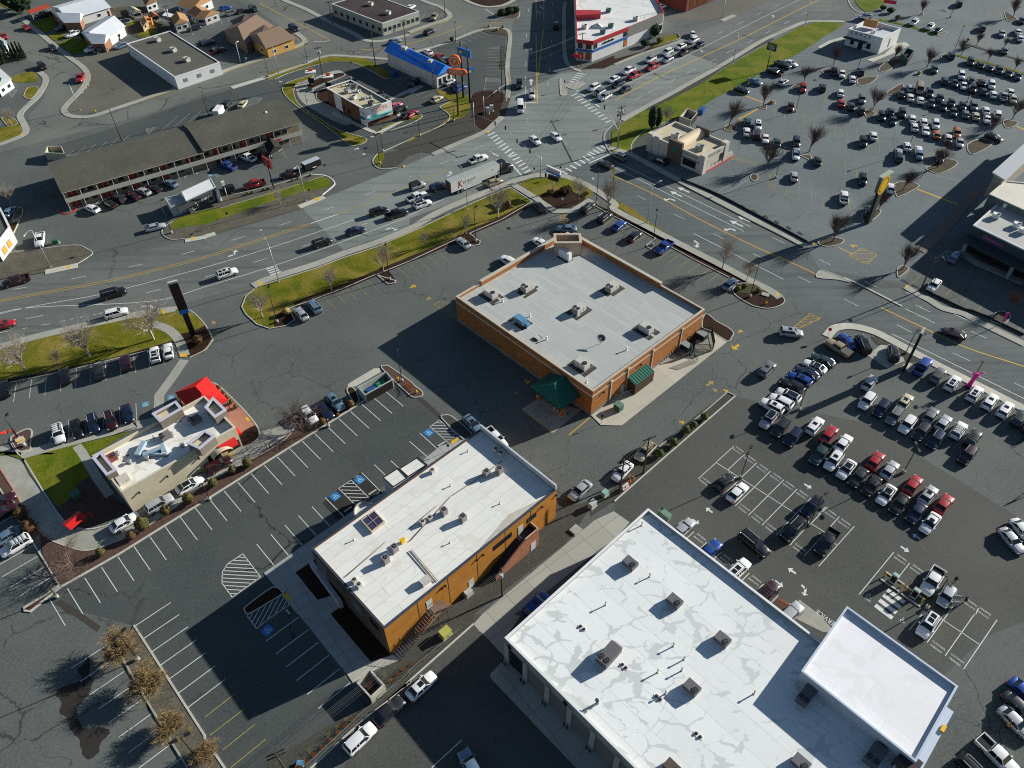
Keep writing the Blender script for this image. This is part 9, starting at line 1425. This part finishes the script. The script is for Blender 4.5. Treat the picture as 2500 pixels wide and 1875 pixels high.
post_sign(4,2,85,330,2.4,SRD,'red stop sign at the dealership corner',.55,R(-130),8);post_sign(2,1,1650,545,1.6,WHITE,'small white sign in the pharmacy sign bed');post_sign(2,1,1975,350,2.3,WHITE,'white sign at the avenue pavement corner',.6,R(-60));post_sign(1,1,1020,455,1.8,WHITE,'small white sign on the motel verge');post_sign(1,1,1140,470,2.2,DSTEEL,'dark sign on the motel verge beside the lamp',.5);post_sign(1,1,270,755,3.0,DSTEEL,'bare dark post in the motel gravel');post_sign(0,0,1020,1435,2.6,WHITE,'white sign on the side street behind the motel',.5);post_sign(2,0,628,380,1.8,WHITE,'white marker post at the junction car park kerb',.4);post_sign(1,0,455,670,1.3,WHITE,'white sign on the kerb by the white lamp',.6);post_sign(2,2,2072,1255,2.2,DSTEEL,'dark sign post on the pharmacy apron corner',.5);post_sign(2,2,420,1560,1.8,DSTEEL,'dark sign post on the ochre office pavement',.5);post_sign(1,3,1915,410,1.8,DSTEEL,'dark sign post by the porch of the ochre office',.5)
def hydrant(c,r,x,y,lab):
	o=at(K(c,r,x,y)[0]);m=MB();m.tube(o,o+Vector((0,0,.7)),.16,.14,10);m.tube(o+Vector((0,0,.7)),o+Vector((0,0,.9)),.18,.06,10);m.tube(o+Vector((-.28,0,.5)),o+Vector((.28,0,.5)),.09,.09,8);tag(m.build('fire_hydrant',YEL,None,o),lab,'hydrant')
hydrant(3,1,1632,1625,'yellow fire hydrant on the avenue island');hydrant(0,0,1035,1215,'yellow fire hydrant at the corner of the curved side street');hydrant(1,2,2085,785,'yellow fire hydrant on the bin enclosure island');hydrant(2,2,75,930,'pale yellow hydrant at the tip of the bin enclosure island')
def cabinet(c,r,x,y,l,w_,h_,mat,lab,ang=0,nm='utility_cabinet'):
	o=at(K(c,r,x,y)[0],h_/2);o.z=0;t=thing(nm,lab,'cabinet',o);m=MB();m.box(o.x,o.y,.08,h_,l,w_,ang);m.build('cabinet',mat,t);m=MB();m.box(o.x,o.y,0,.1,l+.3,w_+.3,ang);m.build('plinth',CONC,t);m=MB();m.box(o.x,o.y,h_,h_+.08,l+.1,w_+.1,ang);m.build('lid',mat,t)
PG=M('cabinet pale',(.42,.45,.42));cabinet(2,0,843,1195,1.0,.8,1.9,PG,'left grey signal cabinet on the gravel corner');cabinet(2,0,885,1170,1.0,.8,1.9,PG,'right grey signal cabinet on the gravel corner');cabinet(2,3,1975,470,1.3,.9,1.2,PG,'tall white meter cabinet in the gravel beside the alley',OA);cabinet(2,3,2110,350,1.0,.8,1.0,M('mint box',(.25,.42,.36)),'mint green utility box beside the alley kerb',OA);cabinet(0,3,820,370,1.5,1.3,1.3,GREENB,'dark green transformer on the shaded lawn of the restaurant',RA);cabinet(2,4,385,200,1.6,1.2,1.3,M('lime box',(.42,.42,.10)),'yellow-green dumpster box beside the steel stair',OA);cabinet(2,3,635,1425,1.2,.8,.9,PG,'white floor unit below the pale door of the ochre office',OA);cabinet(2,3,1790,745,1.6,1.3,.25,CONC,'low concrete vault lid at the alley edge',OA);cabinet(3,1,1630,1525,1.6,1.1,.2,CONC,'pale ground cover on the avenue island',R(-30));cabinet(0,1,600,950,1.4,.8,1.0,GREENB,'green equipment box beside the white pickup',R(10));cabinet(1,4,1030,1610,.8,.6,.4,M('blue cover',(.1,.3,.5)),'blue utility cover at the foot of the bottom pole')
fp=[Vector((p.x,p.y,0))for p in KW(2,4,545,190,0,640)+KW(1,4,2212,660,1700,1100,1110,1659)];t=thing('chain_fence','thin steel pipe fence along the workshop kerb above parked cars','fence',fp[2]);m=MB();m.path([p+Vector((0,0,1.1))for p in fp],.03,4);m.path([p+Vector((0,0,.15))for p in fp],.02,4);m.build('rails',STEEL,t)
for i in range(len(fp)-1):
	n=max(int((fp[i+1]-fp[i]).length/3.2),1)
	for k in range(n):p=fp[i].lerp(fp[i+1],k/n);m=MB();m.tube(p,p+Vector((0,0,1.2)),.04,.04,5);m.build('post',STEEL,t)
for(x,y),l in[((800,1290),'charging post between two yellow bollards, upper left of two'),((1025,1450),'charging post between two yellow bollards beside the white pickup')]:
	o=at(K(4,3,x,y)[0],.5);o.z=0;a=DA;t=thing('charging_station',l,'charger',o,0,'charging posts');m=MB();m.box(o.x,o.y,0,2.1,1.0,.7,a);m.build('cabinet',M('charger grey',(.42,.46,.45),.4,.05),t);m=MB();m.box(o.x,o.y-.0,.4,1.9,.8,.74,a);m.build('screen_panel',BLACK,t);m=MB();m.box(o.x,o.y,2.1,2.16,.7,.55,a);m.build('lid',M('pale green',(.35,.5,.42)),t)
	for s in(-1,1):
		p=o+Vector((math.cos(a),math.sin(a),0))*s*1.35;m=MB();m.tube(p,p+Vector((0,0,1.15)),.11,.11,8);m.tube(p+Vector((0,0,1.15)),p+Vector((0,0,1.2)),.11,.04,8);tag(m.build('bollard',YEL,None,p),'yellow bollard '+('right' if s>0 else 'left')+' of the '+('upper left' if x<900 else 'lower right')+' charging post','bollard','yellow charger bollards')
	for s in(-1,1):p=o+Vector((-math.sin(a),math.cos(a),0))*s*.9;m=MB();m.box(p.x,p.y,.0,.15,3.2,.25,a);tag(m.build('wheel_stop',CONCL,None,p),'concrete wheel stop '+('beyond' if s>0 else 'before')+' the '+('upper left' if x<900 else 'lower right')+' charging post','wheel stop','wheel stops at the chargers')
PKM=M('pink nylon',(.80,.02,.33),.5,.08)
o=at(K(4,2,1605,870)[0]);t=thing('air_dancer','hot pink inflatable tube man beside the avenue','inflatable',o);m=MB();m.smooth=True;pts=[(0,0,0),(.1,.1,1.2),(.25,.1,2.4),(.35,.05,3.3),(.3,0,3.9),(.1,-.1,4.2)];m.grid([[o+Vector((p[0]+r_*math.cos(k*PI/6),p[1]+r_*math.sin(k*PI/6),p[2]))for k in range(12)]for p,r_ in zip(pts,(.42,.42,.4,.42,.4,.15))],True,True);m.build('tube_body',PKM,t)
for s in(-1,1):m=MB();m.path([o+Vector((.3,0,3.2)),o+Vector((.3+s*.7,.2,3.7)),o+Vector((.3+s*1.0,-.2,4.4))],.14,8);m.build('arm',PKM,t)
for k in range(5):m=MB();a=k*1.25;m.path([o+Vector((.1,-.1,4.1)),o+Vector((.1+.6*math.cos(a),-.1+.6*math.sin(a),4.5))],.05,5);m.build('hair_strand',PKM,t)
m=MB();m.tube(o,o+Vector((0,0,.4)),.5,.5,12);m.build('blower',BLACK,t)
o=at(K(4,2,1945,190)[0]);t=thing('banner_flag','pink feather flag under the bare tree by the mall','flag',o);m=MB();m.tube(o,o+Vector((.1,0,3.4)),.03,.03,5);m.build('pole',STEEL,t);m=MB();m.box(o.x+.45,o.y,1.0,3.4,.8,.05,R(20));m.build('flag_cloth',PKM,t)
for(x,y),l in[((165,225),'orange traffic cone farther from the nearer wooden pole'),((120,300),'orange traffic cone beside the nearer wooden pole')]:
	o=at(K(3,3,x,y)[0]);m=MB();m.box(o.x,o.y,.03,.08,.5,.5);m.tube(o,o+Vector((0,0,.9)),.2,.04,10);tag(m.build('traffic_cone',M('cone orange',(.7,.12,.03)),None,o),l,'cone','orange cones')
o=at(K(3,3,115,275)[0],.5);t=thing('road_barrier','white road barrier block beside the orange cones','barrier',(o.x,o.y,0));m=MB();m.box(o.x,o.y,.03,.35,1.5,.7,R(40));m.box(o.x,o.y,.35,1.0,1.4,.35,R(40));m.build('barrier_block',M('barrier white',(.6,.52,.5)),t)
m=MB();z=KW(3,3,160,185,215,220);m.path([p+Vector((0,0,1.0))for p in z],.05);[m.path([p,p+Vector((0,0,1.0))],.05)for p in z];tag(m.build('guard_rail',YEL,None,z[0]),'short yellow guard rail beside the farther wooden pole','rail')
m=MB();z=KW(3,2,0,1000,60,985,100,960,205,930)
for p in z:m.path([p,p+Vector((0,0,1.1))],.05)
m.path([p+Vector((0,0,1.1))for p in z],.045);tag(m.build('guard_rail',CAPW,None,z[0]),'pale guard rail beside the transformer at the pharmacy wall','rail')
SKIN=M('skin',(.38,.22,.15),.6,.05,3);HAIR=M('dark hair',(.02,.015,.012),.8,.1,4)
def person(c,r,x,y,rz,shirt,trou,lab,stride=.25,armf=.2,px=None):
	o=at(K(c,r,x,y)[0],.02);
	V=[((0,0,.95),.15),((0,0,1.15),.14),((0,0,1.38),.16),((0,0,1.50),.065),((.02,0,1.64),.10),((.02,0,1.76),.07),((0,.1,.88),.10),((stride*.5,.1,.48),.075),((stride*.6,.1,.08),.05),((stride*.6+.16,.1,.04),.04),((0,-.1,.88),.10),((-stride*.3,-.1,.48),.075),((-stride,-.1,.10),.05),((-stride+.15,-.1,.04),.04),((0,.2,1.40),.07),((-armf*.4,.25,1.13),.05),((-armf*.2+.1,.26,.90),.04),((.14-armf*.2,.26,.80),.03),((0,-.2,1.40),.07),((armf*.5,-.25,1.13),.05),((armf+.12,-.24,.95),.04),((armf+.2,-.23,.88),.03)]
	E=[(0,1),(1,2),(2,3),(3,4),(4,5),(0,6),(6,7),(7,8),(8,9),(0,10),(10,11),(11,12),(12,13),(2,14),(14,15),(15,16),(16,17),(2,18),(18,19),(19,20),(20,21)]
	me=bpy.data.meshes.new('p');me.from_pydata([v[0]for v in V],E,[]);ob=bpy.data.objects.new('p',me);col.objects.link(ob);sk=ob.modifiers.new('s','SKIN');sb=ob.modifiers.new('b','SUBSURF');sb.levels=1
	for i,v in enumerate(V):me.skin_vertices[0].data[i].radius=(v[1],v[1]);me.skin_vertices[0].data[i].use_root=(i==0)
	bpy.context.view_layer.update();nm=bpy.data.meshes.new_from_object(ob.evaluated_get(bpy.context.evaluated_depsgraph_get()));bpy.data.objects.remove(ob);nm.materials.clear()
	for m_ in(trou,shirt,SKIN,BLACK):nm.materials.append(m_)
	for p in nm.polygons:
		z=p.center.z;hand=abs(p.center.y)>.2 and z<.93
		p.material_index=2 if(z>1.49 or hand)else(1 if z>.96 else(0 if z>.1 else 3));p.use_smooth=True
	t=thing('person',lab,'person',(o.x,o.y,.02),rz);bo=bpy.data.objects.new('body',nm);col.objects.link(bo);bo.parent=t
	m=MB();m.smooth=True;m.grid([[(.0+.105*math.sin(t_)*math.cos(k*PI/5)-.015,.105*math.sin(t_)*math.sin(k*PI/5),1.72+.1*math.cos(t_))for k in range(10)]for t_ in(.05,.6,1.2,1.7)],True);h_=m.build('hair',HAIR);h_.parent=t
DK=M('dark clothes',(.015,.016,.02),.9,.1,4);HV=M('hi-vis cloth',(.55,.75,.02),.7,.08,4);JN=M('jeans',(.03,.045,.08),.9,.15,4);YJ=M('mustard jacket',(.45,.25,.02),.8,.1,4);BLJ=M('blue jacket',(.03,.09,.3),.8,.1,4);GYJ=M('grey coat',(.25,.24,.25),.8,.1,4)
person(0,2,1480,1300,R(100),DK,DK,'person in dark clothes walking on the path by the cream restaurant');person(4,3,1455,1310,R(-120),DK,DK,'person in dark clothes standing behind the silver hatchback',.1);person(4,3,1560,1530,R(170),DK,DK,'person in dark clothes leaning at the open doors of the silver hatchback',.1,.4);person(4,3,2200,380,R(-100),DK,JN,'person in dark clothes walking at the right photo edge');person(4,4,2010,1235,R(30),YJ,DK,'person in a mustard jacket standing beside the silver sedan at the right',.1)
person(3,0,1440,935,R(-90),HV,DK,'person in yellow-green hi-vis clothing beside the black sedan');person(2,0,10,950,R(-20),GYJ,DK,'person in a grey coat on the crosswalk, left of two');person(2,0,42,950,R(-20),GYJ,JN,'person in a grey coat on the crosswalk, right of two');person(1,0,1930,1040,R(40),BLJ,JN,'person in a blue jacket beside the chicken restaurant')
o=at(K(4,3,1375,1460)[0],.75);
for(x,y),l in[((1495,1475),'front'),((1480,1540),'rear')]:
	p=at(K(4,3,x,y)[0],.8);m=MB();m.box(p.x,p.y,.35,1.35,1.0,.09,R(-12));tag(m.build('open_car_door',PAINT['s'],None,(p.x,p.y,.3)),'opened '+l+' side door of the silver hatchback by the chargers','car door')
SUN_EL,SUN_AZ=R(20.5),R(26.3)
w=bpy.data.worlds.new('World');sc.world=w;w.use_nodes=True;nt=w.node_tree
sk=nt.nodes.new('ShaderNodeTexSky');sk.sky_type='NISHITA';sk.sun_disc=False;sk.sun_elevation=SUN_EL;sk.sun_rotation=R(90)-SUN_AZ
sk.air_density=1.0;sk.dust_density=.3;sk.ozone_density=2.0;sk.altitude=300
nt.links.new(sk.outputs[0],nt.nodes['Background'].inputs[0]);nt.nodes['Background'].inputs[1].default_value=.052
ld=bpy.data.lights.new('sun','SUN');ld.energy=5;ld.angle=R(.5);ld.color=(1,.955,.87);lo=bpy.data.objects.new('sun',ld);col.objects.link(lo)
dv_=Vector((math.cos(SUN_EL)*math.cos(SUN_AZ),math.cos(SUN_EL)*math.sin(SUN_AZ),math.sin(SUN_EL)));lo.rotation_euler=dv_.to_track_quat('Z','Y').to_euler()
vs=sc.view_settings;vs.view_transform='Standard';vs.look='None';vs.gamma=1;vs.exposure=.68;vs.use_curve_mapping=False
sc.cycles.use_denoising=False;sc.cycles.filter_width=1.1;sc.cycles.max_bounces=5;sc.cycles.diffuse_bounces=3;sc.cycles.glossy_bounces=3;sc.cycles.use_adaptive_sampling=True
